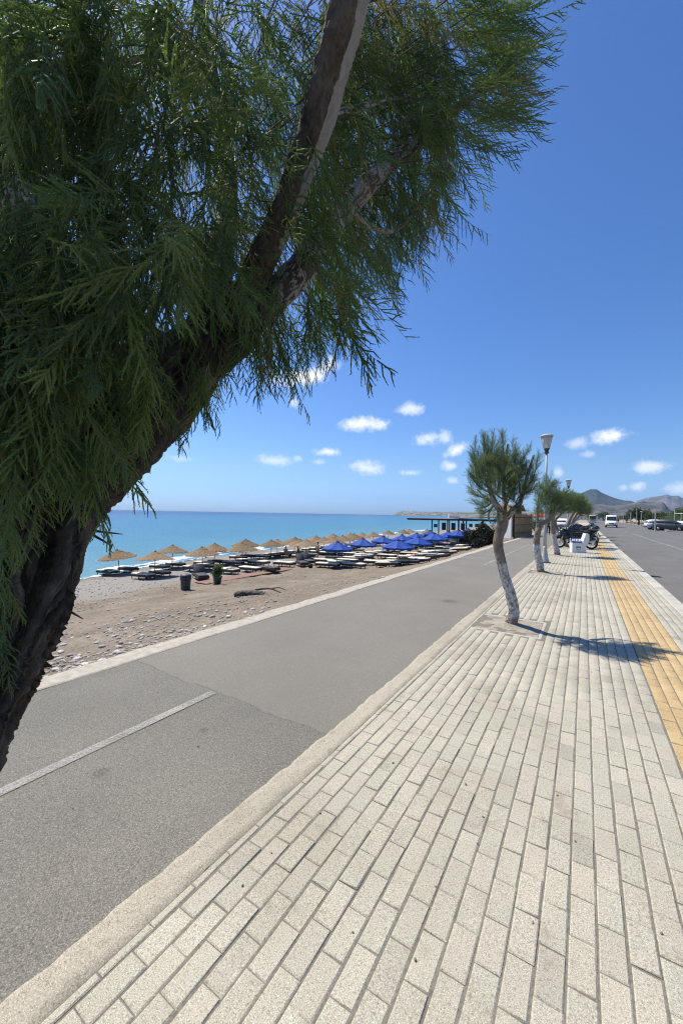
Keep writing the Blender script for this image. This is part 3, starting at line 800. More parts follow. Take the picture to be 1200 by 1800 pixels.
# ------------------------------------------------------------------ trees
def rods(P0, P1, r0, r1, cone=False):
    """batch of three-sided rods; returns verts, tris"""
    P0, P1 = np.asarray(P0, float), np.asarray(P1, float); n = len(P0)
    d = P1 - P0; d /= np.linalg.norm(d, axis=1, keepdims=True) + 1e-9
    ref = np.where(np.abs(d[:, 2:3]) < .9, [[0, 0, 1.]], [[1., 0, 0]])
    u = np.cross(d, ref); u /= np.linalg.norm(u, axis=1, keepdims=True) + 1e-9
    w = np.cross(d, u)
    r0 = np.broadcast_to(np.asarray(r0, float), (n,))[:, None]; r1 = np.broadcast_to(np.asarray(r1, float), (n,))[:, None]
    ring = [np.cos(a) * u + np.sin(a) * w for a in (0.4, 2.494, 4.588)]
    if cone:
        V = np.stack([P0 + ring[0] * r0, P0 + ring[1] * r0, P0 + ring[2] * r0, P1], 1).reshape(-1, 3)
        t = np.array([[0, 1, 3], [1, 2, 3], [2, 0, 3]]); T = (t[None] + (np.arange(n) * 4)[:, None, None]).reshape(-1, 3)
    else:
        V = np.stack([P0 + q * r0 for q in ring] + [P1 + q * r1 for q in ring], 1).reshape(-1, 3)
        t = np.array([[0, 1, 4], [0, 4, 3], [1, 2, 5], [1, 5, 4], [2, 0, 3], [2, 3, 5]]); T = (t[None] + (np.arange(n) * 6)[:, None, None]).reshape(-1, 3)
    return V, T

def merge(parts):
    off, V, T = 0, [], []
    for v, t in parts:
        V.append(v); T.append(t + off); off += len(v)
    return np.concatenate(V), np.concatenate(T)

def frond(r_, L=0.36, nb=15, ns=8, fine=1.0, nseg=5, thick=1.0, bl=1.0):
    """feathery tamarisk spray growing along +Z, lying roughly in the x-z plane"""
    tt = np.linspace(0, 1, nseg + 1)
    bend = r_.normal(0, .20, 2)
    sp = np.stack([bend[0] * L * tt ** 2, bend[1] * L * tt ** 2, L * tt], -1)
    parts = [rods(sp[:-1], sp[1:], thick * 0.0021 * (1 - .75 * tt[:-1]) , thick * 0.0021 * (1 - .75 * tt[1:]))]
    b0, b1, b2, s0, s1 = [], [], [], [], []
    for i in range(nb):
        t = 0.08 + 0.9 * (i + r_.random() * .6) / nb
        p = np.array([np.interp(t, tt, sp[:, k]) for k in range(3)])
        side = 1 if i % 2 else -1
        az = r_.normal(0, .75)
        ln = bl * L * (0.12 + .22 * math.sin(math.pi * min(1, .25 + .75 * t)) * (1.1 - .45 * t)) * r_.uniform(.7, 1.25)
        an = r_.uniform(.42, .85) * (1.05 - .35 * t)
        d = np.array([side * math.sin(an) * math.cos(az), math.sin(an) * math.sin(az), math.cos(an)])
        d2 = d * .8 + np.array([0, 0, .42]) + r_.normal(0, .10, 3); d2 /= np.linalg.norm(d2)
        q = p + d * ln * .5; e = q + d2 * ln * .5
        b0.append(p); b1.append(q); b2.append(e)
        n_ = max(3, int(ns * ln / (L * .32 * bl)))
        for j in range(n_):
            u = (j + .6) / n_
            o = p + (q - p) * min(1, u * 2) if u < .5 else q + (e - q) * (u * 2 - 1)
            dd = d if u < .5 else d2
            off = r_.normal(0, 1, 3); off -= dd * off.dot(dd); off /= np.linalg.norm(off) + 1e-6
            s = dd * .80 + off * .52; s /= np.linalg.norm(s)
            s0.append(o); s1.append(o + s * ln * r_.uniform(.13, .26) * (1.1 - .5 * u) * fine)
    b0, b1, b2 = map(np.array, (b0, b1, b2))
    parts.append(rods(b0, b1, thick * .0023, thick * .0020)); parts.append(rods(b1, b2, thick * .0020, thick * .0006))
    parts.append(rods(s0, s1, thick * .0016, 0, True))
    return merge(parts)

def frame_of(d, roll):
    d = np.asarray(d, float); d = d / np.linalg.norm(d)
    ref = np.array([0, 0, 1.]) if abs(d[2]) < .95 else np.array([1., 0, 0])
    u = np.cross(ref, d); u /= np.linalg.norm(u); w = np.cross(d, u)
    c, s = math.cos(roll), math.sin(roll)
    return np.stack([u * c + w * s, -u * s + w * c, d], 1)      # columns

M_TAM = leafmat('tamarisk_needles', [(0.0, (0.130, 0.185, 0.105)), (0.35, (0.180, 0.228, 0.118)), (0.65, (0.225, 0.262, 0.125)), (0.92, (0.28, 0.30, 0.14)), (1.0, (0.31, 0.265, 0.17))], 0.60, .55, 2.3)
M_TAM2 = leafmat('young_tamarisk_needles', [(0.0, (0.14, 0.195, 0.105)), (0.4, (0.195, 0.255, 0.13)), (0.75, (0.25, 0.295, 0.145)), (1.0, (0.33, 0.35, 0.19))], 0.45, .6, 1.9)

def bark_mat(name, lo, hi, sc=9, st=(1, 1, .22)):
    m, nt, b, out = newmat(name)
    P = coords(nt, 'object')
    f = noise_of(nt, P, sc, 7, .68, st); g_ = noise_of(nt, P, sc * 6, 6, .7, st)
    c = ramp(nt, f, [(0.3, lo), (0.5, tuple((x + y) / 2 for x, y in zip(lo, hi))), (0.72, hi)])
    c = mixc(nt, .8, c, ramp(nt, g_, [(0.3, (.5, .48, .46)), (.52, (1, 1, 1)), (.72, (1.3, 1.28, 1.24))]), 'MULTIPLY')
    return m, nt, b, out, c, g_
m, nt, b, out, c, g_ = bark_mat('furrowed_bark', (0.085, 0.070, 0.053), (0.30, 0.25, 0.195), 11)
at_ = nd(nt, 'ShaderNodeAttribute', attribute_name='tint')     # furrow shade put into the colour: bark darkens below the ridge crests
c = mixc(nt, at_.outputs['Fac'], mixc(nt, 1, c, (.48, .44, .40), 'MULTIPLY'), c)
nt.links.new(c, b.inputs['Base Color']); b.inputs['Roughness'].default_value = .95; b.inputs['Specular IOR Level'].default_value = .15
bump(nt, b, g_, 1.0, .03); M_BARK = m
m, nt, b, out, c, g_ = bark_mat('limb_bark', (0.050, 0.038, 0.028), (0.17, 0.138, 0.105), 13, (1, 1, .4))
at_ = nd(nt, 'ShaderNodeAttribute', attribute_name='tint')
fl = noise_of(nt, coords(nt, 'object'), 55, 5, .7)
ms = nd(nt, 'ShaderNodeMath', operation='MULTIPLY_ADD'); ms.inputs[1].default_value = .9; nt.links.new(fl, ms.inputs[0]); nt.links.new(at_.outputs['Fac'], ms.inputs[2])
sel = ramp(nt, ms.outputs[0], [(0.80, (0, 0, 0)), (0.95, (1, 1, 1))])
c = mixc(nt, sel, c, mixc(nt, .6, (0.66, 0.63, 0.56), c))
nt.links.new(c, b.inputs['Base Color']); b.inputs['Roughness'].default_value = .9; b.inputs['Specular IOR Level'].default_value = .15
bump(nt, b, g_, .8, .006); M_LIMB = m

def bark_tube(pts, rad, nu, nv, deep, seed, pale=None, freq=1.0):
    """tube along pts with furrowed relief; tint = crest height (or a pale side strip)"""
    pts = np.array([tuple(p) for p in pts], float); rad = np.array(rad, float)
    # Catmull-Rom through the points
    k = np.linspace(0, len(pts) - 1.0001, nv); i = k.astype(int); f = (k - i)[:, None]
    g = lambda a: pts[np.clip(a, 0, len(pts) - 1)]
    p0, p1, p2, p3 = g(i - 1), g(i), g(i + 1), g(i + 2)
    C = .5 * ((2 * p1) + (-p0 + p2) * f + (2 * p0 - 5 * p1 + 4 * p2 - p3) * f ** 2 + (-p0 + 3 * p1 - 3 * p2 + p3) * f ** 3)
    rr = np.interp(k, np.arange(len(rad)), rad)
    d = np.gradient(C, axis=0); ds = np.linalg.norm(d, axis=1); d /= ds[:, None]
    s = np.concatenate([[0], np.cumsum(np.linalg.norm(np.diff(C, axis=0), axis=1))])
    U = np.zeros_like(C); u = np.cross(d[0], [1., 0, 0.3]); u /= np.linalg.norm(u)
    for a in range(nv):
        u = u - d[a] * u.dot(d[a]); u /= np.linalg.norm(u); U[a] = u
    Wv = np.cross(d, U)
    th = np.linspace(0, 2 * math.pi, nu, endpoint=False)
    TH, SS = np.meshgrid(th, s, indexing='xy')       # nv x nu
    rm = rr.mean()
    # periodic coordinates on the ring, long fibres along the limb, warped so the ridges braid
    cx, cy = np.cos(TH), np.sin(TH)
    wx = fbm(cx * 1.6 + 3, cy * 1.6 + SS * 2.6 / rm * .12, 3, seed)
    tw = TH + wx * .95 + SS * .8
    a1 = fbm(np.cos(tw) * 3.6 * freq + 9, np.sin(tw) * 3.6 * freq + SS / rm * .42, 4, seed + 1)
    a2 = fbm(np.cos(tw) * 9 * freq, np.sin(tw) * 9 * freq + SS / rm * .65 + 4, 3, seed + 2)
    a3 = fbm(np.cos(tw) * 20 * freq, np.sin(tw) * 20 * freq + SS / rm * .9, 3, seed + 3)
    ridge = 1 - np.abs(a1) * 2.6
    h = deep * (ridge * .50 + (1 - np.abs(a2) * 2.4) * .42 + a3 * .26)
    lump = fbm(cx * .9 + 20, cy * .9 + SS / rm * .5, 3, seed + 5) * .20
    RR = rr[:, None] * (1 + lump) + h
    V = C[:, None] + RR[..., None] * (cx[..., None] * U[:, None] + cy[..., None] * Wv[:, None])
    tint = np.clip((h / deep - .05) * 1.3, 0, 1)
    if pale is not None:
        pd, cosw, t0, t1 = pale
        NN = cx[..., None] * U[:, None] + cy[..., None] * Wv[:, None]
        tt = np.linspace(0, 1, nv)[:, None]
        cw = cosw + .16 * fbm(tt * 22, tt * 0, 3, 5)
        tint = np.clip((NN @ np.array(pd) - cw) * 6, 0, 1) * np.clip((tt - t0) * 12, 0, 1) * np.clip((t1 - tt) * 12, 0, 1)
    idx = np.arange(nv * nu).reshape(nv, nu)
    q = np.stack([idx[:-1], np.roll(idx, -1, 1)[:-1], np.roll(idx, -1, 1)[1:], idx[1:]], -1).reshape(-1, 4)
    return V.reshape(-1, 3), q, tint.ravel(), C

def bark_obj(name, pts, rad, nu, nv, deep, seed, mt, parent, pale=None, freq=1.0, kind=None):
    V, q, t, C = bark_tube(pts, rad, nu, nv, deep, seed, pale, freq)
    return link(name, np_mesh(name, V, None, q, t), mt, parent, True, None, kind), C

# --- the old leaning tamarisk beside the camera
base = Vector((-1.08, -0.02, -0.05))
big = thing('tamarisk_tree', 'old tamarisk with thick furrowed trunk leaning across the picture, drooping dark green crown overhead', 'tree', base)
B = lambda v: Vector(v) - base
trunk_pts = [Vector((-1.06, -0.06, -0.12)), Vector((-1.10, 0.00, .25)), Vector((-1.16, .07, .62)), at(-205, 1395, .80), at(-96, 1205, .88), at(6, 1010, 1.00), at(72, 868, 1.12), at(182, 765, 1.25), at(300, 675, 1.40), at(392, 585, 1.52), at(470, 500, 1.62)]
trunk_rad = [.235, .20, .170, .150, .146, .148, .136, .128, .103, .080, .062]
trunk, _ = bark_obj('trunk', [B(p) for p in trunk_pts], trunk_rad, 250, 500, .046, 400, M_BARK, big)
limbA = [at(440, 560, 1.58), at(500, 505, 1.62), at(560, 430, 1.68), at(608, 368, 1.74), at(660, 310, 1.84), at(735, 250, 2.0), at(830, 170, 2.2)]
bark_obj('limb', [B(p) for p in limbA], [.062, .056, .050, .044, .036, .022, .010], 72, 220, .008, 420, M_LIMB, big)
limbB = [at(400, 590, 1.50), at(440, 500, 1.46), at(486, 405, 1.40), at(532, 290, 1.34), at(572, 165, 1.27), at(608, 30, 1.20), at(632, -110, 1.16), at(650, -300, 1.15)]
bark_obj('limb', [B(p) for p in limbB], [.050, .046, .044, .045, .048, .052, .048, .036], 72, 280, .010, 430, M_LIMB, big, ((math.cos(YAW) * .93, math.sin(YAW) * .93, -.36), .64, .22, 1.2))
limbC = [at(120, 850, 1.15), at(60, 700, 1.12), at(20, 560, 1.10), at(30, 400, 1.12), at(45, 260, 1.18), at(40, 100, 1.3), at(20, -120, 1.5)]
bark_obj('limb', [B(p) for p in limbC], [.09, .062, .045, .032, .030, .030, .022], 64, 220, .008, 440, M_LIMB, big)
limbD = [at(330, 640, 1.42), at(385, 470, 1.62), at(400, 330, 1.8), at(380, 180, 2.0), at(350, 0, 2.2), at(330, -200, 2.4)]
bark_obj('limb', [B(p) for p in limbD], [.06, .05, .042, .036, .03, .02], 40, 120, .008, 450, M_LIMB, big)

# branches thread the crown; sprays hang from them
def inside(poly, x, y):
    c = False; j = len(poly) - 1
    for i in range(len(poly)):
        (xi, yi), (xj, yj) = poly[i], poly[j]
        if (yi > y) != (yj > y) and x < (xj - xi) * (y - yi) / (yj - yi) + xi: c = not c
        j = i
    return c
OUT = [(-30, -30), (905, -30), (885, 20), (872, 60), (892, 110), (893, 150), (860, 205), (815, 262), (785, 300), (755, 330), (722, 362), (690, 400), (655, 440), (620, 470), (590, 510), (560, 540), (505, 560), (450, 575), (400, 590), (350, 600), (300, 615), (250, 640), (215, 680), (190, 720), (150, 760), (100, 790), (40, 800), (-30, 830)]
fr = [frond(np.random.default_rng(500 + i), .36, 25, 11, 1.0, 5, 1.3) for i in range(10)]
fr_far = [frond(np.random.default_rng(540 + i), .34, 17, 5, 1.2, 4, 1.0) for i in range(10)]
hub = np.array(at(330, 480, 1.6))
TIPS = []
def direction(px, py, P):
    """sprays droop, and lean outwards from the heart of the crown"""
    out_ = P - hub; out_[2] *= .35; out_ /= np.linalg.norm(out_) + 1e-6
    d = np.array([0, 0, -1.0]) + out_ * .45 + rng.normal(0, .28, 3)
    if px > 790 and py < 260:                # young shoots reach out to the right
        rt = np.array([math.cos(YAW), math.sin(YAW), 0])
        d = rt * rng.uniform(.55, 1.1) + np.array([0, 0, rng.uniform(-.55, .40)]) + rng.normal(0, .18, 3)
    return d / np.linalg.norm(d)
def lit_paving(P):
    """true where a spray would shade paving that lies in full sun"""
    g_ = P - np.array(sun_dir) * P[2] / sun_dir.z
    q = project(g_)
    return q[2] > .2 and -40 < q[0] < 1230 and q[1] < 1830
n_done = 0
while n_done < 2500:
    px, py = (rng.uniform(-30, 905) if rng.random() < .72 else rng.uniform(540, 905)), rng.uniform(-30, 830)
    if not inside(OUT, px, py): continue
    edge_ = px > 560 or py > 520
    if px < 330 and py > 330: d = rng.choice([rng.uniform(.72, 1.1), rng.uniform(1.3, 1.9)], p=[.42, .58])
    elif px < 420: d = rng.uniform(.85, 2.2)
    elif px > 640: d = rng.uniform(1.75, 2.6)
    else: d = rng.uniform(1.25, 2.4)
    # keep the limbs in view: nothing right in front of the bare stretches
    if d < 1.72 and (abs((px - 486) - (405 - py) * .31) < 110 and -40 < py < 230): d = rng.uniform(1.5, 2.4)
    la = py - (520 - (px - 500) * 1.3)
    if 485 < px < 665 and -140 < la < 35: d = rng.uniform(1.9, 2.55)
    # light comes through thinner patches
    thin = fbm(np.array(px / 95.), np.array(py / 95.), 3, 77)
    if thin > .38 and rng.random() < .6: continue
    # near sprays end above the line where the bare trunk shows
    if d < 1.25 and py + 150 / d > np.interp(px, [-30, 60, 110, 190, 250, 300, 350, 420], [930, 900, 880, 800, 715, 640, 590, 540]): continue
    P = np.array(at(px, py, d))
    dr = direction(px, py, P.copy())
    if lit_paving(P) or lit_paving(P + dr * .33) or lit_paving(P + dr * .17): continue
    TIPS.append((P, dr, rng.uniform(.62, 1.15) * (0.95 if d > 1.2 else .78), d)); n_done += 1
# long hanging sprays that show against the sky and the trunk
for (px, py, d, s) in [(455, 560, 1.45, .95), (500, 575, 1.5, .9), (540, 560, 1.6, .9), (580, 540, 1.7, .8), (330, 625, 1.25, .62), (360, 640, 1.2, .7), (300, 650, 1.15, .6), (735, 330, 2.0, .8), (760, 320, 2.0, .9), (775, 300, 2.05, .95), (700, 390, 1.95, .9), (680, 420, 1.9, .8),
                       (120, 745, .80, .55), (150, 760, .85, .62), (60, 700, .78, .6), (180, 700, .9, .7), (95, 690, .8, .7), (215, 640, .95, .8), (40, 820, .8, .5), (14, 900, .75, .45), (8, 1000, .75, .4), (30, 760, .8, .6), (5, 1090, .76, .36), (140, 690, .86, .75), (250, 620, 1.0, .8),
                       (20, 30, .75, .9), (75, 40, .78, .95), (140, 15, .8, .95), (200, 60, .85, .85), (290, 0, .8, .8), (60, 200, .8, .7), (170, 230, .9, .8)]:
    for q in range(3):
        P = np.array(at(px + rng.normal(0, 9), py + rng.normal(0, 9), d + rng.normal(0, .04)))
        dd = np.array([rng.normal(0, .16), rng.normal(0, .16), -1.0]); TIPS.append((P, dd / np.linalg.norm(dd), s * rng.uniform(.85, 1.1), d))
# the crown goes on above and behind the frame
for i in range(230):
    P = hub + np.array([rng.normal(-.7, .6), rng.normal(-.3, .6), abs(rng.normal(0, .75)) + .75])
    q = project(P)
    if q[2] > 0.15 and (-120 < q[0] < 1300 and -150 < q[1] < 1900): continue
    if np.linalg.norm(P - np.array([0, 0, EYE])) < .7 or lit_paving(P): continue
    dr = direction(0, 0, P.copy())
    if lit_paving(P + dr * .4) or lit_paving(P + dr * .2): continue
    TIPS.append((P, dr, rng.uniform(.8, 1.2), 3.0))
def px_size(t):
    a, b = project(t[0]), project(t[0] + t[1] * .36 * t[2])
    if min(a[2], b[2]) < .3: return 0
    c0, c1 = (a[0] + b[0]) / 2, (a[1] + b[1]) / 2
    if not (-20 < c0 < 1220 and -20 < c1 < 1820): return 0
    return math.hypot(a[0] - b[0], a[1] - b[1])
sizes = np.array([px_size(t) for t in TIPS]); dist = np.array([t[3] for t in TIPS])
singles = set(np.argsort(-(sizes / np.maximum(dist, .5)))[:290].tolist())
FM = []
for i, (v, t) in enumerate(fr):
    me = np_mesh('spray', v, t, None, np.full(len(v), .1 + .08 * i)); me.materials.append(M_TAM); FM.append(me)
VV, TT, TN, off = [], [], [], 0
for i, (P, d, s, dep) in enumerate(TIPS):
    Fm = frame_of(d, rng.uniform(0, 6.28))
    if i in singles:
        k = rng.integers(len(fr)); o = bpy.data.objects.new('spray', FM[k]); COL.objects.link(o); o.parent = big
        M4 = Matrix([list(Fm[r]) + [0] for r in range(3)] + [[0, 0, 0, 1]])
        o.matrix_local = Matrix.Translation(Vector(P) - base) @ M4 @ Matrix.Scale(s, 4)
    else:
        v, t = fr_far[rng.integers(len(fr_far))] if dep > 1.05 else fr[rng.integers(len(fr))]
        VV.append((v * s) @ Fm.T + (P - np.array(base))); TT.append(t + off); off += len(v)
        TN.append(np.full(len(v), np.clip(rng.normal(.48, .28), 0, .93) if rng.random() > .05 else 1.0))
# finer twigs that carry the sprays
tw = []
for i in range(0, len(TIPS), 4):
    P, d, s, dep = TIPS[i]
    if dep < 1.35: continue
    up_ = P - d * rng.uniform(.06, .22) + rng.normal(0, .03, 3)
    tw.append(rods([P, up_], [up_, up_ + (hub - up_) * .16 + np.array([0, 0, .05])], [.0016, .0022], [.0022, .0034]))
link('crown', np_mesh('crown', np.concatenate(VV), np.concatenate(TT), None, np.concatenate(TN)), M_TAM, big, False, None, 'stuff')
v, t = merge(tw)
link('twigs', np_mesh('twigs', v - np.array(base), t, None, np.zeros(len(v))), M_LIMB, big, False, None, 'stuff')
# larger branches inside the crown
for k, (a, b, c, r_) in enumerate([((545, 215, 1.32), (620, 190, 1.6), (720, 168, 1.9), .013), ((608, 368, 1.75), (700, 400, 1.9), (800, 250, 2.1), .012), ((40, 330, 1.12), (85, 420, 1.0), (110, 620, .95), .015), ((330, 640, 1.4), (250, 560, 1.3), (170, 480, 1.2), .018),
                                   ((385, 470, 1.62), (300, 380, 1.6), (180, 300, 1.6), .018), ((600, 0, 1.2), (720, -20, 1.6), (860, -10, 2.0), .02), ((830, 170, 2.2), (900, 110, 2.3), (940, 40, 2.35), .006), ((40, 100, 1.3), (160, 120, 1.3), (300, 90, 1.4), .014)]):
    pts = [B(at(*a)), B(at(*b)), B(at(*c))]
    bark_obj('branch', pts, [r_, r_ * .75, r_ * .4], 16, 40, .003, 460 + k, M_LIMB, big)
# splinters and dead twig stubs standing off the trunk
mb = MB()
for (px, py, d, a, ln) in [(262, 800, 1.30, -.5, .05), (248, 826, 1.28, .3, .035), (190, 936, 1.06, .1, .04), (180, 950, 1.05, .5, .03), (186, 900, 1.10, -.9, .03), (128, 1078, .98, .5, .03), (392, 655, 1.5, .4, .05), (365, 690, 1.46, .5, .05)]:
    p = at(px, py, d); q = p + Vector((math.cos(YAW) * math.cos(a), math.sin(YAW) * math.cos(a), -math.sin(a))) * ln
    mb.tube([B(p - (q - p)), B(p), B(q)], [.004, .003, .0012], 5)
mb.build('dead_twigs', M_LIMB, big, False, None, 'stuff')

# --- young street tamarisks, trunks whitewashed
def wash_bark(name, hz):
    m, nt, b, out, c, g_ = bark_mat(name, (0.15, 0.115, 0.085), (0.33, 0.275, 0.215), 24, (1, 1, .3))
    sx = nd(nt, 'ShaderNodeSeparateXYZ'); nt.links.new(coords(nt, 'object'), sx.inputs[0])
    fl = noise_of(nt, coords(nt, 'object'), 34, 5, .7, (1, 1, .45))
    a = nd(nt, 'ShaderNodeMapRange'); a.inputs['From Min'].default_value = hz + .12; a.inputs['From Max'].default_value = hz - .25; a.clamp = False
    nt.links.new(sx.outputs['Z'], a.inputs['Value'])
    cl = nd(nt, 'ShaderNodeMath', operation='MINIMUM'); cl.inputs[1].default_value = .46; nt.links.new(a.outputs[0], cl.inputs[0])
    low = nd(nt, 'ShaderNodeMapRange'); low.inputs['From Min'].default_value = .02; low.inputs['From Max'].default_value = .16; low.inputs['To Min'].default_value = .35
    nt.links.new(sx.outputs['Z'], low.inputs['Value'])
    mu = nd(nt, 'ShaderNodeMath', operation='MULTIPLY'); nt.links.new(cl.outputs[0], mu.inputs[0]); nt.links.new(low.outputs[0], mu.inputs[1])
    s = nd(nt, 'ShaderNodeMath', operation='ADD'); nt.links.new(mu.outputs[0], s.inputs[0]); nt.links.new(fl, s.inputs[1])
    sel = ramp(nt, s.outputs[0], [(0.86, (0, 0, 0)), (1.0, (1, 1, 1))])
    c = mixc(nt, sel, c, mixc(nt, ramp(nt, g_, [(.3, (0, 0, 0)), (.6, (1, 1, 1))]), (0.42, 0.40, 0.37), (0.66, 0.65, 0.63)))
    nt.links.new(c, b.inputs['Base Color']); b.inputs['Roughness'].default_value = .95; b.inputs['Specular IOR Level'].default_value = .15
    bump(nt, b, g_, 1.0, .006); return m

sm = [frond(np.random.default_rng(600 + i), .34, 11, 4, 1.45, 3, 1.45, 1.45) for i in range(6)]
sm2 = [frond(np.random.default_rng(640 + i), .36, 9, 3, 1.5, 3, 3.0, 1.45) for i in range(6)]
def street_tree(n_, label, basep, trunk_px, d, rads, limbs, lobes, nspray, lean, wash, group, fine=True, size=1.0, plumes=()):
    base_ = Vector(basep)
    t = thing('tamarisk_tree', label, 'tree', base_, 0, group)
    L = lambda p: Vector(p) - base_
    pts = [L(base_ + Vector((0, 0, -.06)))] + [L(at(x, y, d + o)) for (x, y, o) in trunk_px]
    bark_obj('trunk', pts, [rads[0] * 1.35] + rads, 64 if fine else 24, 200 if fine else 60, .010 * d / 6 if d < 8 else .014, 700 + n_, wash_bark('whitewashed_bark', wash), t)
    for j, (lp, r_) in enumerate(limbs):
        q = [L(at(x, y, d + o)) for (x, y, o) in lp]
        bark_obj('limb', q, [r_ * (1 - .78 * i / (len(q) - 1)) for i in range(len(q))], 20 if fine else 10, 50 if fine else 24, .006, 720 + n_ * 9 + j, M_LIMB, t)
    V, T, A, off = [], [], [], 0
    wts = np.array([l[3] * l[4] for l in lobes], float); wts /= wts.sum()
    src = sm if fine else sm2
    k = d / FOC
    for i in range(nspray):
        l = lobes[rng.choice(len(lobes), p=wts)]
        u = rng.normal(0, 1, 3); u /= np.linalg.norm(u); rr = rng.random() ** .42
        ct = np.array(at(l[0], l[1], d + l[2]))
        rt = np.array([math.cos(YAW), math.sin(YAW), 0]); fw = np.array([-math.sin(YAW), math.cos(YAW), 0])
        P = ct + rt * u[0] * l[3] * k * rr + np.array([0, 0, 1.]) * u[2] * l[4] * k * rr + fw * u[1] * l[3] * k * rr
        dd = np.array([0, 0, 1.0]) * lean[2] + rt * lean[0] + (rt * u[0] * l[3] + fw * u[1] * l[3] + np.array([0, 0, 1]) * u[2] * l[4] * .7) / max(l[3], l[4]) * .75 + rng.normal(0, .22, 3)
        v, tr = src[rng.integers(6)]
        s = size * rng.uniform(.6, 1.1) * l[5]
        F_ = frame_of(dd, rng.uniform(0, 6.28))
        V.append((v * s) @ F_.T + P - dd / np.linalg.norm(dd) * .34 * s * .45 - np.array(base_)); T.append(tr + off); off += len(v)
        A.append(np.full(len(v), np.clip(rng.normal(.45, .26), 0, 1)))
    for (x0, y0, x1, y1, oz, n_) in plumes:
        a, b = np.array(at(x0, y0, d)), np.array(at(x1, y1, d + oz)); b = a + (b - a) * .86; n_ = int(n_ * 1.1); ax = b - a; Lp = np.linalg.norm(ax); ax = ax / Lp
        tone = rng.normal(.48, .2); sag = rng.normal(0, .06, 3)
        tw_ = [a + ax * Lp * u + sag * math.sin(math.pi * u) for u in np.linspace(0, 1, 7)]
        v, tr = rods(tw_[:-1], tw_[1:], np.linspace(.016, .004, 6), np.linspace(.014, .002, 6)); V.append(v - np.array(base_)); T.append(tr + off); off += len(v); A.append(np.full(len(v), .2))
        for i in range(n_):
            u = .22 + .78 * (i + rng.random()) / n_
            P = a + ax * Lp * u + sag * math.sin(math.pi * u)
            side_ = rng.normal(0, 1, 3); side_ -= ax * side_.dot(ax); side_ /= np.linalg.norm(side_)
            dd = ax * 1.0 + side_ * rng.uniform(.35, 1.15) * (1.15 - .7 * u) + np.array([0, 0, .18])
            v, tr = src[rng.integers(6)]; s = size * rng.uniform(.55, 1.0) * (1.15 - .45 * u)
            V.append((v * s) @ frame_of(dd, rng.uniform(0, 6.28)).T + P - np.array(base_)); T.append(tr + off); off += len(v)
            A.append(np.full(len(v), np.clip(tone + rng.normal(0, .12) + .15 * (u - .5), 0, 1)))
    link('crown', np_mesh('crown', np.concatenate(V), np.concatenate(T), None, np.concatenate(A)), M_TAM2, t)
    return t
GRP = 'whitewashed tamarisks in a row along the pavement'
d1 = ground(897, 1098); D1 = project(d1)[2]
street_tree(1, 'young tamarisk with curved whitewashed trunk standing alone nearest in the pavement row', d1,
            [(897, 1097, 0), (902, 1075, 0), (897, 1045, 0), (886, 1010, 0), (877, 975, 0), (876, 945, 0), (884, 918, 0), (886, 897, 0)], D1, [.080, .074, .068, .064, .063, .068, .074, .058],
            [([(884, 918, 0), (878, 898, -.05), (868, 880, -.1), (862, 862, -.1), (858, 830, -.1), (850, 790, -.1)], .055), ([(886, 905, 0), (886, 880, .05), (884, 855, .1), (888, 820, .1), (892, 780, .1)], .04), ([(888, 912, 0), (900, 898, -.1), (912, 886, -.15), (918, 870, -.1), (925, 840, 0), (938, 800, 0)], .05),
             ([(878, 898, 0), (866, 884, .2), (850, 872, .3), (838, 860, .3)], .025), ([(886, 890, .1), (900, 860, .3), (908, 820, .3)], .03), ([(868, 885, .15), (858, 905, .2), (862, 920, .2)], .02)],
            [(862, 805, 0, 27, 38, .9), (888, 820, .1, 28, 40, .9), (905, 862, -.2, 24, 24, .85), (858, 885, .1, 17, 22, .85), (925, 838, 0, 16, 34, .9), (845, 832, -.1, 20, 34, .9), (880, 850, -.3, 32, 30, .85)],
            820, (.05, 0, .75), .98, GRP, True, .64,
            [(862, 862, 832, 762, 0, 36), (864, 850, 846, 751, -.2, 36), (870, 850, 866, 747, .15, 36), (884, 850, 880, 750, -.1, 34), (888, 850, 900, 768, .2, 34), (862, 858, 822, 792, .1, 32), (860, 866, 821, 824, -.15, 28), (858, 876, 822, 856, .2, 24), (862, 884, 828, 880, 0, 20),
             (900, 870, 912, 785, -.2, 32), (914, 870, 934, 776, .1, 36), (920, 868, 949, 790, -.1, 34), (918, 872, 944, 838, .2, 24), (905, 885, 930, 868, -.3, 22), (888, 880, 890, 800, -.3, 34), (872, 870, 856, 800, -.35, 34), (895, 875, 908, 820, -.4, 30), (876, 865, 874, 775, .35, 34),
             (862, 895, 845, 908, -.1, 18), (878, 890, 866, 930, -.15, 16), (896, 890, 910, 895, -.3, 14), (890, 860, 922, 800, .4, 30), (865, 850, 840, 805, .4, 30), (884, 878, 868, 838, -.45, 28), (902, 878, 900, 838, -.5, 26)])
d2 = ground(950, 1006); D2 = project(d2)[2]
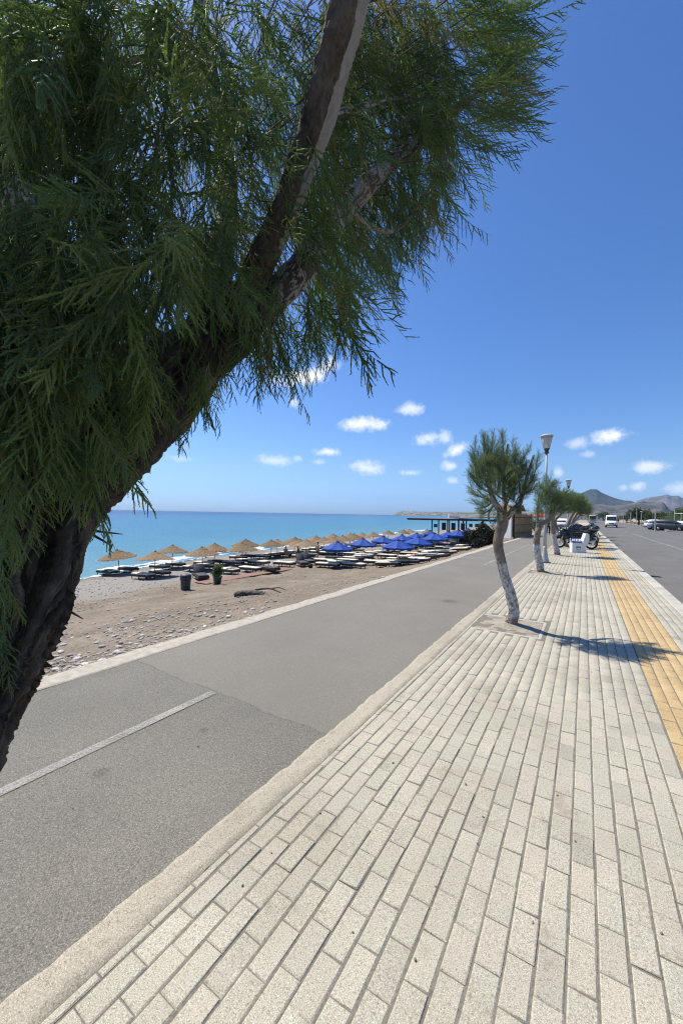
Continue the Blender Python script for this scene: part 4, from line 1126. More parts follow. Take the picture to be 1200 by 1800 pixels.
street_tree(2, 'tamarisk with whitewashed trunk bent to the right, second in the row by the lamp post', d2,
            [(950, 1005, 0), (947, 985, 0), (943, 965, 0), (943, 945, 0), (946, 930, 0), (951, 921, 0), (962, 915, 0), (972, 903, 0)], D2, [.105, .092, .084, .078, .076, .07, .064, .052],
            [([(945, 928, 0), (944, 910, 0), (944, 890, 0), (947, 865, .1)], .045), ([(965, 912, 0), (968, 895, .1), (966, 870, .2)], .05), ([(972, 903, 0), (980, 888, 0), (984, 870, .1)], .04)],
            [(952, 872, 0, 15, 28, 1.0), (962, 862, .2, 18, 26, 1.0), (974, 880, 0, 16, 22, 1.0), (955, 895, -.2, 14, 16, .9), (966, 850, .1, 8, 14, .9), (980, 890, .2, 11, 16, .9), (944, 905, 0, 8, 14, .8)],
            420, (.22, 0, .6), .86, GRP, True, 1.0)
d3 = ground(979, 976); D3 = project(d3)[2]
street_tree(3, 'tamarisk with whitewashed upright trunk just past the nearer lamp post, third in the row', d3,
            [(979, 975, 0), (975, 955, 0), (972, 935, 0), (970, 918, 0), (972, 905, 0), (976, 893, 0)], D3, [.12, .10, .092, .088, .084, .068],
            [([(972, 908, 0), (968, 895, 0), (968, 880, .1)], .05), ([(976, 895, 0), (986, 885, 0), (994, 874, 0)], .05)],
            [(982, 880, 0, 15, 20, 1.0), (992, 884, .3, 14, 16, 1.0), (976, 892, 0, 13, 12, .9), (989, 870, .3, 9, 12, .95)],
            330, (.3, 0, .5), .95, GRP, False, 1.1)
d4 = ground(995, 961); D4 = project(d4)[2]
street_tree(4, 'tamarisk with slanting whitewashed trunk tilted left beside the front motorcycle', d4,
            [(995, 960, 0), (989, 948, 0), (982, 936, 0), (976, 925, 0), (975, 916, 0), (980, 908, 0), (988, 901, 0)], D4, [.12, .105, .096, .092, .088, .08, .068],
            [([(980, 908, 0), (992, 896, .2), (1002, 886, .3)], .06), ([(988, 902, 0), (1000, 900, 0), (1010, 893, .2)], .05)],
            [(1000, 886, 0, 16, 16, 1.0), (1012, 890, .4, 14, 14, 1.0), (1004, 876, .3, 9, 11, .95), (1016, 880, .3, 8, 10, .9)],
            290, (.3, 0, .5), 1.0, GRP, False, 1.25)
for n_, (Yb, lab, cx, cy, w, h) in enumerate([(32.0, 'tamarisk in the dense far part of the pavement row, above the front motorcycle', 1013, 887, 15, 15), (38.5, 'tamarisk in the far pavement row, above the middle motorcycles', 1020, 892, 13, 13),
                                          (45.0, 'tamarisk at the right far end of the pavement row, nearest the road', 1026, 891, 12, 12)]):
    b_ = Vector((-1.05 + .1 * n_, Yb, 0)); x0, y0, D_ = project(b_)
    street_tree(5 + n_, lab, b_, [(x0, y0 - 1, 0), (x0 - 2, y0 - 12, 0), (x0 - 1, y0 - 22, 0), ((x0 + cx) / 2, 906, 0), (cx - 2, 897, 0)], D_, [.15, .13, .12, .11, .09],
                [([((x0 + cx) / 2, 907, 0), (cx - 6, 896, 0), (cx - 8, 886, 0)], .06), ([(cx - 2, 898, 0), (cx + 5, 892, 0), (cx + 8, 884, .2)], .06)],
                [(cx - 4, cy, 0, w * .7, h, 1), (cx + 5, cy + 3, .3, w * .75, h * .8, 1), (cx, cy - 5, 0, w * .5, h * .8, 1)], 240, (.3, 0, .5), 1.0, GRP, False, 1.6)

# ------------------------------------------------------------------ materials of the things
M_WOOD = pm('dark_stained_wood', (0.038, 0.026, 0.018), (0.078, 0.055, 0.038), 9, .7, .3, .004, 'object', (1, 6, 6))
M_CREAM = pm('cream_cushion', (0.62, 0.58, 0.46), (0.74, 0.70, 0.58), 5, .9, .3, .008)
M_GREYPAD = pm('dark_grey_cushion', (0.055, 0.055, 0.06), (0.095, 0.095, 0.10), 5, .9, .3, .008)
M_BLUE = pm('blue_canvas', (0.005, 0.045, 0.25), (0.010, 0.062, 0.33), 5, .75, .15, .004)
M_WPOLE = pm('pale_pole', (0.55, 0.54, 0.50), (0.68, 0.67, 0.63), 8, .5, .05)
M_DPOLE = pm('dark_pole', (0.05, 0.042, 0.036), (0.10, 0.085, 0.07), 8, .7, .1)
M_METAL = pm('painted_grey_metal', (0.36, 0.355, 0.33), (0.48, 0.47, 0.44), 6, .5, .08)
M_DARKM = pm('dark_metal', (0.03, 0.03, 0.032), (0.06, 0.06, 0.062), 9, .45, .05, .002, 'object', None, .5)
M_BLACKP = pm('black_plastic', (0.012, 0.012, 0.014), (0.026, 0.026, 0.03), 9, .35, .05, .002, 'object', None, .5)
M_RUBBER = pm('tyre_rubber', (0.012, 0.012, 0.012), (0.025, 0.024, 0.023), 14, .85, .2)
M_CHROME = pm('worn_steel', (0.45, 0.45, 0.45), (0.62, 0.62, 0.62), 12, .28, .02, .001, 'object', None, .5, 1.0)
M_WHITE = pm('white_paint', (0.70, 0.70, 0.68), (0.80, 0.80, 0.78), 3, .45, .05)
M_GLASSD = pm('dark_window_glass', (0.012, 0.016, 0.02), (0.03, 0.036, 0.042), 2, .08, .0, .001, 'object', None, .6)
M_SKIN = pm('tanned_skin', (0.36, 0.20, 0.13), (0.46, 0.27, 0.18), 9, .6, .05)
M_HAIR = pm('dark_hair', (0.012, 0.009, 0.007), (0.035, 0.025, 0.018), 40, .6, .3)
M_DCLOTH = pm('dark_cloth', (0.018, 0.018, 0.022), (0.04, 0.04, 0.048), 14, .95, .3)
M_PINK = pm('pink_cloth', (0.55, 0.16, 0.20), (0.66, 0.26, 0.28), 9, .9, .2)
M_TERRA = pm('terracotta_boards', (0.20, 0.115, 0.085), (0.29, 0.175, 0.135), 4, .9, .4, .006)
M_RED = pm('red_cloth', (0.42, 0.03, 0.025), (0.55, 0.05, 0.04), 5, .8, .2)

def thatch():
    m, nt, b, out = newmat('straw_thatch')
    O = coords(nt, 'object')
    ln = nd(nt, 'ShaderNodeSeparateXYZ'); nt.links.new(O, ln.inputs[0])
    f = noise_of(nt, O, 9, 6, .7, (1, 1, 5)); g_ = noise_of(nt, O, 55, 5, .7)
    c = ramp(nt, f, [(.28, (0.12, 0.083, 0.052)), (.5, (0.25, 0.185, 0.12)), (.72, (0.40, 0.315, 0.22))])
    c = mixc(nt, .8, c, ramp(nt, g_, [(.3, (.5, .46, .42)), (.5, (1, 1, 1)), (.72, (1.3, 1.3, 1.25))]), 'MULTIPLY')
    rv = nd(nt, 'ShaderNodeObjectInfo').outputs['Random']
    c = mixc(nt, 1, c, ramp(nt, rv, [(0, (.82, .80, .78)), (1, (1.12, 1.08, 1.02))]), 'MULTIPLY')
    nt.links.new(c, b.inputs['Base Color']); b.inputs['Roughness'].default_value = .95; b.inputs['Specular IOR Level'].default_value = .1
    bump(nt, b, g_, 1, .02); return m
M_STRAW = thatch()
def towel_mat(name, c1, c2, sc):
    m, nt, b, out = newmat(name)
    w = nd(nt, 'ShaderNodeTexWave', Scale=sc, Distortion=.3); nt.links.new(coords(nt, 'object'), w.inputs['Vector'])
    nt.links.new(ramp(nt, w.outputs['Fac'], [(.42, c1), (.58, c2)]), b.inputs['Base Color']); b.inputs['Roughness'].default_value = .95
    return m
M_STRIPE = towel_mat('striped_towel', (0.50, 0.13, 0.10), (0.70, 0.62, 0.52), 1.6)
M_OLEAF = leafmat('olive_green_leaves', [(0, (0.045, 0.065, 0.032)), (.5, (0.075, 0.095, 0.045)), (1, (0.12, 0.14, 0.07))], .25, .7, 1.4)
M_GLEAF = leafmat('bright_green_leaves', [(0, (0.06, 0.10, 0.035)), (.5, (0.10, 0.14, 0.05)), (1, (0.17, 0.17, 0.07))], .3, .6, 1.5)
M_HEDGE = leafmat('dark_hedge_leaves', [(0, (0.022, 0.032, 0.020)), (.5, (0.038, 0.05, 0.03)), (1, (0.06, 0.065, 0.04))], .15, .7, 1.2)
M_DRY = leafmat('dry_grass_blades', [(0, (0.22, 0.165, 0.085)), (.5, (0.30, 0.235, 0.13)), (1, (0.16, 0.16, 0.07))], .2, .9, 1.2)

def leaves(name, lobes, n, size, mt, parent, seed, up=0.0):
    """many small leaf faces spread through lobes (x, y, z, rx, ry, rz)"""
    r_ = np.random.default_rng(seed)
    w = np.array([l[3] * l[4] * l[5] for l in lobes]) ** .67; w /= w.sum()
    k = r_.choice(len(lobes), n, p=w); L = np.array(lobes)[k]
    u = r_.normal(0, 1, (n, 3)); u /= np.linalg.norm(u, axis=1, keepdims=True)
    rr = r_.random(n) ** .4
    wob = 1 + .28 * fbm(u[:, 0] * 2.2 + k * 3, u[:, 2] * 2.2 + u[:, 1], 3, seed)
    C = L[:, :3] + u * L[:, 3:6] * (rr * wob)[:, None]
    a = r_.normal(0, 1, (n, 3)); a[:, 2] += up; a /= np.linalg.norm(a, axis=1, keepdims=True)
    b = np.cross(a, r_.normal(0, 1, (n, 3))); b /= np.linalg.norm(b, axis=1, keepdims=True)
    s = size * r_.uniform(.5, 1.3, n)[:, None]
    V = np.stack([C - a * s, C + b * s * .42, C + a * s, C - b * s * .42], 1).reshape(-1, 3)
    Q = np.arange(n * 4).reshape(n, 4)
    T = np.repeat(np.clip(r_.normal(.45, .25, n) + .25 * (fbm(C[:, 0] / (size * 9), C[:, 2] / (size * 9) + C[:, 1] / (size * 9), 2, seed)), 0, 1), 4)
    return link(name, np_mesh(name, V, None, Q, T), mt, parent)

def local_tree(name, label, cat, loc, lobes, n, size, mt, trunk, seed, group=None, up=0.0):
    t = thing(name, label, cat, loc, 0, group)
    if trunk:
        for pts, r_ in trunk:
            bark_obj('trunk' if pts[0][2] < .05 else 'limb', pts, [r_ * (1 - .5 * i / (len(pts) - 1)) for i in range(len(pts))], 12, 24, .01, seed, M_DPOLE, t)
    leaves('crown' if trunk else 'foliage', lobes, n, size, mt, t, seed, up)
    return t

# ------------------------------------------------------------------ street lamps
def make_lamp(loc, label):
    t = thing('street_lamp', label, 'street lamp', loc, 0, 'lamp posts along the pavement')
    mb = MB(); mb.box((0, 0, .015), (.36, .36, .03), 0, .006); mb.build('base_plate', M_DARKM, t)
    mb = MB(); mb.lathe([(.15, .03), (.145, .06), (.115, .16), (.088, .34), (.068, .55), (.064, .60)], 20); mb.build('base', M_METAL, t, True)
    mb = MB(); mb.lathe([(.062, .60), (.060, 1.2), (.058, 1.9), (.050, 1.98), (.040, 2.0), (.040, 2.02)], 20); mb.lathe([(.036, 2.0), (.032, 4.02)], 16); mb.build('pole', M_METAL, t, True)
    mb = MB(); mb.lathe([(.032, 3.98), (.075, 4.02), (.085, 4.06), (.06, 4.10), (.09, 4.15), (.105, 4.17), (.105, 4.19)], 18); mb.build('collar', M_DARKM, t, True)
    mb = MB(); mb.lathe([(.095, 4.19), (.185, 4.62), (.18, 4.625), (.088, 4.20)], 20); o = mb.build('lamp_glass', M_LAMPG, t, True)
    mb = MB()
    for k in range(6):
        a = k * math.pi / 3; c, s = math.cos(a), math.sin(a)
        mb.tube([(.100 * c, .100 * s, 4.19), (.192 * c, .192 * s, 4.62)], .006, 5)
    mb.build('lantern_frame', M_METAL, t)
    mb = MB(); mb.lathe([(.03, 4.20), (.035, 4.34), (.045, 4.42), (.02, 4.48)], 12); mb.build('bulb', M_WHITE, t, True)
    mb = MB(); mb.lathe([(.205, 4.618), (.222, 4.632), (.222, 4.655), (.20, 4.672), (.12, 4.715), (.02, 4.735)], 22); mb.build('cap', M_METAL, t, True)
    return t
m, nt, b, out = newmat('milky_lantern_glass')
b.inputs['Base Color'].default_value = (.82, .83, .82, 1); b.inputs['Roughness'].default_value = .25
tr = nd(nt, 'ShaderNodeBsdfTranslucent'); tr.inputs['Color'].default_value = (.85, .86, .85, 1)
tp = nd(nt, 'ShaderNodeBsdfTransparent'); mx = nd(nt, 'ShaderNodeMixShader'); mx.inputs[0].default_value = .55
mx2 = nd(nt, 'ShaderNodeMixShader'); mx2.inputs[0].default_value = .35
nt.links.new(b.outputs[0], mx.inputs[1]); nt.links.new(tr.outputs[0], mx.inputs[2]); nt.links.new(mx.outputs[0], mx2.inputs[1]); nt.links.new(tp.outputs[0], mx2.inputs[2]); nt.links.new(mx2.outputs[0], out.inputs['Surface'])
M_LAMPG = m
l1 = make_lamp((-1.21, 15.99, -.005), 'tall lamp post with milky cone lantern standing nearest, right behind the second whitewashed tree')
p2 = at(998, 900, 30.6)
l2 = dup(l1, (p2.x, p2.y, -.005), 0, 'lamp post farther down, its lantern rising just above the dense far tree crowns')

# ------------------------------------------------------------------ white advertising stand beside the motorcycles
p = ground(1015, 971); f_az = -YAW * .55
st = thing('advertising_stand', 'white angular advertising stand with shield emblem and raised wing on the pavement by motorcycles', 'stand', (p.x, p.y, 0), -f_az * 0 + R(18))
mb = MB(); mb.prism([(-.30, .0), (.16, .0), (.16, .46), (-.30, .46)], -.19, .19); mb.build('body', M_WHITE, st)
mb = MB(); mb.prism([(.163, .0), (.30, .0), (.30, .36), (.42, .52), (.42, .88), (.36, .92), (.27, .92), (.24, .78), (.163, .56)], -.20, .20); mb.build('wing', M_WHITE, st)
M_SIGNB = pm('dark_blue_sign', (0.015, 0.035, 0.10), (0.025, 0.05, 0.14), 4, .5, .05)
mb = MB()
vs = [(-.30, -.192, .463), (.14, -.192, .463), (.14, .10, .70), (-.30, .10, .70), (-.30, -.172, .463), (.14, -.172, .463), (.14, .12, .69), (-.30, .12, .69)]
mb.add(vs, [(0, 1, 2, 3), (7, 6, 5, 4), (0, 4, 5, 1), (1, 5, 6, 2), (2, 6, 7, 3), (3, 7, 4, 0)])
pn = mb.build('letter_panel', M_SIGNB, st)
mb = MB(); mb.prism([(-.298, .462), (.138, .462), (.138, .67), (-.298, .67)], .121, .185); mb.build('back_panel', M_WHITE, st)
def letters(text, size, name, mt, parent, M4, depth=.004, shear=.25):
    cu = bpy.data.curves.new(name, 'FONT'); cu.body = text; cu.size = size; cu.extrude = depth; cu.shear = shear; cu.align_x = 'CENTER'; cu.align_y = 'CENTER'; cu.offset = .004
    to = bpy.data.objects.new(name, cu); COL.objects.link(to)
    dg = bpy.context.evaluated_depsgraph_get(); me = bpy.data.meshes.new_from_object(to.evaluated_get(dg)); COL.objects.unlink(to); bpy.data.objects.remove(to)
    o = link(name, me, None, parent); me.materials.clear(); me.materials.append(mt); me.transform(M4); return o
tilt = math.atan2(.237, .292)
letters('KEB', .22, 'lettering', M_WHITE, pn, Matrix.Translation((-.08, -.046, .585)) @ Matrix.Rotation(tilt, 4, 'X') @ Matrix.Scale(1.1, 4, (1, 0, 0)))
def shield(k):
    return [(x * k, z * k) for x, z in [(-.09, .075), (-.05, .085), (0, .082), (.05, .085), (.09, .075), (.092, .02), (.075, -.035), (.04, -.075), (0, -.10), (-.04, -.075), (-.075, -.035), (-.092, .02)]]
mb = MB(); mb.prism(shield(1.05), -.197, -.1901, 0, (-.03, 0, .21)); em = mb.build('emblem', M_SIGNB, st)
mb = MB(); mb.prism(shield(.80), -.201, -.1971, 0, (-.03, 0, .205)); mb.build('emblem_field', M_WHITE, em)
mb = MB(); mb.prism([(-.07, .05), (.07, .05), (.06, .015), (-.01, .03), (-.06, .01)], -.204, -.2011, 0, (-.03, 0, .21)); mb.build('emblem_band', M_SIGNB, em)

# ------------------------------------------------------------------ motorcycles in a row across the pavement
def make_bike(label):
    t = thing('motorcycle', label, 'motorcycle', (0, 0, 0), 0, 'motorcycles parked in a row on the pavement')
    RX = Matrix.Rotation(R(90), 4, 'X')
    for wx, wr, ww in ((-.74, .305, .055), (.74, .31, .075)):
        tyre = MB(); prof = [(wr - .085, -ww * .8), (wr - .04, -ww), (wr - .012, -ww * .7), (wr, 0), (wr - .012, ww * .7), (wr - .04, ww), (wr - .085, ww * .8)]
        n = 28; vs = []; fs = []
        for (r_, z) in prof: vs += [Vector((wx + r_ * math.cos(2 * math.pi * k / n), z, wr + r_ * math.sin(2 * math.pi * k / n))) for k in range(n)]
        for i in range(len(prof)):
            j = (i + 1) % len(prof); fs += [(i * n + k, i * n + (k + 1) % n, j * n + (k + 1) % n, j * n + k) for k in range(n)]
        tyre.add(vs, fs); wo = tyre.build('wheel', M_RUBBER, t, True)
        rim = MB()
        rim.tube([(wx + (wr - .09) * math.cos(a), 0, wr + (wr - .09) * math.sin(a)) for a in [2 * math.pi * k / 24 for k in range(25)]], .016, 6, False)
        for k in range(6):
            a = k * math.pi / 3 + .3; rim.tube([(wx, -.01, wr), (wx + (wr - .10) * math.cos(a), 0, wr + (wr - .10) * math.sin(a))], [.016, .011], 6)
        rim.tube([(wx, -.09, wr), (wx, .09, wr)], .035, 10)
        rim.build('rim', M_CHROME, wo, True)
        disc = MB(); disc.tube([(wx, -.072, wr), (wx, -.066, wr)], .135, 20); disc.build('brake_disc', M_CHROME, wo)
    f = MB()
    for y in (-.10, .10): f.tube([(-.74, y, .305), (-.60, y, .62), (-.47, y, .93)], [.030, .030, .024], 8)
    f.build('fork', M_CHROME, t, True)
    f = MB(); f.tube([(-1.02, 0, .52), (-.94, 0, .61), (-.80, 0, .655), (-.64, 0, .635), (-.52, 0, .56)], [.05, .075, .08, .075, .05], 8); f.build('front_mudguard', M_BLACKP, t, True)
    f = MB(); f.tube([(-.44, 0, .90), (-.30, 0, .66), (-.12, 0, .42), (.15, 0, .36), (.34, 0, .48), (.42, 0, .70)], [.05, .06, .05, .05, .05, .04], 8)
    f.tube([(-.44, 0, .88), (-.05, 0, .80), (.45, 0, .78), (.78, 0, .84)], [.05, .05, .04, .03], 8); f.build('frame', M_DARKM, t, True)
    f = MB(); f.box((-.05, 0, .42), (.46, .34, .28), 0, .05); f.ell((-.02, -.17, .40), (.13, .05, .12)); f.ell((.10, .17, .40), (.12, .05, .12))
    for z in (.56, .60, .64): f.box((-.08, 0, z), (.30, .30, .018), 0, .004)
    f.build('engine', M_DARKM, t, True)
    f = MB(); f.ell((-.20, 0, .90), (.27, .15, .15), 16, 10, Matrix.Rotation(R(8), 3, 'Y')); f.build('fuel_tank', M_BLACKP, t, True)
    f = MB(); f.ell((-.55, 0, .86), (.20, .19, .24), 16, 10, Matrix.Rotation(R(-28), 3, 'Y')); f.ell((-.42, 0, .66), (.22, .20, .20), 14, 8); f.build('fairing', M_BLACKP, t, True)
    f = MB(); f.add([(-.66, -.12, .98), (-.66, .12, .98), (-.42, .15, 1.28), (-.42, -.15, 1.28), (-.63, -.12, .97), (-.63, .12, .97), (-.40, .14, 1.275), (-.40, -.14, 1.275)], [(0, 1, 2, 3), (7, 6, 5, 4), (0, 4, 5, 1), (1, 5, 6, 2), (2, 6, 7, 3), (3, 7, 4, 0)]); f.build('windscreen', M_GLASSD, t)
    f = MB(); f.ell((-.735, 0, .88), (.03, .10, .065), 12, 8); f.build('headlight', M_CHROME, t, True)
    f = MB(); f.tube([(-.36, -.38, 1.04), (-.42, -.22, 1.08), (-.45, 0, 1.03), (-.42, .22, 1.08), (-.36, .38, 1.04)], [.016, .013, .014, .013, .016], 8); hb = f.build('handlebar', M_DARKM, t, True)
    for s in (-1, 1):
        f = MB(); f.tube([(-.42, s * .24, 1.08), (-.46, s * .32, 1.22)], .007, 6); f.ell((-.465, s * .34, 1.25), (.018, .065, .04), 10, 6); f.build('mirror', M_BLACKP, hb, True)
    f = MB(); f.box((.18, 0, .86), (.44, .27, .10), 0, .04); f.box((.54, 0, .92), (.36, .23, .09), 0, .035, 1, Matrix.Rotation(R(-8), 3, 'Y')); f.build('seat', M_RUBBER, t, True)
    f = MB(); f.prism([(.30, .72), (.84, .82), (.98, .90), (.94, .84), (.70, .70), (.34, .62)], -.10, .10); f.build('tail', M_BLACKP, t)
    f = MB(); f.box((.90, 0, .80), (.03, .14, .05), 0, .01); f.build('tail_light', M_RED, t)
    f = MB(); f.prism([(.96, .80), (.99, .80), (1.10, .52), (1.07, .52)], -.09, .09); ft = f.build('rear_mudguard', M_BLACKP, t)
    f = MB(); f.box((1.105, 0, .60), (.008, .17, .13), 0, 0, 1, Matrix.Rotation(R(-21), 3, 'Y')); f.build('number_plate', M_WHITE, ft)
    f = MB(); f.tube([(.10, 0, .36), (.40, .09, .33), (.74, .10, .31)], [.04, .035, .03], 8); f.tube([(.10, 0, .36), (.40, -.09, .33), (.74, -.10, .31)], [.04, .035, .03], 8); f.build('swingarm', M_DARKM, t, True)
    f = MB(); f.tube([(-.22, -.13, .42), (-.15, -.16, .25), (.15, -.17, .24), (.45, -.18, .36), (.92, -.19, .52)], [.025, .028, .03, .055, .06], 10); f.build('exhaust', M_CHROME, t, True)
    f = MB(); f.box((.84, 0, 1.08), (.40, .44, .30), 0, .10); f.build('top_case', M_BLACKP, t, True)
    f = MB(); f.box((.84, 0, 1.10), (.416, .456, .03), 0, .01); f.box((.70, 0, .93), (.5, .10, .02), 0, .005); f.build('case_rail', M_CHROME, t)
    for y in (-.30, .30):
        f = MB(); f.box((.52, y, .62), (.42, .16, .32), 0, .06); f.build('side_case', M_BLACKP, t, True)
    f = MB(); f.tube([(0, .12, .32), (-.06, .30, .01)], [.014, .012], 6); f.build('side_stand', M_DARKM, t)
    return t
bk = make_bike('black touring motorcycle with top case, front one of the row behind the white stand')
bk.location = (-.42, 24.6, 0); bk.rotation_euler = (R(5), 0, R(4))
bl = ['black motorcycle second in the parked row, just behind the front touring bike', 'black motorcycle third in the row on the pavement, half hidden by the front two', 'dark motorcycle fourth in the parked row beneath the far tamarisk crowns',
      'dark motorcycle fifth in the row, nearly hidden behind the others', 'dark motorcycle last in the parked row, farthest from the white stand']
for k, (yy, rz) in enumerate([(28.6, 7), (32.4, 2), (36.6, 5), (41.5, 3), (46.5, 6)]):
    dup(bk, (-.30 + rng.normal(0, .08), yy, 0), 0, bl[k], None, (R(5), 0, R(rz)))

# ------------------------------------------------------------------ vehicles
def wheel_mb(x, y, r_, w, out_=1):
    n = 24; mb = MB()
    prof = [(.01, w * .5), (r_ * .55, w * .5), (r_ * .6, w * .42), (r_ * .64, w * .55), (r_ * .95, w * .5), (r_, w * .3), (r_, -w * .4), (r_ * .9, -w * .5), (.01, -w * .5)]
    vs, fs = [], []
    for rr, yy in prof: vs += [(x + rr * math.cos(2 * math.pi * k / n), y + yy * out_, r_ + rr * math.sin(2 * math.pi * k / n)) for k in range(n)]
    for i in range(len(prof) - 1): fs += [(i * n + k, i * n + (k + 1) % n, (i + 1) * n + (k + 1) % n, (i + 1) * n + k) for k in range(n)]
    mb.add(vs, fs); return mb
def add_wheels(t, xs, hw, r_, w):
    for x in xs:
        for s in (-1, 1):
            wo = wheel_mb(x, s * (hw - w * .4), r_, w, s).build('wheel', M_RUBBER, t, True)
            mb = MB(); mb.tube([(x, s * (hw - w * .4) + s * w * .30, r_), (x, s * (hw - w * .4) + s * w * .505, r_)], [r_ * .58, r_ * .55], 18)
            mb.build('rim', M_CHROME, wo, True)
def loft(mb, secs):
    """cross sections (x, [(y,z)...]) joined along x"""
    n = len(secs[0][1]); vs = [(x, y, z) for x, s in secs for y, z in s]
    fs = [(i * n + k, i * n + (k + 1) % n, (i + 1) * n + (k + 1) % n, (i + 1) * n + k) for i in range(len(secs) - 1) for k in range(n)]
    fs += [tuple(range(n - 1, -1, -1)), tuple(range((len(secs) - 1) * n, len(secs) * n))]
    mb.add(vs, fs); return mb
def carsec(w, z0, z1, wt=None):
    wt = wt or w
    return [(-w * .92, z0), (w * .92, z0), (w, z0 + .14), (w, (z0 + z1) * .55), (wt, z1 - .04), (wt * .9, z1), (-wt * .9, z1), (-wt, z1 - .04), (-w, (z0 + z1) * .55), (-w, z0 + .14)]
def make_car(label, mt, loc, rz):
    t = thing('parked_car', label, 'car', loc, rz, 'cars parked across the road')
    mb = MB()          # x forward
    loft(mb, [(-2.15, carsec(.70, .42, .84)), (-2.05, carsec(.82, .30, 1.02)), (-1.3, carsec(.88, .24, 1.04)), (0, carsec(.89, .22, 1.00)), (.9, carsec(.89, .22, .98)), (1.6, carsec(.86, .24, .90)), (2.05, carsec(.78, .30, .76)), (2.16, carsec(.66, .38, .64))])
    mb.build('body', mt, t, True)
    mb = MB()
    loft(mb, [(-2.02, carsec(.74, .98, 1.06)), (-1.85, carsec(.76, .98, 1.42, .62)), (-1.4, carsec(.80, .98, 1.54, .62)), (-.4, carsec(.82, .98, 1.58, .63)), (.3, carsec(.82, .97, 1.52, .62)), (.75, carsec(.80, .96, 1.26, .68)), (1.10, carsec(.78, .93, 1.0, .74))])
    mb.build('cabin', mt, t, True)
    for s in (-1, 1):
        for poly in ([(-1.72, 1.08), (-1.28, 1.06), (-1.28, 1.44), (-1.52, 1.42)], [(-1.18, 1.06), (-.38, 1.05), (-.38, 1.48), (-1.18, 1.46)], [(-.28, 1.05), (.72, 1.03), (.36, 1.38), (.10, 1.46), (-.28, 1.48)]):
            mb = MB(); y = lambda z: s * (.822 - (z - 1.0) * .36)
            n = len(poly); vs = [(x, y(z) + s * .012, z) for x, z in poly] + [(x, y(z) - s * .05, z) for x, z in poly]
            fs = [tuple(range(n)) if s < 0 else tuple(range(n - 1, -1, -1)), tuple(range(2 * n - 1, n - 1, -1)) if s < 0 else tuple(range(n, 2 * n))] + [(i, (i + 1) % n, n + (i + 1) % n, n + i) for i in range(n)]
            mb.add(vs, fs); mb.build('window', M_GLASSD, t)
        mb = MB(); mb.ell((.78, s * .96, 1.05), (.07, .10, .07), 10, 6); mb.build('wing_mirror', mt, t, True)
        mb = MB(); mb.box((-.55, s * .895, .86), (.16, .02, .03), 0, .006); mb.build('door_handle', M_CHROME, t)
        mb = MB(); mb.ell((-2.07, s * .66, .90), (.05, .12, .12), 10, 6); mb.build('tail_light', M_RED, t, True)
        mb = MB(); mb.ell((2.04, s * .58, .66), (.09, .15, .07), 10, 6); mb.build('headlight', M_CHROME, t, True)
    mb = MB(); mb.add([(-2.03, -.58, 1.08), (-2.03, .58, 1.08), (-1.84, .52, 1.42), (-1.84, -.52, 1.42), (-1.98, -.58, 1.07), (-1.98, .58, 1.07), (-1.78, .52, 1.41), (-1.78, -.52, 1.41)], [(3, 2, 1, 0), (4, 5, 6, 7), (1, 5, 4, 0), (2, 6, 5, 1), (3, 7, 6, 2), (0, 4, 7, 3)]); mb.build('rear_window', M_GLASSD, t)
    mb = MB(); mb.add([(1.06, -.66, 1.0), (1.06, .66, 1.0), (.38, .56, 1.50), (.38, -.56, 1.50), (1.0, -.66, .97), (1.0, .66, .97), (.32, .56, 1.48), (.32, -.56, 1.48)], [(0, 1, 2, 3), (7, 6, 5, 4), (0, 4, 5, 1), (1, 5, 6, 2), (2, 6, 7, 3), (3, 7, 4, 0)]); mb.build('windscreen', M_GLASSD, t)
    mb = MB(); mb.box((-2.14, 0, .50), (.14, 1.5, .22), 0, .05); mb.build('rear_bumper', M_BLACKP, t)
    mb = MB(); mb.box((2.10, 0, .42), (.14, 1.4, .2), 0, .05); mb.build('front_bumper', M_BLACKP, t)
    mb = MB(); mb.box((-2.155, 0, .74), (.02, .48, .11)); mb.build('number_plate', M_WHITE, t)
    add_wheels(t, (-1.30, 1.32), .90, .325, .22)
    return t
M_CARB = pm('dark_blue_grey_paint', (0.032, 0.040, 0.054), (0.042, 0.052, 0.068), 2, .38, .0, .001, 'object', None, .4)
M_CARS = pm('silver_paint', (0.55, 0.56, 0.57), (0.64, 0.65, 0.66), 2, .3, .0, .001, 'object', None, .6)
Dc = 62.0
pc = at(1178, 925, Dc); c_ = make_car('dark blue-grey hatchback parked sideways in the bay, rear towards the pole', M_CARB, (pc.x, pc.y, -.10), -YAW + R(8)); c_.scale = (1.02, 1.05, 1.17)
pc = at(1163, 922, Dc + 4.5); make_car('silver car parked behind the dark hatchback, only its end showing left of the pole', M_CARS, (pc.x, pc.y, -.10), -YAW + R(40)).scale = (1.1, 1.1, 1.15)
pc = at(1204, 919, Dc + 13); make_car('white car parked farther back beyond the dark hatchback by the shelter', M_WHITE, (pc.x, pc.y, -.10), -YAW + R(5))

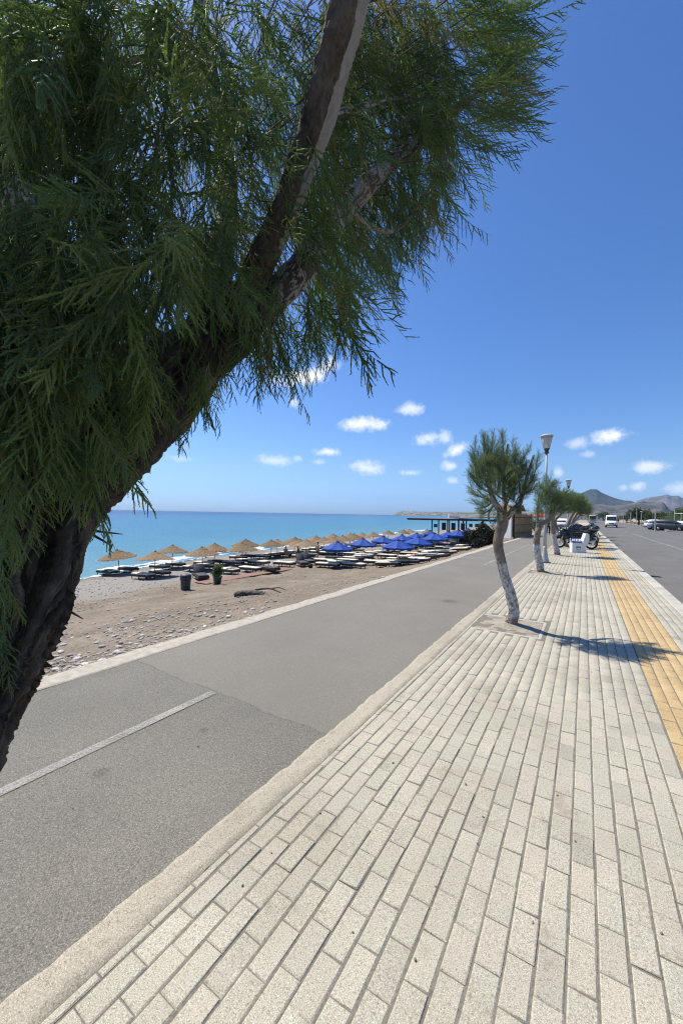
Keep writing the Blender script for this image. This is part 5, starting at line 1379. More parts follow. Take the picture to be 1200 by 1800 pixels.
pv = at(1074, 924, 80); pv.z = -.13
van = thing('white_van', 'white panel van driving towards the camera on the grey road', 'van', pv, R(-90) + R(-3))
mb = MB()              # x forward (towards camera)
vsec = lambda w, z0, z1, wt: [(-w * .95, z0), (w * .95, z0), (w, z0 + .15), (w, 1.2 if z1 > 1.3 else z1 * .7), (wt, z1 - .12), (wt * .88, z1), (-wt * .88, z1), (-wt, z1 - .12), (-w, 1.2 if z1 > 1.3 else z1 * .7), (-w, z0 + .15)]
loft(mb, [(-3.4, vsec(.98, .45, 2.35, .88)), (-3.3, vsec(1.0, .40, 2.50, .92)), (1.0, vsec(1.0, .38, 2.52, .92)), (1.35, vsec(1.0, .38, 2.40, .86)), (2.05, vsec(.99, .38, 1.42, .92)), (2.55, vsec(.96, .40, 1.20, .88)), (2.78, vsec(.88, .44, 1.0, .80))])
mb.build('body', M_WHITE, van, True)
mb = MB(); mb.add([(2.09, -.84, 1.46), (2.09, .84, 1.46), (1.50, .76, 2.26), (1.50, -.76, 2.26), (2.0, -.84, 1.40), (2.0, .84, 1.40), (1.4, .76, 2.2), (1.4, -.76, 2.2)], [(0, 1, 2, 3), (7, 6, 5, 4), (0, 4, 5, 1), (1, 5, 6, 2), (2, 6, 7, 3), (3, 7, 4, 0)]); mb.build('windscreen', M_GLASSD, van)
mb = MB(); mb.box((2.76, 0, .86), (.08, .9, .20), 0, .03); mb.build('grille', M_BLACKP, van)
mb = MB(); mb.box((2.76, 0, .52), (.18, 1.80, .22), 0, .06); bu = mb.build('bumper', M_BLACKP, van)
mb = MB(); mb.box((2.86, 0, .54), (.015, .50, .11)); mb.build('number_plate', M_WHITE, bu)
for s in (-1, 1):
    mb = MB(); mb.ell((2.68, s * .70, .90), (.12, .17, .12), 12, 8); mb.build('headlight', M_CHROME, van, True)
    mb = MB(); mb.box((1.75, s * 1.16, 1.55), (.12, .20, .36), 0, .05); mb.tube([(1.75, s * .92, 1.5), (1.75, s * 1.1, 1.5)], .025, 6); mb.build('wing_mirror', M_BLACKP, van)
    mb = MB(); mb.add([(.55, s * 1.004, 1.35), (1.85, s * 1.004, 1.35), (1.42, s * .945, 2.10), (.55, s * .945, 2.10), (.55, s * .96, 1.35), (1.85, s * .96, 1.35), (1.42, s * .90, 2.10), (.55, s * .90, 2.10)], [(0, 1, 2, 3), (7, 6, 5, 4), (0, 4, 5, 1), (1, 5, 6, 2), (2, 6, 7, 3), (3, 7, 4, 0)]); mb.build('side_window', M_GLASSD, van)
add_wheels(van, (-2.2, 1.85), 1.0, .35, .24)

pb = at(1041, 918, 165); pb.z = -.13
M_BUSY = pm('pale_yellow_green_paint', (0.42, 0.42, 0.20), (0.52, 0.50, 0.26), 2, .4, .02)
bus = thing('bus', 'pale yellow-green coach coming far down the road beyond the white van', 'bus', pb, R(-91))
mb = MB(); mb.box((-4, 0, 1.75), (12, 2.5, 2.9), 0, .18); mb.build('body', M_BUSY, bus, True)
mb = MB(); mb.box((-4, 0, 3.21), (11.4, 2.2, .14), 0, .04); mb.build('roof', M_WHITE, bus)
mb = MB(); mb.box((2.0, 0, 2.25), (.06, 2.25, 1.25), 0, .02); mb.build('windscreen', M_GLASSD, bus)
mb = MB(); mb.box((2.02, 0, .62), (.14, 2.46, .42), 0, .05); mb.build('bumper', M_WHITE, bus)
mb = MB(); mb.box((2.01, 0, 1.22), (.05, 1.3, .38), 0, .02); mb.build('grille', M_BLACKP, bus)
for s in (-1, 1):
    mb = MB(); mb.ell((2.02, s * .95, 1.05), (.06, .18, .14), 12, 6); mb.build('headlight', M_CHROME, bus, True)
    mb = MB(); mb.box((2.2, s * 1.42, 2.5), (.14, .22, .5), 0, .04); mb.tube([(1.9, s * 1.2, 2.9), (2.2, s * 1.42, 2.8)], .03, 6); mb.build('wing_mirror', M_BLACKP, bus)
    for k in range(5):
        mb = MB(); mb.box((-8.6 + k * 2.1, s * 1.255, 2.2), (1.9, .02, 1.0)); mb.build('window', M_GLASSD, bus)
add_wheels(bus, (-7, .3), 1.24, .5, .3)

# ------------------------------------------------------------------ across the road: posts, shelter, trees, houses, dry grass
def post(px, ytop, ybot, d, label, arm=None, name='metal_post'):
    p = at(px, ybot, d); h = (ybot - ytop) * d / FOC; p.z = -.12
    t = thing(name, label, 'post', p, 0, 'pale posts across the road')
    mb = MB(); mb.tube([(0, 0, 0), (0, 0, .5), (0, 0, h)], [.11, .085, .07], 8); mb.build('pole', M_METAL, t)
    mb = MB()
    if arm == 'lamp': mb.box((0, 0, h + .05), (.55, .3, .22), 0, .06, .7); mb.build('lamp_head', M_METAL, t)
    elif arm == 'sign':
        mb.box((-.28, 0, h * .45), (.5, .05, .45), 0, .01); mb.box((.25, 0, h * .34), (.45, .05, .5), 0, .01); mb.build('sign_plate', M_WHITE, t)
    else: mb.lathe([(.09, h), (.09, h + .04), (.02, h + .10)], 8); mb.build('cap', M_METAL, t)
    return t
post(1108, 896, 919.5, 100, 'pale post with two small sign plates, leftmost near the verge trees', 'sign')
post(1118.5, 889, 918, 118, 'thin tall post just behind the signed post, in front of the big dark tree')
post(1126.5, 894, 920, 95, 'pale lamp post with a small head in front of the big dark tree', 'lamp')
post(1151, 894, 931, 58, 'pale tall post standing beside the rear of the dark hatchback')
post(1087, 899, 917, 150, 'slim far post between the white van and the verge trees')
post(1095, 903, 918, 140, 'short pale post right of the white van on the verge')
ps = at(1185, 922, 78); ps.z = -.12
sh = thing('bus_shelter', 'pale flat-roofed shelter on slim posts beyond the parked cars', 'shelter', ps, -YAW + R(4))
for x, y in ((0, 0), (3.4, 0), (.5, 1.6), (3.4, 1.6)):
    mb = MB(); mb.tube([(x, y, 0), (x, y, 3.05 if (x, y) != (0, 0) else 3.9)], .075, 8); mb.build('post', M_METAL, sh)
mb = MB(); mb.prism([(-.1, 3.05), (.3, 3.17), (1.8, 3.24), (3.6, 3.17), (3.6, 3.08), (1.8, 3.12), (.3, 3.05)], -.2, 1.9); mb.build('roof', M_WHITE, sh)
mb = MB(); mb.box((2.0, 1.62, 1.2), (2.8, .04, 1.6)); mb.build('back_panel', M_GLASSD, sh)
mb = MB(); mb.box((2.0, 1.2, .45), (2.4, .4, .06)); mb.build('bench', M_METAL, sh)

def far_tree(px0, px1, ytop, ybot, d, label, mt, seed, n=1500, nl=6, trunk=True):
    cx = (px0 + px1) / 2; p = at(cx, ybot, d); p.z = -.15
    w, h = (px1 - px0) * d / FOC, (ybot - ytop) * d / FOC
    r_ = np.random.default_rng(seed); lobes = []
    for i in range(nl):
        u = (i + .5) / nl - .5
        lobes.append((u * w * .78, r_.uniform(-.2, .2) * w, h * r_.uniform(.50, .66), w * r_.uniform(.17, .27), w * .26, h * r_.uniform(.26, .36)))
    lobes.append((w * r_.uniform(-.2, .1), 0, h * .68, w * .24, w * .26, h * .30))
    tr = [([(0, 0, -.2), (.1, 0, h * .2), (-.1, .1, h * .42), (w * .1, 0, h * .62)], h * .045)] if trunk else None
    if trunk: tr += [([(0.0, 0, h * .22), (w * .14, 0, h * .38), (w * .25, .1, h * .52)], h * .03), ([(0.0, 0, h * .22), (-w * .14, .1, h * .4), (-w * .24, 0, h * .55)], h * .03)]
    t = local_tree('tree' if trunk else 'shrub', label, 'tree' if trunk else 'shrub', p, lobes, int(n * 1.7), max(.14, h * .042), mt, tr, seed, 'trees across the road'); t.rotation_euler[2] = -YAW
    return t
far_tree(1106, 1138, 886, 919, 125, 'big round dark green tree behind the posts, tallest left of the shelter', M_OLEAF, 801, 2200)
far_tree(1130, 1152, 894, 919, 120, 'wide grey-green tree between the big dark tree and the tall post', M_OLEAF, 802, 1500)
far_tree(1148, 1172, 893, 920, 115, 'dark green tree behind the parked hatchback, right of the tall post', M_OLEAF, 803, 1600)
far_tree(1160, 1196, 899, 921, 100, 'bright green spreading shrub behind the hatchback roof, left of the shelter', M_GLEAF, 804, 1600, 6, False)
far_tree(1186, 1240, 884, 921, 135, 'tall olive-green tree rising behind the flat-roofed shelter', M_GLEAF, 805, 2200)
far_tree(1076, 1096, 904, 918, 190, 'low dark tree on the verge just right of the white van', M_OLEAF, 806, 900)
far_tree(1092, 1110, 902, 918.5, 160, 'dark bushy tree between the low verge tree and the signed post', M_OLEAF, 807, 900)
far_tree(1050, 1069, 896.5, 915, 300, 'dark rounded tree far off between the coach and the white van', M_OLEAF, 808, 900)
far_tree(1030, 1046, 902, 914, 330, 'dark distant tree at the end of the road, left of the coach', M_OLEAF, 809, 700)
far_tree(1215, 1300, 890, 925, 110, 'dark tree at the far side of the parking bay past the shelter', M_OLEAF, 810, 1200)
# dry grass and weeds on the verge
n = 7000; gx = 15.6 + rng.random(n) ** 1.6 * 40; gy = 92 + rng.random(n) ** 1.3 * 130
ok = ~((gy < 136) & (gx > 15) & (gy < 134)); gx, gy = gx[ok], gy[ok]; n = len(gx)
hgt = rng.uniform(.2, .75, n); a = rng.uniform(0, 6.28, n); w = rng.uniform(.03, .10, n)
B0 = np.stack([gx - np.cos(a) * w, gy - np.sin(a) * w, np.full(n, -.12)], -1); B1 = np.stack([gx + np.cos(a) * w, gy + np.sin(a) * w, np.full(n, -.12)], -1)
T_ = np.stack([gx + rng.normal(0, .15, n), gy + rng.normal(0, .15, n), hgt], -1)
link('dry_grass', np_mesh('dry_grass', np.stack([B0, B1, T_], 1).reshape(-1, 3), np.arange(n * 3).reshape(n, 3), None, np.repeat(rng.random(n), 3)), M_DRY, None, False, None, 'stuff')
M_PLAST = pm('pale_house_plaster', (0.60, 0.57, 0.50), (0.70, 0.67, 0.60), 2, .9, .2)
M_ROOF = pm('clay_roof_tiles', (0.26, 0.12, 0.08), (0.36, 0.18, 0.12), 6, .9, .4)
for (px, d, w, h, lab) in [(1052, 380, 11, 4.2, 'small pale house far down the road, right beside the coach'), (1062, 420, 16, 4.6, 'pale long house at the foot of the hills behind the white van'), (1022, 400, 10, 4.0, 'small pale house at the far left end of the road')]:
    p = at(px, 915, d); p.z = -.2
    t = thing('house', lab, 'house', p, -YAW * .3)
    mb = MB(); mb.box((0, 4, h / 2), (w, 8, h)); wl_ = mb.build('wall', M_PLAST, t)
    for k in range(3):
        mb = MB(); mb.box((-w * .3 + k * w * .3, -.02, h * .55), (w * .1, .08, h * .3)); wi = mb.build('window', M_GLASSD, t)
    mb = MB(); mb.prism([(-w / 2 - .4, h), (w / 2 + .4, h), (w * .2, h + 1.2), (-w * .2, h + 1.2)], -.4, 8.4); mb.build('roof', M_ROOF, t)

# ------------------------------------------------------------------ beach umbrellas and loungers
def make_straw():
    t = thing('straw_umbrella', 'x', 'beach umbrella', (0, 0, 0), 0, 'straw beach umbrellas')
    mb = MB(); mb.tube([(0, 0, -.3), (0, 0, 1.8)], .03, 8); mb.build('pole', M_DPOLE, t)
    r_ = np.random.default_rng(31); mb = MB(); n = 72
    for lo, hi, zt, zl in ((0.02, .58, 2.02, 1.74), (.44, 1.0, 1.80, 1.555), (.86, 1.40, 1.625, 1.39)):
        vs = []; m_ = 6
        for i in range(m_):
            u = i / (m_ - 1)
            for k in range(n):
                rag = r_.normal(0, .006 + .022 * u ** 3)
                r0_ = lo + (hi - lo) * u + rag; a = 2 * math.pi * k / n
                sag = -.05 * (1 if k % 9 == 0 else 0) * 0
                vs.append((r0_ * math.cos(a), r0_ * math.sin(a), zt + (zl - zt) * (u ** .92) + r_.normal(0, .008) + (-.05 * u ** 4)))
        fs = [(i * n + k, i * n + (k + 1) % n, (i + 1) * n + (k + 1) % n, (i + 1) * n + k) for i in range(m_ - 1) for k in range(n)]
        mb.add(vs, fs)
        for k in range(170):                     # loose straw ends along the lower rim
            a = r_.uniform(0, 6.283); da = .008; q = hi + r_.uniform(.02, .075); z = zl - .05 - r_.uniform(.0, .05)
            mb.add([((hi - .05) * math.cos(a - da), (hi - .05) * math.sin(a - da), zl - .01), ((hi - .05) * math.cos(a + da), (hi - .05) * math.sin(a + da), zl - .01), (q * math.cos(a), q * math.sin(a), z)], [(0, 1, 2)])
    mb.lathe([(.09, 1.97), (.08, 2.02), (.04, 2.06), (.01, 2.08)], 10)
    mb.build('canopy', M_STRAW, t, False)
    mb = MB()
    for k in range(8):
        a = k * math.pi / 4 + .2; mb.tube([(.03 * math.cos(a), .03 * math.sin(a), 1.93), (1.35 * math.cos(a), 1.35 * math.sin(a), 1.37)], .014, 5)
    mb.tube([(.6 * math.cos(x), .6 * math.sin(x), 1.66) for x in np.linspace(0, 6.283, 17)], .010, 5, False)
    mb.build('ribs', M_DPOLE, t)
    return t
def make_blue():
    t = thing('blue_umbrella', 'x', 'beach umbrella', (0, 0, 0), 0, 'blue beach umbrellas')
    mb = MB(); mb.tube([(0, 0, -.3), (0, 0, 2.0)], .026, 10); mb.build('pole', M_WPOLE, t)
    mb = MB(); n = 8; sub = 6; N = n * sub; prof = [(.05, 2.10), (.30, 1.97), (.65, 1.80), (1.0, 1.645), (1.24, 1.55)]
    vs = []
    for (r_, z) in prof:
        for k in range(N):
            a = 2 * math.pi * k / N; ph = (k % sub) / sub
            poly = math.cos(math.pi / n) / math.cos((ph - .5) * 2 * math.pi / n)
            sag = -.035 * r_ * math.sin(math.pi * ph)
            vs.append((r_ * poly * 1.04 * math.cos(a), r_ * poly * 1.04 * math.sin(a), z + sag))
    fs = [(i * N + k, i * N + (k + 1) % N, (i + 1) * N + (k + 1) % N, (i + 1) * N + k) for i in range(len(prof) - 1) for k in range(N)]
    mb.add(vs, fs); ca = mb.build('canopy', M_BLUE, t, False)
    mb = MB(); vs = []
    for dz, kr in ((-.002, 1.0), (-.16, .985)):
        for k in range(N):
            x, y, z = [(q[0], q[1], q[2]) for q in [(0, 0, 0)]][0]
            a = 2 * math.pi * k / N; ph = (k % sub) / sub; poly = math.cos(math.pi / n) / math.cos((ph - .5) * 2 * math.pi / n)
            r_ = 1.24 * poly * 1.04 * kr; vs.append((r_ * math.cos(a), r_ * math.sin(a), 1.55 - .035 * 1.24 * math.sin(math.pi * ph) + dz + (.02 * math.sin(k * 1.7) if dz < -.1 else 0)))
    mb.add(vs, [(k, (k + 1) % N, N + (k + 1) % N, N + k) for k in range(N)]); mb.build('valance', M_BLUE, ca)
    mb = MB(); mb.lathe([(.19, 2.05), (.14, 2.09), (.03, 2.12), (.025, 2.18), (.01, 2.20)], 12); mb.build('vent_cap', M_DCLOTH, t, True)
    mb = MB()
    for k in range(n):
        a = 2 * math.pi * k / n; mb.tube([(.04 * math.cos(a), .04 * math.sin(a), 2.03), (1.23 * math.cos(a), 1.23 * math.sin(a), 1.535)], .010, 5); mb.tube([(.04 * math.cos(a), .04 * math.sin(a), 1.40), (.62 * math.cos(a), .62 * math.sin(a), 1.79)], .008, 5)
    mb.build('ribs', M_WPOLE, t)
    return t
def make_lounger(pad, raised=False):
    t = thing('sun_lounger', 'x', 'sun lounger', (0, 0, 0), 0, None)
    mb = MB()
    for s in (-1, 1): mb.box((0, s * .335, .25), (1.96, .035, .15), 0, .006)
    for s in (-1, 1): mb.box((s * .963, 0, .25), (.034, .636, .149), 0, .006)
    mb.build('frame', M_WOOD, t)
    for sx_ in (-.86, -.05, .80):
        for s in (-1, 1):
            mb = MB(); mb.box((sx_, s * .30, .085), (.065, .033, .20), 0, .005); mb.build('leg', M_WOOD, t)
    mb = MB()
    for k in range(11): mb.box((-.88 + k * .176, 0, .309), (.12, .63, .022))
    mb.build('slats', M_WOOD, t)
    if not raised:
        mb = MB(); mb.box((-.32, 0, .365), (1.30, .64, .085), 0, .03); mb.build('seat_cushion', pad, t, True)
        mb = MB(); mb.box((.655, 0, .366), (.60, .64, .086), 0, .03); mb.build('head_cushion', pad, t, True)
    else:
        mb = MB(); mb.box((-.32, 0, .365), (1.28, .64, .085), 0, .03); mb.build('seat_cushion', pad, t, True)
        Rm = Matrix.Rotation(R(-48), 3, 'Y'); mb = MB(); mb.box(Vector((.33, 0, .36)) + Rm @ Vector((.36, 0, .05)), (.74, .64, .085), 0, .03, 1, Rm); mb.build('head_cushion', pad, t, True)
        mb = MB(); mb.box(Vector((.33, 0, .33)) + Rm @ Vector((.37, 0, .0)), (.76, .66, .03), 0, 0, 1, Rm); mb.build('backrest', M_WOOD, t)
    return t
PS, PB = make_straw(), make_blue()
LC, LG, LR = make_lounger(M_CREAM), make_lounger(M_GREYPAD), make_lounger(M_GREYPAD, True)
used = set()
def spawn(proto, loc, rz, label, group, rot=None, scale=None):
    if proto.name not in used:
        used.add(proto.name); proto.location = loc; proto.rotation_euler = rot if rot is not None else (0, 0, rz)
        if scale: proto.scale = (scale,) * 3
        proto['label'] = label
        if group: proto['group'] = group
        return proto
    return dup(proto, loc, rz, label, group, rot, scale)
def by_apex(px, py, h):
    """where an umbrella of height h stands on the beach so that its tip shows at this pixel"""
    r_ = ray(px, py); t = np.linspace(90, 12, 1600); q = r_[:, None] * t
    hh = EYE + q[2] - beach_z(q[0], q[1]); ok = hh >= h
    q = q[:, int(ok.argmax()) if ok.any() else int(hh.argmax())]
    return Vector((q[0], q[1], float(beach_z(q[0], q[1]))))
STRAW = [(211.7, 963), (273, 964), (303, 957), (357, 957), (377, 953), (427, 951.7), (432, 947.5), (477, 946), (488, 945), (517, 943), (527, 944), (539, 945.6), (555, 940), (570, 941.7), (588, 942.5), (586, 937.5), (602, 940), (615, 935.7), (623, 938), (636, 934), (657, 934.5), (682, 931), (707, 930), (720, 928.5), (750, 929), (800, 930), (834, 930)]
GS = 'straw umbrellas along the water'
occupied = []
LG_GROUP = 'sun loungers set out on the beach'
def pair(sp, names, kinds=('c', 'c'), gap=.74, dx=-.38, ang=None):
    for s, nm, kd in zip((-1, 1), names, kinds):
        x, y = sp.x + dx + rng.normal(0, .12), sp.y + s * gap + rng.normal(0, .06)
        if any(math.hypot(x - a, (y - b) * 1.9) < 1.35 for a, b in occupied): continue
        if x > -9.4: continue
        occupied.append((x, y))
        pr = {'c': LC, 'g': LG, 'r': LR}[kd]
        # lie on the local slope
        sl = math.atan2(float(beach_z(x + .6, y)) - float(beach_z(x - .6, y)), 1.2) * .6
        spawn(pr, (x, y, float(beach_z(x, y)) + .02), 0, nm, LG_GROUP, (0, -sl, (ang if ang is not None else 0) + rng.normal(0, .05)))
for i, (px, py) in enumerate(STRAW):
    sp = by_apex(px, py, 2.08)
    lab = 'straw umbrella, %s from the left along the beach%s' % (ORD[i], ' and nearest the water edge' if i == 0 else '')
    spawn(PS, (sp.x, sp.y, sp.z - .02), rng.uniform(0, 6.28), lab, GS, (rng.normal(0, .06), rng.normal(0, .06), rng.uniform(0, 6.28)), rng.uniform(.94, 1.05))
    kd = ('c', 'c') if i not in (0, 4, 6) else ('c', 'g')
    pair(sp, ['cream-cushioned dark wooden lounger on the near side of the %s straw umbrella from the left' % ORD[i],
              ('dark-cushioned' if kd[1] == 'g' else 'cream-cushioned') + ' dark wooden lounger on the far side of the %s straw umbrella' % ORD[i]], kd)
BLUE = [(592.7, 949), (637, 944), (672.7, 940), (700, 946), (706.7, 937.7), (734, 941), (731.7, 935), (755, 930.5), (765, 934.5), (788, 932), (805, 929.5), (821.7, 927)]
BORD = np.argsort([b[0] for b in BLUE]).tolist()
BDEPTH = {5: 36, 8: 40, 9: 48, 10: 47, 11: 50, 7: 50, 2: 41}
for i, (px, py) in enumerate(BLUE):
    sp = by_apex(px, py, 2.20); k = BORD.index(i); bs = None
    if i in BDEPTH:
        top_ = at(px, py, BDEPTH[i]); zb_ = float(beach_z(top_.x, top_.y)); sp = Vector((top_.x, top_.y, zb_)); bs = min(1.3, max(.85, (top_.z - zb_) / 2.2))
    spawn(PB, (sp.x, sp.y, sp.z - .02), rng.uniform(0, 6.28), 'blue canvas umbrella on pale pole, %s from the left' % ORD[k], 'blue umbrellas on the beach', (rng.normal(0, .025), rng.normal(0, .025), rng.uniform(0, 6.28)), bs)
    pair(sp, ['cream-cushioned dark lounger on the near side of the %s blue umbrella from the left' % ORD[k], 'cream-cushioned dark lounger on the far side of the %s blue umbrella' % ORD[k]], ('c', 'c'))
# loungers between the umbrellas
EXTRA = [(690, 1001), (715, 992), (738, 986), (762, 980), (785, 974), (806, 968), (826, 963), (655, 1012), (750, 979), (778, 972), (725, 988), (845, 958), (668, 1003), (622, 993), (660, 988), (610, 985), (700, 983), (735, 985), (770, 978), (760, 985), (800, 968), (812, 962), (680, 976), (720, 972), (780, 966), (640, 975), (655, 968), (700, 968), (750, 968), (610, 972), (590, 980), (570, 985), (838, 960), (825, 965),
         (455, 988), (400, 1003), (470, 1000), (440, 1000), (420, 985), (500, 990)]
for i, (px, py) in enumerate(EXTRA):
    sp = beach_spot(px, py + (2 if i < 12 else 6))
    if any(math.hypot(sp.x - a, (sp.y - b) * 1.9) < 1.3 for a, b in occupied) or sp.x > -8.2: continue
    occupied.append((sp.x, sp.y))
    sl = math.atan2(float(beach_z(sp.x + .6, sp.y)) - float(beach_z(sp.x - .6, sp.y)), 1.2) * .6
    spawn(LC if i % 6 else LG, (sp.x, sp.y, sp.z + .02), 0, 'spare dark wooden lounger, %s from the kerb among those without their own umbrella' % ORD[i] if i < len(ORD) else 'spare dark wooden lounger in the far rows before the beach bar, %s of those' % ORD[i - len(ORD)], LG_GROUP, (0, -sl, rng.normal(0, .06)))
for k, (px, py, rz, lab) in enumerate([(352, 1019, 2.7, 'dark-cushioned lounger with raised backrest beside the potted plant'), (530, 995, 2.5, 'dark lounger with raised backrest beneath the twelfth straw umbrella'), (541, 992, 2.6, 'dark lounger with raised backrest right beside the standing man')]):
    sp = beach_spot(px, py); spawn(LR, (sp.x, sp.y, sp.z + .02), rz, lab, LG_GROUP)

# ------------------------------------------------------------------ small things on the beach
sp = beach_spot(326, 1037)
M_BIN = pm('blue_grey_plastic', (0.045, 0.055, 0.075), (0.065, 0.078, 0.10), 6, .5, .1)
t = thing('litter_bin', 'round blue-grey plastic bin with black liner rim on the brown sand', 'bin', (sp.x, sp.y, sp.z - .02))
mb = MB(); mb.lathe([(.22, 0), (.235, .02), (.27, .70), (.27, .72), (.25, .72), (.24, .30)], 22); mb.build('body', M_BIN, t, True)
mb = MB(); mb.lathe([(.285, .56), (.295, .60), (.29, .74), (.28, .76), (.25, .75), (.25, .62)], 22); mb.build('liner', M_BLACKP, t, True)
mb = MB(); mb.lathe([(.29, .762), (.30, .78), (.27, .84), (.14, .885), (.02, .89)], 22); mb.build('lid', M_BIN, t, True)
sp = beach_spot(382, 1027)
t = thing('potted_plant', 'leafy green plant in a dark green pot beside the terracotta boardwalk', 'plant', (sp.x, sp.y, sp.z - .02))
M_POT = pm('green_pot', (0.05, 0.075, 0.055), (0.075, 0.10, 0.075), 5, .6, .1)
mb = MB(); mb.lathe([(.19, 0), (.25, .42), (.275, .43), (.275, .49), (.24, .49), (.23, .40), (.02, .39)], 20); mb.build('pot', M_POT, t, True)
mb = MB()
for k in range(9):
    a = k * .7; mb.tube([(.05 * math.cos(a), .05 * math.sin(a), .38), (.14 * math.cos(a), .14 * math.sin(a), .75), (.26 * math.cos(a), .26 * math.sin(a), 1.05 + .05 * (k % 3))], [.012, .008, .003], 5)
mb.build('stems', M_OLEAF, t)
leaves('foliage', [(0, 0, .78, .30, .30, .28), (.1, 0, 1.0, .25, .28, .22), (-.16, .05, .92, .22, .24, .25), (.0, -.1, .62, .34, .32, .16)], 900, .085, M_GLEAF, t, 851)
# driftwood log
sp = beach_spot(440, 1047)
t = thing('driftwood_log', 'dark weathered log lying half buried in the sand above the concrete kerb', 'log', (sp.x, sp.y, sp.z + .02)); t.scale = (.66, .66, .62)
bark_obj('log', [(-.72, -.30, -.06), (-.35, -.14, .05), (.1, .03, .08), (.5, .18, .06), (.78, .32, .0)], [.08, .15, .14, .13, .07], 24, 60, .05, 860, M_DPOLE, t)
sp2 = beach_spot(470, 1042)
t = thing('dead_branch', 'thin grey dead branch on the sand right of the dark log', 'branch', (sp2.x, sp2.y, sp2.z + .03))
bark_obj('branch', [(-.5, 0, 0), (0, .1, .08), (.5, .05, .02)], [.03, .025, .01], 10, 30, .008, 861, M_BARK, t)
bark_obj('branch', [(0, .1, .08), (.2, .3, .1), (.35, .45, .02)], [.02, .014, .006], 8, 20, .005, 862, M_BARK, t)
# terracotta boardwalk along the loungers
a_, b_ = beach_spot(352, 1027), beach_spot(506, 1000.5)
dv = (b_ - a_); L_ = dv.length; az_ = math.atan2(dv.y, dv.x)
t = thing('boardwalk', 'narrow terracotta boardwalk laid on the sand between the potted plant and the loungers', 'boardwalk', a_, az_)
sl = math.atan2(dv.z, math.hypot(dv.x, dv.y))
t.rotation_euler = (0, -sl, az_)
mb = MB(); mb.box((0, 0, 0), (.192, 1.05, .045), 0, .006)
n_ = int(L_ / .2)
po = mb.build('plank', M_TERRA, t, False, (.1, 0, .06))
for k in range(1, n_):
    c = po.copy(); COL.objects.link(c); c.parent = t; c.location = (.1 + k * .2, rng.normal(0, .012), .06 + rng.normal(0, .004)); c.rotation_euler = (rng.normal(0, .008), rng.normal(0, .008), rng.normal(0, .008))
for y in (-.42, .42):
    mb = MB(); mb.box((L_ / 2, y, .005), (L_, .07, .06)); mb.build('bearer', M_DPOLE, t)
# towels and bags
def towel(px, py, label, mt, on=.42, rz=0.0, dz=0, sz=(1.5, .66), drape=True):
    sp = beach_spot(px, py); mb = MB(); n, m_ = 16, 8; vs = []
    for i in range(n):
        for j in range(m_):
            u, v = i / (n - 1) - .5, j / (m_ - 1) - .5
            vs.append((u * sz[0], v * sz[1], on + .012 + .012 * math.sin(i * 1.7 + j) - (.12 * max(0, abs(v) - .42) * 8 if drape else 0)))
    f1 = [(i * m_ + j, (i + 1) * m_ + j, (i + 1) * m_ + j + 1, i * m_ + j + 1) for i in range(n - 1) for j in range(m_ - 1)]
    mb.add(vs, f1); mb.add([(x, y, z - .01) for x, y, z in vs], [tuple(reversed(q)) for q in f1])
    o = mb.build('towel', mt, None, True, (sp.x, sp.y, sp.z + dz)); o.rotation_euler = (0, 0, rz)
    return tag(o, label, 'towel'), sp
towel(782, 959, 'red and white striped towel spread on a lounger in front of the beach bar', M_STRIPE, .43)
def on_lounger(px, py, label, mt, **kw):
    def sc(a):
        q_ = project((a[0], a[1], float(beach_z(*a)) + .4)); return math.hypot(q_[0] - px, (q_[1] - py) * 2)
    a = min(occupied, key=sc); mb = MB(); n, m_ = 16, 8; vs = []; ln_ = kw.get('ln', 1.5)
    for i in range(n):
        for j in range(m_):
            u, v = i / (n - 1) - .5, j / (m_ - 1) - .5
            vs.append((u * ln_, v * .76, .43 + .012 * math.sin(i * 1.7 + j) - 1.6 * max(0, abs(v) - .43)))
    f1 = [(i * m_ + j, (i + 1) * m_ + j, (i + 1) * m_ + j + 1, i * m_ + j + 1) for i in range(n - 1) for j in range(m_ - 1)]
    mb.add(vs, f1); mb.add([(x, y, z - .01) for x, y, z in vs], [tuple(reversed(q)) for q in f1])
    o = mb.build('towel', mt, None, True, (a[0] + kw.get('dx', 0), a[1], float(beach_z(*a)) + .02)); o.rotation_euler = (0, 0, rng.normal(0, .06))
    return tag(o, label, 'towel')
on_lounger(405, 1000, 'dark grey towel draped over a lounger right of the potted plant', M_DCLOTH, ln=.7, dx=.5)
on_lounger(660, 965, 'terracotta towel spread on a lounger between the blue umbrellas', M_TERRA, ln=1.2)
on_lounger(215, 1018, 'dark towel hanging over the leftmost lounger nearest the water', M_DCLOTH, ln=.6, dx=.3)
on_lounger(735, 975, 'pale pink towel on a lounger in the packed rows by the kerb', M_PINK, ln=.9)
def hang(px, py, d, label, mt, w=.34, h=.55):
    p = at(px, py, d); mb = MB(); n, m_ = 8, 8; vs = []
    for i in range(n):
        for j in range(m_): vs.append(((i / (n - 1) - .5) * w, .03 * math.sin(i * 2.1) , -j / (m_ - 1) * h + .02 * math.sin(i)))
    f1 = [(i * m_ + j, (i + 1) * m_ + j, (i + 1) * m_ + j + 1, i * m_ + j + 1) for i in range(n - 1) for j in range(m_ - 1)]
    mb.add(vs, f1); mb.add([(x, y + .012, z) for x, y, z in vs], [tuple(reversed(q)) for q in f1])
    o = mb.build('hung_towel', mt, None, True, p); o.rotation_euler[2] = -YAW
    return tag(o, label, 'towel')
sp = by_apex(357, 957, 2.08)
hang(361.5, 968, project(sp)[2] - .05, 'dark towel hanging under the fourth straw umbrella from the left', M_DCLOTH)
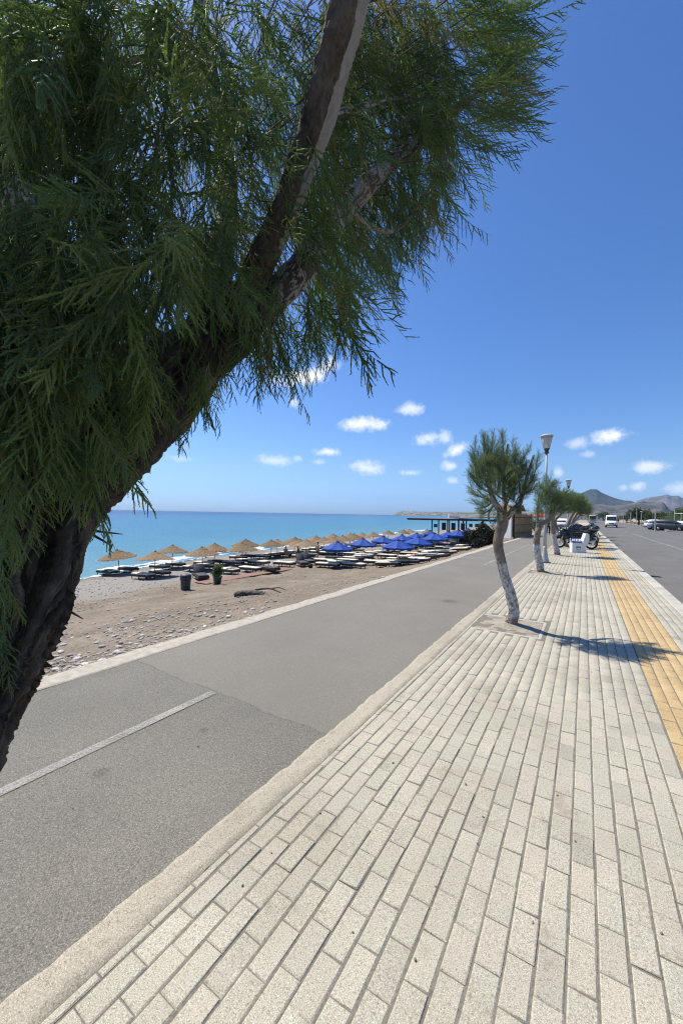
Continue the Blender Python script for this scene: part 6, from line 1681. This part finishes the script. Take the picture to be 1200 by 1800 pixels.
def bag(px, py, label, mt, s=.3):
    sp = beach_spot(px, py); t = thing('bag', label, 'bag', (sp.x, sp.y, sp.z))
    mb = MB(); mb.ell((0, 0, s * .5), (s * .62, s * .38, s * .52), 14, 10); mb.build('body', mt, t, True)
    mb = MB(); mb.tube([(-s * .35, 0, s * .85), (-s * .2, 0, s * 1.25), (s * .2, 0, s * 1.25), (s * .35, 0, s * .85)], .018, 6); mb.build('strap', mt, t, True)
bag(545, 999, 'dark bag on the sand under the twelfth straw umbrella', M_DCLOTH, .36)

# ------------------------------------------------------------------ people
def person(label, loc, rz, J, skin=M_SKIN, hair=None, clothes=(), scale=1.0, long_hair=False):
    """one continuous skinned body; J: joints in metres, z up, facing -Y"""
    root = thing('person', label, 'person', loc, rz)
    root.scale = (scale,) * 3
    order = ['pelvis', 'waist', 'chest', 'neck', 'chin', 'head', 'crown']
    rad = dict(pelvis=(.15, .115), waist=(.13, .10), chest=(.165, .115), neck=(.055, .058), chin=(.062, .072), head=(.078, .095), crown=(.06, .07), sho=(.06, .06), elb=(.041, .041), wri=(.028, .026), pal=(.036, .018), hip=(.095, .10), kne=(.058, .06), ank=(.037, .042), toe=(.04, .028))
    V, E, Rr, ix = [], [], [], {}
    def put(k, p, r_): ix[k] = len(V); V.append(Vector(p)); Rr.append(r_)
    for k in order: put(k, J[k], rad[k])
    for a, b in zip(order[:-1], order[1:]): E.append((ix[a], ix[b]))
    for s in 'LR':
        for k, base_k in (('sho', 'chest'), ('elb', 'sho' + s), ('wri', 'elb' + s), ('pal', 'wri' + s)):
            put(k + s, J[k + s], rad[k]); E.append((ix[base_k], ix[k + s]))
        pal, wri = Vector(J['pal' + s]), Vector(J['wri' + s]); d = (pal - wri).normalized(); sd_ = d.cross(Vector((0, 1, .2))).normalized()
        for q, (o_, ln) in enumerate(((-.028, .072), (-.010, .085), (.010, .080), (.028, .062))):
            a = pal + sd_ * o_ + d * .03; b = a + d * ln * .55; c = b + (d * .8 + Vector((0, -.5, -.2)) * .5).normalized() * ln * .45
            for nm, pt, r_ in ((f'f{q}a', a, .0095), (f'f{q}b', b, .0088), (f'f{q}c', c, .007)): put(nm + s, pt, (r_, r_))
            E += [(ix['pal' + s], ix[f'f{q}a' + s]), (ix[f'f{q}a' + s], ix[f'f{q}b' + s]), (ix[f'f{q}b' + s], ix[f'f{q}c' + s])]
        a = wri + d * .035 - sd_ * .03; put('t' + s, a, (.011, .011)); put('u' + s, a + d * .04 - sd_ * .02, (.009, .009)); E += [(ix['wri' + s], ix['t' + s]), (ix['t' + s], ix['u' + s])]
        for k, base_k in (('hip', 'pelvis'), ('kne', 'hip' + s), ('ank', 'kne' + s), ('toe', 'ank' + s)):
            put(k + s, J[k + s], rad[k]); E.append((ix[base_k], ix[k + s]))
    def skinned(name, V, E, Rr, mt, parent, root_i=0, sub=1):
        me = bpy.data.meshes.new(name); me.from_pydata([tuple(v) for v in V], E, []); me.update()
        ob = bpy.data.objects.new(name, me); COL.objects.link(ob)
        ob.modifiers.new('skin', 'SKIN')
        lay = me.skin_vertices[0].data
        for i, r_ in enumerate(Rr): lay[i].radius = r_; lay[i].use_root = (i == root_i)
        sb = ob.modifiers.new('sub', 'SUBSURF'); sb.levels = sub; sb.render_levels = sub
        dg = bpy.context.evaluated_depsgraph_get(); dg.update()
        me2 = bpy.data.meshes.new_from_object(ob.evaluated_get(dg)); bpy.data.objects.remove(ob)
        return link(name, me2, mt, parent, True)
    skinned('body', V, E, Rr, skin, root)
    H = Vector(J['head']); up = (Vector(J['crown']) - Vector(J['chin'])).normalized()
    face = Vector(J.get('face', (0, -1, 0))).normalized(); sidev = up.cross(face).normalized()
    fm = Matrix((sidev, -face, up)).transposed()
    mb = MB()
    for s in (-1, 1): mb.ell(H + face * .088 + sidev * s * .032 + up * .0, (.011, .006, .007), 8, 6, fm)
    mb.build('eyes', M_WHITE, root, True)
    mb = MB(); mb.ell(H + face * .102 - up * .025, (.013, .016, .024), 8, 6, fm)
    for s in (-1, 1): mb.ell(H + sidev * s * .082 - up * .012, (.010, .018, .028), 8, 6, fm)
    mb.build('nose_and_ears', skin, root, True)
    mb = MB(); mb.ell(H + face * .09 - up * .062, (.022, .006, .006), 8, 5, fm); mb.build('mouth', M_PINK, root, True)
    mb = MB(); mb.ell(H + up * .045 - face * .022, (.092, .104, .090), 14, 10, fm)
    if long_hair: mb.tube([H + up * .02 - face * .07, H - up * .14 - face * .085, H - up * .30 - face * .08], [.085, .075, .03], 10)
    mb.build('hair', hair or M_HAIR, root, True)
    for nm, mt, chains in clothes:
        V2, E2, R2 = [], [], []
        ids = {}
        for ch in chains:
            pk = None
            for k, r_ in ch:
                key = k if isinstance(k, str) else tuple(k)
                if key not in ids:
                    p = J[k] if isinstance(k, str) else k
                    ids[key] = len(V2); V2.append(Vector(p)); R2.append(r_)
                if pk is not None and (ids[pk], ids[key]) not in E2: E2.append((ids[pk], ids[key]))
                pk = key
        skinned(nm, V2, E2, R2, mt, root)
    return root
def mid(a, b, t=.5): return tuple(a[i] + (b[i] - a[i]) * t for i in range(3))
STAND = dict(pelvis=(0, 0, .95), waist=(0, .01, 1.10), chest=(0, .015, 1.33), neck=(0, .01, 1.50), chin=(0, -.012, 1.565), head=(0, -.012, 1.64), crown=(0, -.005, 1.72),
             shoL=(.19, .015, 1.41), elbL=(.25, .05, 1.13), wriL=(.26, -.04, .90), palL=(.26, -.06, .84), shoR=(-.19, .015, 1.41), elbR=(-.26, .04, 1.13), wriR=(-.24, -.08, .91), palR=(-.23, -.10, .85),
             hipL=(.09, 0, .90), kneL=(.11, -.03, .50), ankL=(.12, .02, .08), toeL=(.14, -.14, .03), hipR=(-.09, 0, .90), kneR=(-.10, .0, .50), ankR=(-.10, .06, .08), toeR=(-.12, -.10, .03))
def shorts(J, t=.62, grow=.022):
    kl, kr = mid(J['hipL'], J['kneL'], t), mid(J['hipR'], J['kneR'], t)
    return [[(mid(J['pelvis'], J['waist'], .35), (.165, .13)), ('pelvis', (.17, .135)), ('hipL', (.115, .12)), (kl, (.095, .10))], [('pelvis', (.17, .135)), ('hipR', (.115, .12)), (kr, (.095, .10))]]
def shirt(J):
    return [[('pelvis', (.17, .135)), ('waist', (.155, .125)), ('chest', (.185, .14)), (mid(J['chest'], J['neck'], .7), (.08, .08))], [('chest', (.185, .14)), ('shoL', (.082, .082)), (mid(J['shoL'], J['elbL'], .5), (.066, .066))], [('chest', (.185, .14)), ('shoR', (.082, .082)), (mid(J['shoR'], J['elbR'], .5), (.066, .066))]]
def trousers(J):
    return [[(mid(J['pelvis'], J['waist'], .4), (.162, .125)), ('pelvis', (.168, .132)), ('hipL', (.112, .115)), ('kneL', (.078, .08)), (mid(J['kneL'], J['ankL'], .85), (.06, .062))], [('pelvis', (.168, .132)), ('hipR', (.112, .115)), ('kneR', (.078, .08)), (mid(J['kneR'], J['ankR'], .85), (.06, .062))]]
sp = beach_spot(558, 985)
person('bare-chested man in dark shorts standing beside the straw umbrellas, his back turned', (sp.x, sp.y, sp.z), R(150), STAND, clothes=[('shorts', M_DCLOTH, shorts(STAND))])
SIT = dict(pelvis=(0, 0, .52), waist=(0, .05, .66), chest=(0, .06, .90), neck=(0, .03, 1.07), chin=(0, -.01, 1.13), head=(0, -.02, 1.205), crown=(0, -.015, 1.285),
           shoL=(.18, .05, .98), elbL=(.26, .18, .74), wriL=(.25, .24, .52), palL=(.26, .27, .47), shoR=(-.18, .05, .98), elbR=(-.22, -.06, .72), wriR=(-.14, -.26, .60), palR=(-.12, -.32, .585),
           hipL=(.09, -.03, .50), kneL=(.12, -.46, .52), ankL=(.12, -.44, .10), toeL=(.13, -.60, .04), hipR=(-.09, -.03, .50), kneR=(-.11, -.46, .52), ankR=(-.12, -.50, .10), toeR=(-.13, -.66, .04))
sp = beach_spot(502, 981)
person('woman with long dark hair and pink swimsuit sitting on a lounger near the water', (sp.x, sp.y, sp.z - .02), R(60), SIT, clothes=[('swimsuit', M_PINK, [[('pelvis', (.165, .13)), ('waist', (.145, .115)), (mid(SIT['waist'], SIT['chest'], .7), (.172, .13))]])], long_hair=True, scale=.95)
sp = beach_spot(523, 982)
person('person in dark clothes sitting bent forward on a lounger beside the long-haired woman', (sp.x, sp.y, sp.z - .02), R(-50), SIT, clothes=[('shirt', M_DCLOTH, shirt(SIT)), ('trousers', M_DCLOTH, trousers(SIT))])
LIE = dict(pelvis=(0, 0, .10), waist=(0, .15, .11), chest=(0, .38, .13), neck=(0, .55, .12), chin=(0, .62, .13), head=(0, .69, .135), crown=(0, .77, .13), face=(0, 0.1, 1),
           shoL=(.19, .46, .12), elbL=(.30, .22, .09), wriL=(.27, -.02, .09), palL=(.26, -.08, .09), shoR=(-.19, .46, .12), elbR=(-.34, .58, .09), wriR=(-.20, .72, .09), palR=(-.14, .74, .09),
           hipL=(.09, -.05, .10), kneL=(.13, -.44, .26), ankL=(.11, -.80, .07), toeL=(.13, -.88, .16), hipR=(-.09, -.05, .10), kneR=(-.11, -.46, .10), ankR=(-.12, -.88, .06), toeR=(-.14, -.96, .15))
q = min(occupied, key=lambda a: math.hypot(project((a[0], a[1], float(beach_z(a[0], a[1])) + .4))[0] - 717, (project((a[0], a[1], float(beach_z(a[0], a[1])) + .4))[1] - 990) * 2))
person('sunbather in pale swimwear lying on a cream lounger close to the concrete kerb', (q[0], q[1], float(beach_z(*q)) + .40), R(-90), LIE, clothes=[('swim_shorts', M_PINK, shorts(LIE, .5))])
pp = ground(963, 940.5)
person('person in dark clothes walking away on the asphalt promenade beside the bamboo fence', (pp.x, pp.y, -.01), R(168), STAND, clothes=[('shirt', M_DCLOTH, shirt(STAND)), ('trousers', M_DCLOTH, trousers(STAND))])

# ------------------------------------------------------------------ beach bar, hedge, bamboo fence
M_BARW = pm('bar_timber', (0.035, 0.028, 0.022), (0.065, 0.05, 0.038), 6, .8, .2)
M_BARR = pm('bar_roof_boards', (0.15, 0.11, 0.08), (0.24, 0.18, 0.135), 3, .9, .3, .01, 'object', (1, 5, 1))
A = at(715, 910, 58); Bp = at(872, 905, 56)
dv = Vector((Bp.x - A.x, Bp.y - A.y, 0)); Lb = dv.length; azb = math.atan2(dv.y, dv.x)
zf = -2.5
bar = thing('beach_bar', 'open beach bar with long flat timber roof on dark posts behind the blue umbrellas', 'beach bar', (A.x, A.y, zf), azb)
zr = A.z - zf
mb = MB(); mb.box((Lb / 2, 2.6, zr - .12), (Lb, 6.2, .16)); rf = mb.build('roof', M_BARR, bar)
mb = MB(); mb.box((Lb / 2, -.56, zr - .17), (Lb - .1, .10, .26)); mb.build('fascia', M_BARW, rf)
mb = MB(); mb.prism([(Lb * .58, zr + .0), (Lb + .3, zr + .30), (Lb + .3, zr + .42), (Lb * .58, zr + .10)], -.9, 5.6); mb.build('upper_roof', M_BARR, bar)
mb = MB(); mb.box((Lb * .55, 1.5, zr + .30), (1.6, .9, .5), 0, .04); mb.build('rooftop_unit', M_WHITE, bar)
mb = MB(); mb.box((Lb / 2, 2.6, -.25), (Lb * .9, 6.4, .5)); mb.build('deck', M_DPOLE, bar)
for px in (760, 777.5, 787.5, 798, 807, 815, 824, 830, 847, 862):
    u = (px - 715) / (872 - 715) * Lb
    for y, w in ((-.35, .17),):
        mb = MB(); mb.box((u, y if px in (760, 807, 847, 787.5) else 4.8, (zr - .2) / 2), (w, w, zr - .2)); mb.build('post', M_BARW, bar)
M_TEAL = pm('teal_cloth', (0.02, 0.14, 0.16), (0.035, 0.20, 0.22), 4, .8, .1)
for px, mt, w, h, zc, nm in ((768, M_TEAL, .55, .5, .70, 'cloth_banner'), (783, M_BLACKP, .62, 1.1, .68, 'black_board'), (800, M_BLACKP, .62, 1.05, .68, 'black_board'), (817, M_BLACKP, .6, 1.0, .68, 'black_board'), (831, M_TEAL, .5, .5, .74, 'cloth_banner'), (842, M_TEAL, .6, .5, .74, 'cloth_banner'), (855, M_TEAL, .6, .6, .74, 'cloth_banner')):
    u = (px - 715) / (872 - 715) * Lb
    mb = MB(); mb.box((u, 1.2, zr * zc), (w, .05, h), 0, .012); mb.tube([(u - w * .3, 1.2, zr * zc + h / 2), (u - w * .3, 1.2, zr - .2)], .012, 5); mb.tube([(u + w * .3, 1.2, zr * zc + h / 2), (u + w * .3, 1.2, zr - .2)], .012, 5)
    mb.build(nm, mt, bar)
mb = MB(); mb.box((Lb * .78, 3.6, .62), (Lb * .34, .6, 1.1), 0, .02); ct = mb.build('counter', M_BARW, bar)
mb = MB(); mb.box((Lb * .78, 3.55, 1.20), (Lb * .36, .8, .05), 0, .01); mb.build('counter_top', M_BARR, ct)
# chairs and tables under the roof
def make_chair():
    t = thing('white_chair', 'x', 'chair', (0, 0, 0), 0, 'chairs under the beach bar roof')
    mb = MB(); mb.box((0, 0, .45), (.44, .42, .04), 0, .01); mb.build('seat', M_WHITE, t)
    mb = MB(); mb.box((0, .20, .72), (.44, .03, .46), 0, .012); mb.build('backrest', M_WHITE, t)
    for x in (-.19, .19):
        for y in (-.18, .18): mb = MB(); mb.tube([(x, y, 0), (x, y, .44)], .016, 6); mb.build('leg', M_WHITE, t)
    return t
CH = make_chair(); MBAR = Matrix.Translation((A.x, A.y, zf)) @ Matrix.Rotation(azb, 4, 'Z')
for k, px in enumerate((767, 772, 779, 790, 795)):
    u = (px - 715) / (872 - 715) * Lb; w = MBAR @ Vector((u, .5 + (k % 2) * .8, .0))
    spawn(CH, (w.x, w.y, w.z + .0), azb + rng.uniform(-1, 1), 'white chair under the bar roof, %s from the left between the dark posts' % ORD[k], None)
# dark hedge in front of the bar's right end, down to the kerb
hp = [(822, 952), (836, 955), (848, 957), (858, 957), (866, 955)]
for k, (px, py) in enumerate([(828, 955), (843, 958), (857, 958)]):
    d = 46 - k * 3.5; p = at(px, py, d); w = 14 * d / FOC; h = (py - (928 - k * 6)) * d / FOC; p.z = p.z - .2
    lob = [(rng.uniform(-.5, .5) * w, rng.uniform(-.6, .6), h * rng.uniform(.2, .75), w * .42, .8, h * .30) for _ in range(9)]
    t = thing('shrub', ['dark dense shrub before the right end of the bar, left one', 'dark dense shrub in the middle of the bar hedge', 'dark tall shrub at the right end of the bar hedge, behind the tamarisk trunk'][k], 'shrub', p, -YAW, 'dark shrubs before the beach bar')
    leaves('foliage', lob, 3200, .13, M_HEDGE, t, 870 + k)
    mb = MB()
    for q in range(7): mb.tube([(rng.uniform(-.4, .4) * w, rng.uniform(-.4, .4), -.3), (rng.uniform(-.5, .5) * w, rng.uniform(-.5, .5), h * .8)], [.03, .012], 5)
    mb.build('stems', M_DPOLE, t)
p = at(747, 943, 47); h = (943 - 914) * 47 / FOC
p.z = float(beach_z(p.x, p.y)) - .05
local_tree('young_tree', 'small grey-green tree standing left of the beach bar posts above the blue umbrellas', 'tree', p, [(0, 0, h * .62, h * .22, h * .22, h * .30), (.1, 0, h * .86, h * .14, h * .14, h * .18), (-.2, 0, h * .45, h * .2, h * .2, h * .15)], 1500, .10, M_OLEAF, [([(0, 0, -.1), (.03, 0, h * .4), (0, 0, h * .8)], .05)], 881, None, .8)
# bamboo fence and pale gate beside the path
m, nt, b, out = newmat('bamboo_canes')
O = coords(nt, 'object'); f = noise_of(nt, O, 10, 5, .7, (6, 6, .6))
nt.links.new(ramp(nt, f, [(.3, (0.23, 0.145, 0.07)), (.5, (0.36, 0.245, 0.125)), (.72, (0.48, 0.35, 0.20))]), b.inputs['Base Color']); b.inputs['Roughness'].default_value = .8
bump(nt, b, noise_of(nt, O, 40, 4, .6, (4, 4, .5)), .6, .006); M_CANE = m
F0, F1 = Vector((-4.72, 33.6, 0)), Vector((-4.10, 39.6, 0))
dv = F1 - F0; Lf = dv.length; azf = math.atan2(dv.y, dv.x)
fe = thing('bamboo_fence', 'tall bamboo cane fence along the promenade edge, golden brown in the sun', 'fence', F0, azf)
cane = MB(); cane.tube([(0, 0, -.1), (0, 0, .55), (0, 0, .56), (0, 0, 1.15), (0, 0, 1.16), (0, 0, 1.84)], [.026, .025, .028, .025, .027, .023], 6)
co = cane.build('cane', M_CANE, fe, False, (.03, 0, 0))
nc = int(Lf / .056)
for k in range(1, nc):
    c = co.copy(); COL.objects.link(c); c.parent = fe; c.location = (.03 + k * .056, rng.normal(0, .006), rng.normal(0, .03)); c.rotation_euler = (rng.normal(0, .01), rng.normal(0, .01), rng.uniform(0, 6)); c.scale = (1, 1, rng.uniform(.96, 1.04))
for z in (.35, 1.0, 1.62):
    mb = MB(); mb.box((Lf / 2, -.045, z), (Lf, .03, .06)); mb.build('rail', M_DPOLE, fe)
for x in (0, Lf / 3, Lf * 2 / 3, Lf):
    mb = MB(); mb.box((x, .06, .9), (.09, .07, 2.1)); mb.build('post', M_BARW, fe)
# taller screen and thatched roof end behind it
bk_ = thing('bamboo_hut', 'bamboo-walled hut with straw roof edge rising behind the cane fence', 'hut', F0 + Vector((-.55, 2.4, 0)), azf)
mb = MB(); mb.box((1.9, .55, 1.05), (3.8, .8, 2.3)); mb.build('wall', M_CANE, bk_)
mb = MB(); mb.prism([(-.4, 2.20), (4.2, 2.20), (3.2, 2.75), (.6, 2.75)], -.15, 1.2); mb.build('roof', M_STRAW, bk_)
for z in (.7, 1.3, 1.9):
    mb = MB(); mb.box((1.9, .085, z), (3.8, .03, .05)); mb.build('rail', M_DPOLE, bk_)
ga = thing('white_gate_panel', 'pale grey-white panel standing at the near end of the bamboo fence', 'panel', (-4.9, 33.3, 0), R(150))
mb = MB(); mb.box((.55, 0, .85), (1.1, .05, 1.8), 0, .008); mb.build('panel', M_WHITE, ga)
mb = MB(); mb.box((0, 0, .85), (.07, .08, 1.9)); mb.box((1.12, 0, .85), (.07, .08, 1.9)); mb.build('frame', M_METAL, ga)
# red parasol and low clutter past the fence
p = at(951, 916, 44)
t = thing('red_parasol', 'red parasol past the bamboo fence, glimpsed left of the second whitewashed tree', 'parasol', (p.x, p.y, -.05))
mb = MB(); mb.tube([(0, 0, 0), (0, 0, 2.2)], .025, 8); mb.build('pole', M_WPOLE, t)
mb = MB(); mb.lathe([(.03, 2.25), (.4, 2.1), (.85, 1.85), (.84, 1.75)], 8); mb.build('canopy', M_RED, t)
pc = at(1000, 921, 58); make_car('white car parked at the promenade end, glimpsed behind the motorcycles', M_WHITE, (pc.x - .6, pc.y, -.02), R(80))
# low wall of the promenade far along, planting beyond
for k, (px, d, lab) in enumerate([(935, 62, 'green shrub beyond the red parasol at the promenade side'), (915, 75, 'rounded dark green shrub behind the bamboo hut'), (958, 80, 'green shrub far along the promenade between tree trunks')]):
    p = at(px, 914, d); p.z = -.3; w = 2.6
    t = thing('shrub', lab, 'shrub', p, 0, 'shrubs along the far promenade')
    leaves('foliage', [(0, 0, 1.0, 1.6, 1.6, 1.0), (1.2, .2, .8, 1.2, 1.2, .8), (-1.2, -.2, .9, 1.1, 1.1, .9)], 1600, .14, M_OLEAF, t, 890 + k)
    mb = MB()
    for q in range(5): mb.tube([(rng.uniform(-.5, .5), rng.uniform(-.4, .4), -.2), (rng.uniform(-1, 1), rng.uniform(-.8, .8), 1.3)], [.05, .02], 5)
    mb.build('stems', M_DPOLE, t)

# ------------------------------------------------------------------ bits lying on the paving
mb = MB()
for (px, py) in [(816, 1375), (836, 1485), (852, 1437), (975, 1397), (1103, 1354), (1157, 1638), (760, 1560), (690, 1340), (905, 1250), (1010, 1480), (620, 1640), (480, 1500), (200, 1650), (60, 1500), (350, 1310), (130, 1420), (430, 1560), (560, 1430), (940, 1620), (730, 1690), (1060, 1240), (860, 1190), (955, 1112), (940, 1105), (880, 1108), (870, 1100), (1040, 1180), (720, 1250)]:
    p = ground(px + rng.normal(0, 3), py + rng.normal(0, 3)); s = rng.uniform(.004, .010)
    mb.ell((p.x, p.y, .003 if p.x > -1.45 else -.010), (s, s * rng.uniform(.5, .9), s * .5), 6, 4, Matrix.Rotation(rng.uniform(0, 3), 3, 'Z'))
mb.build('fallen_litter', pm('dry_litter', (0.05, 0.04, 0.03), (0.30, 0.27, 0.22), 40, .9, .1, .002, 'world'), None, True, None, 'stuff')
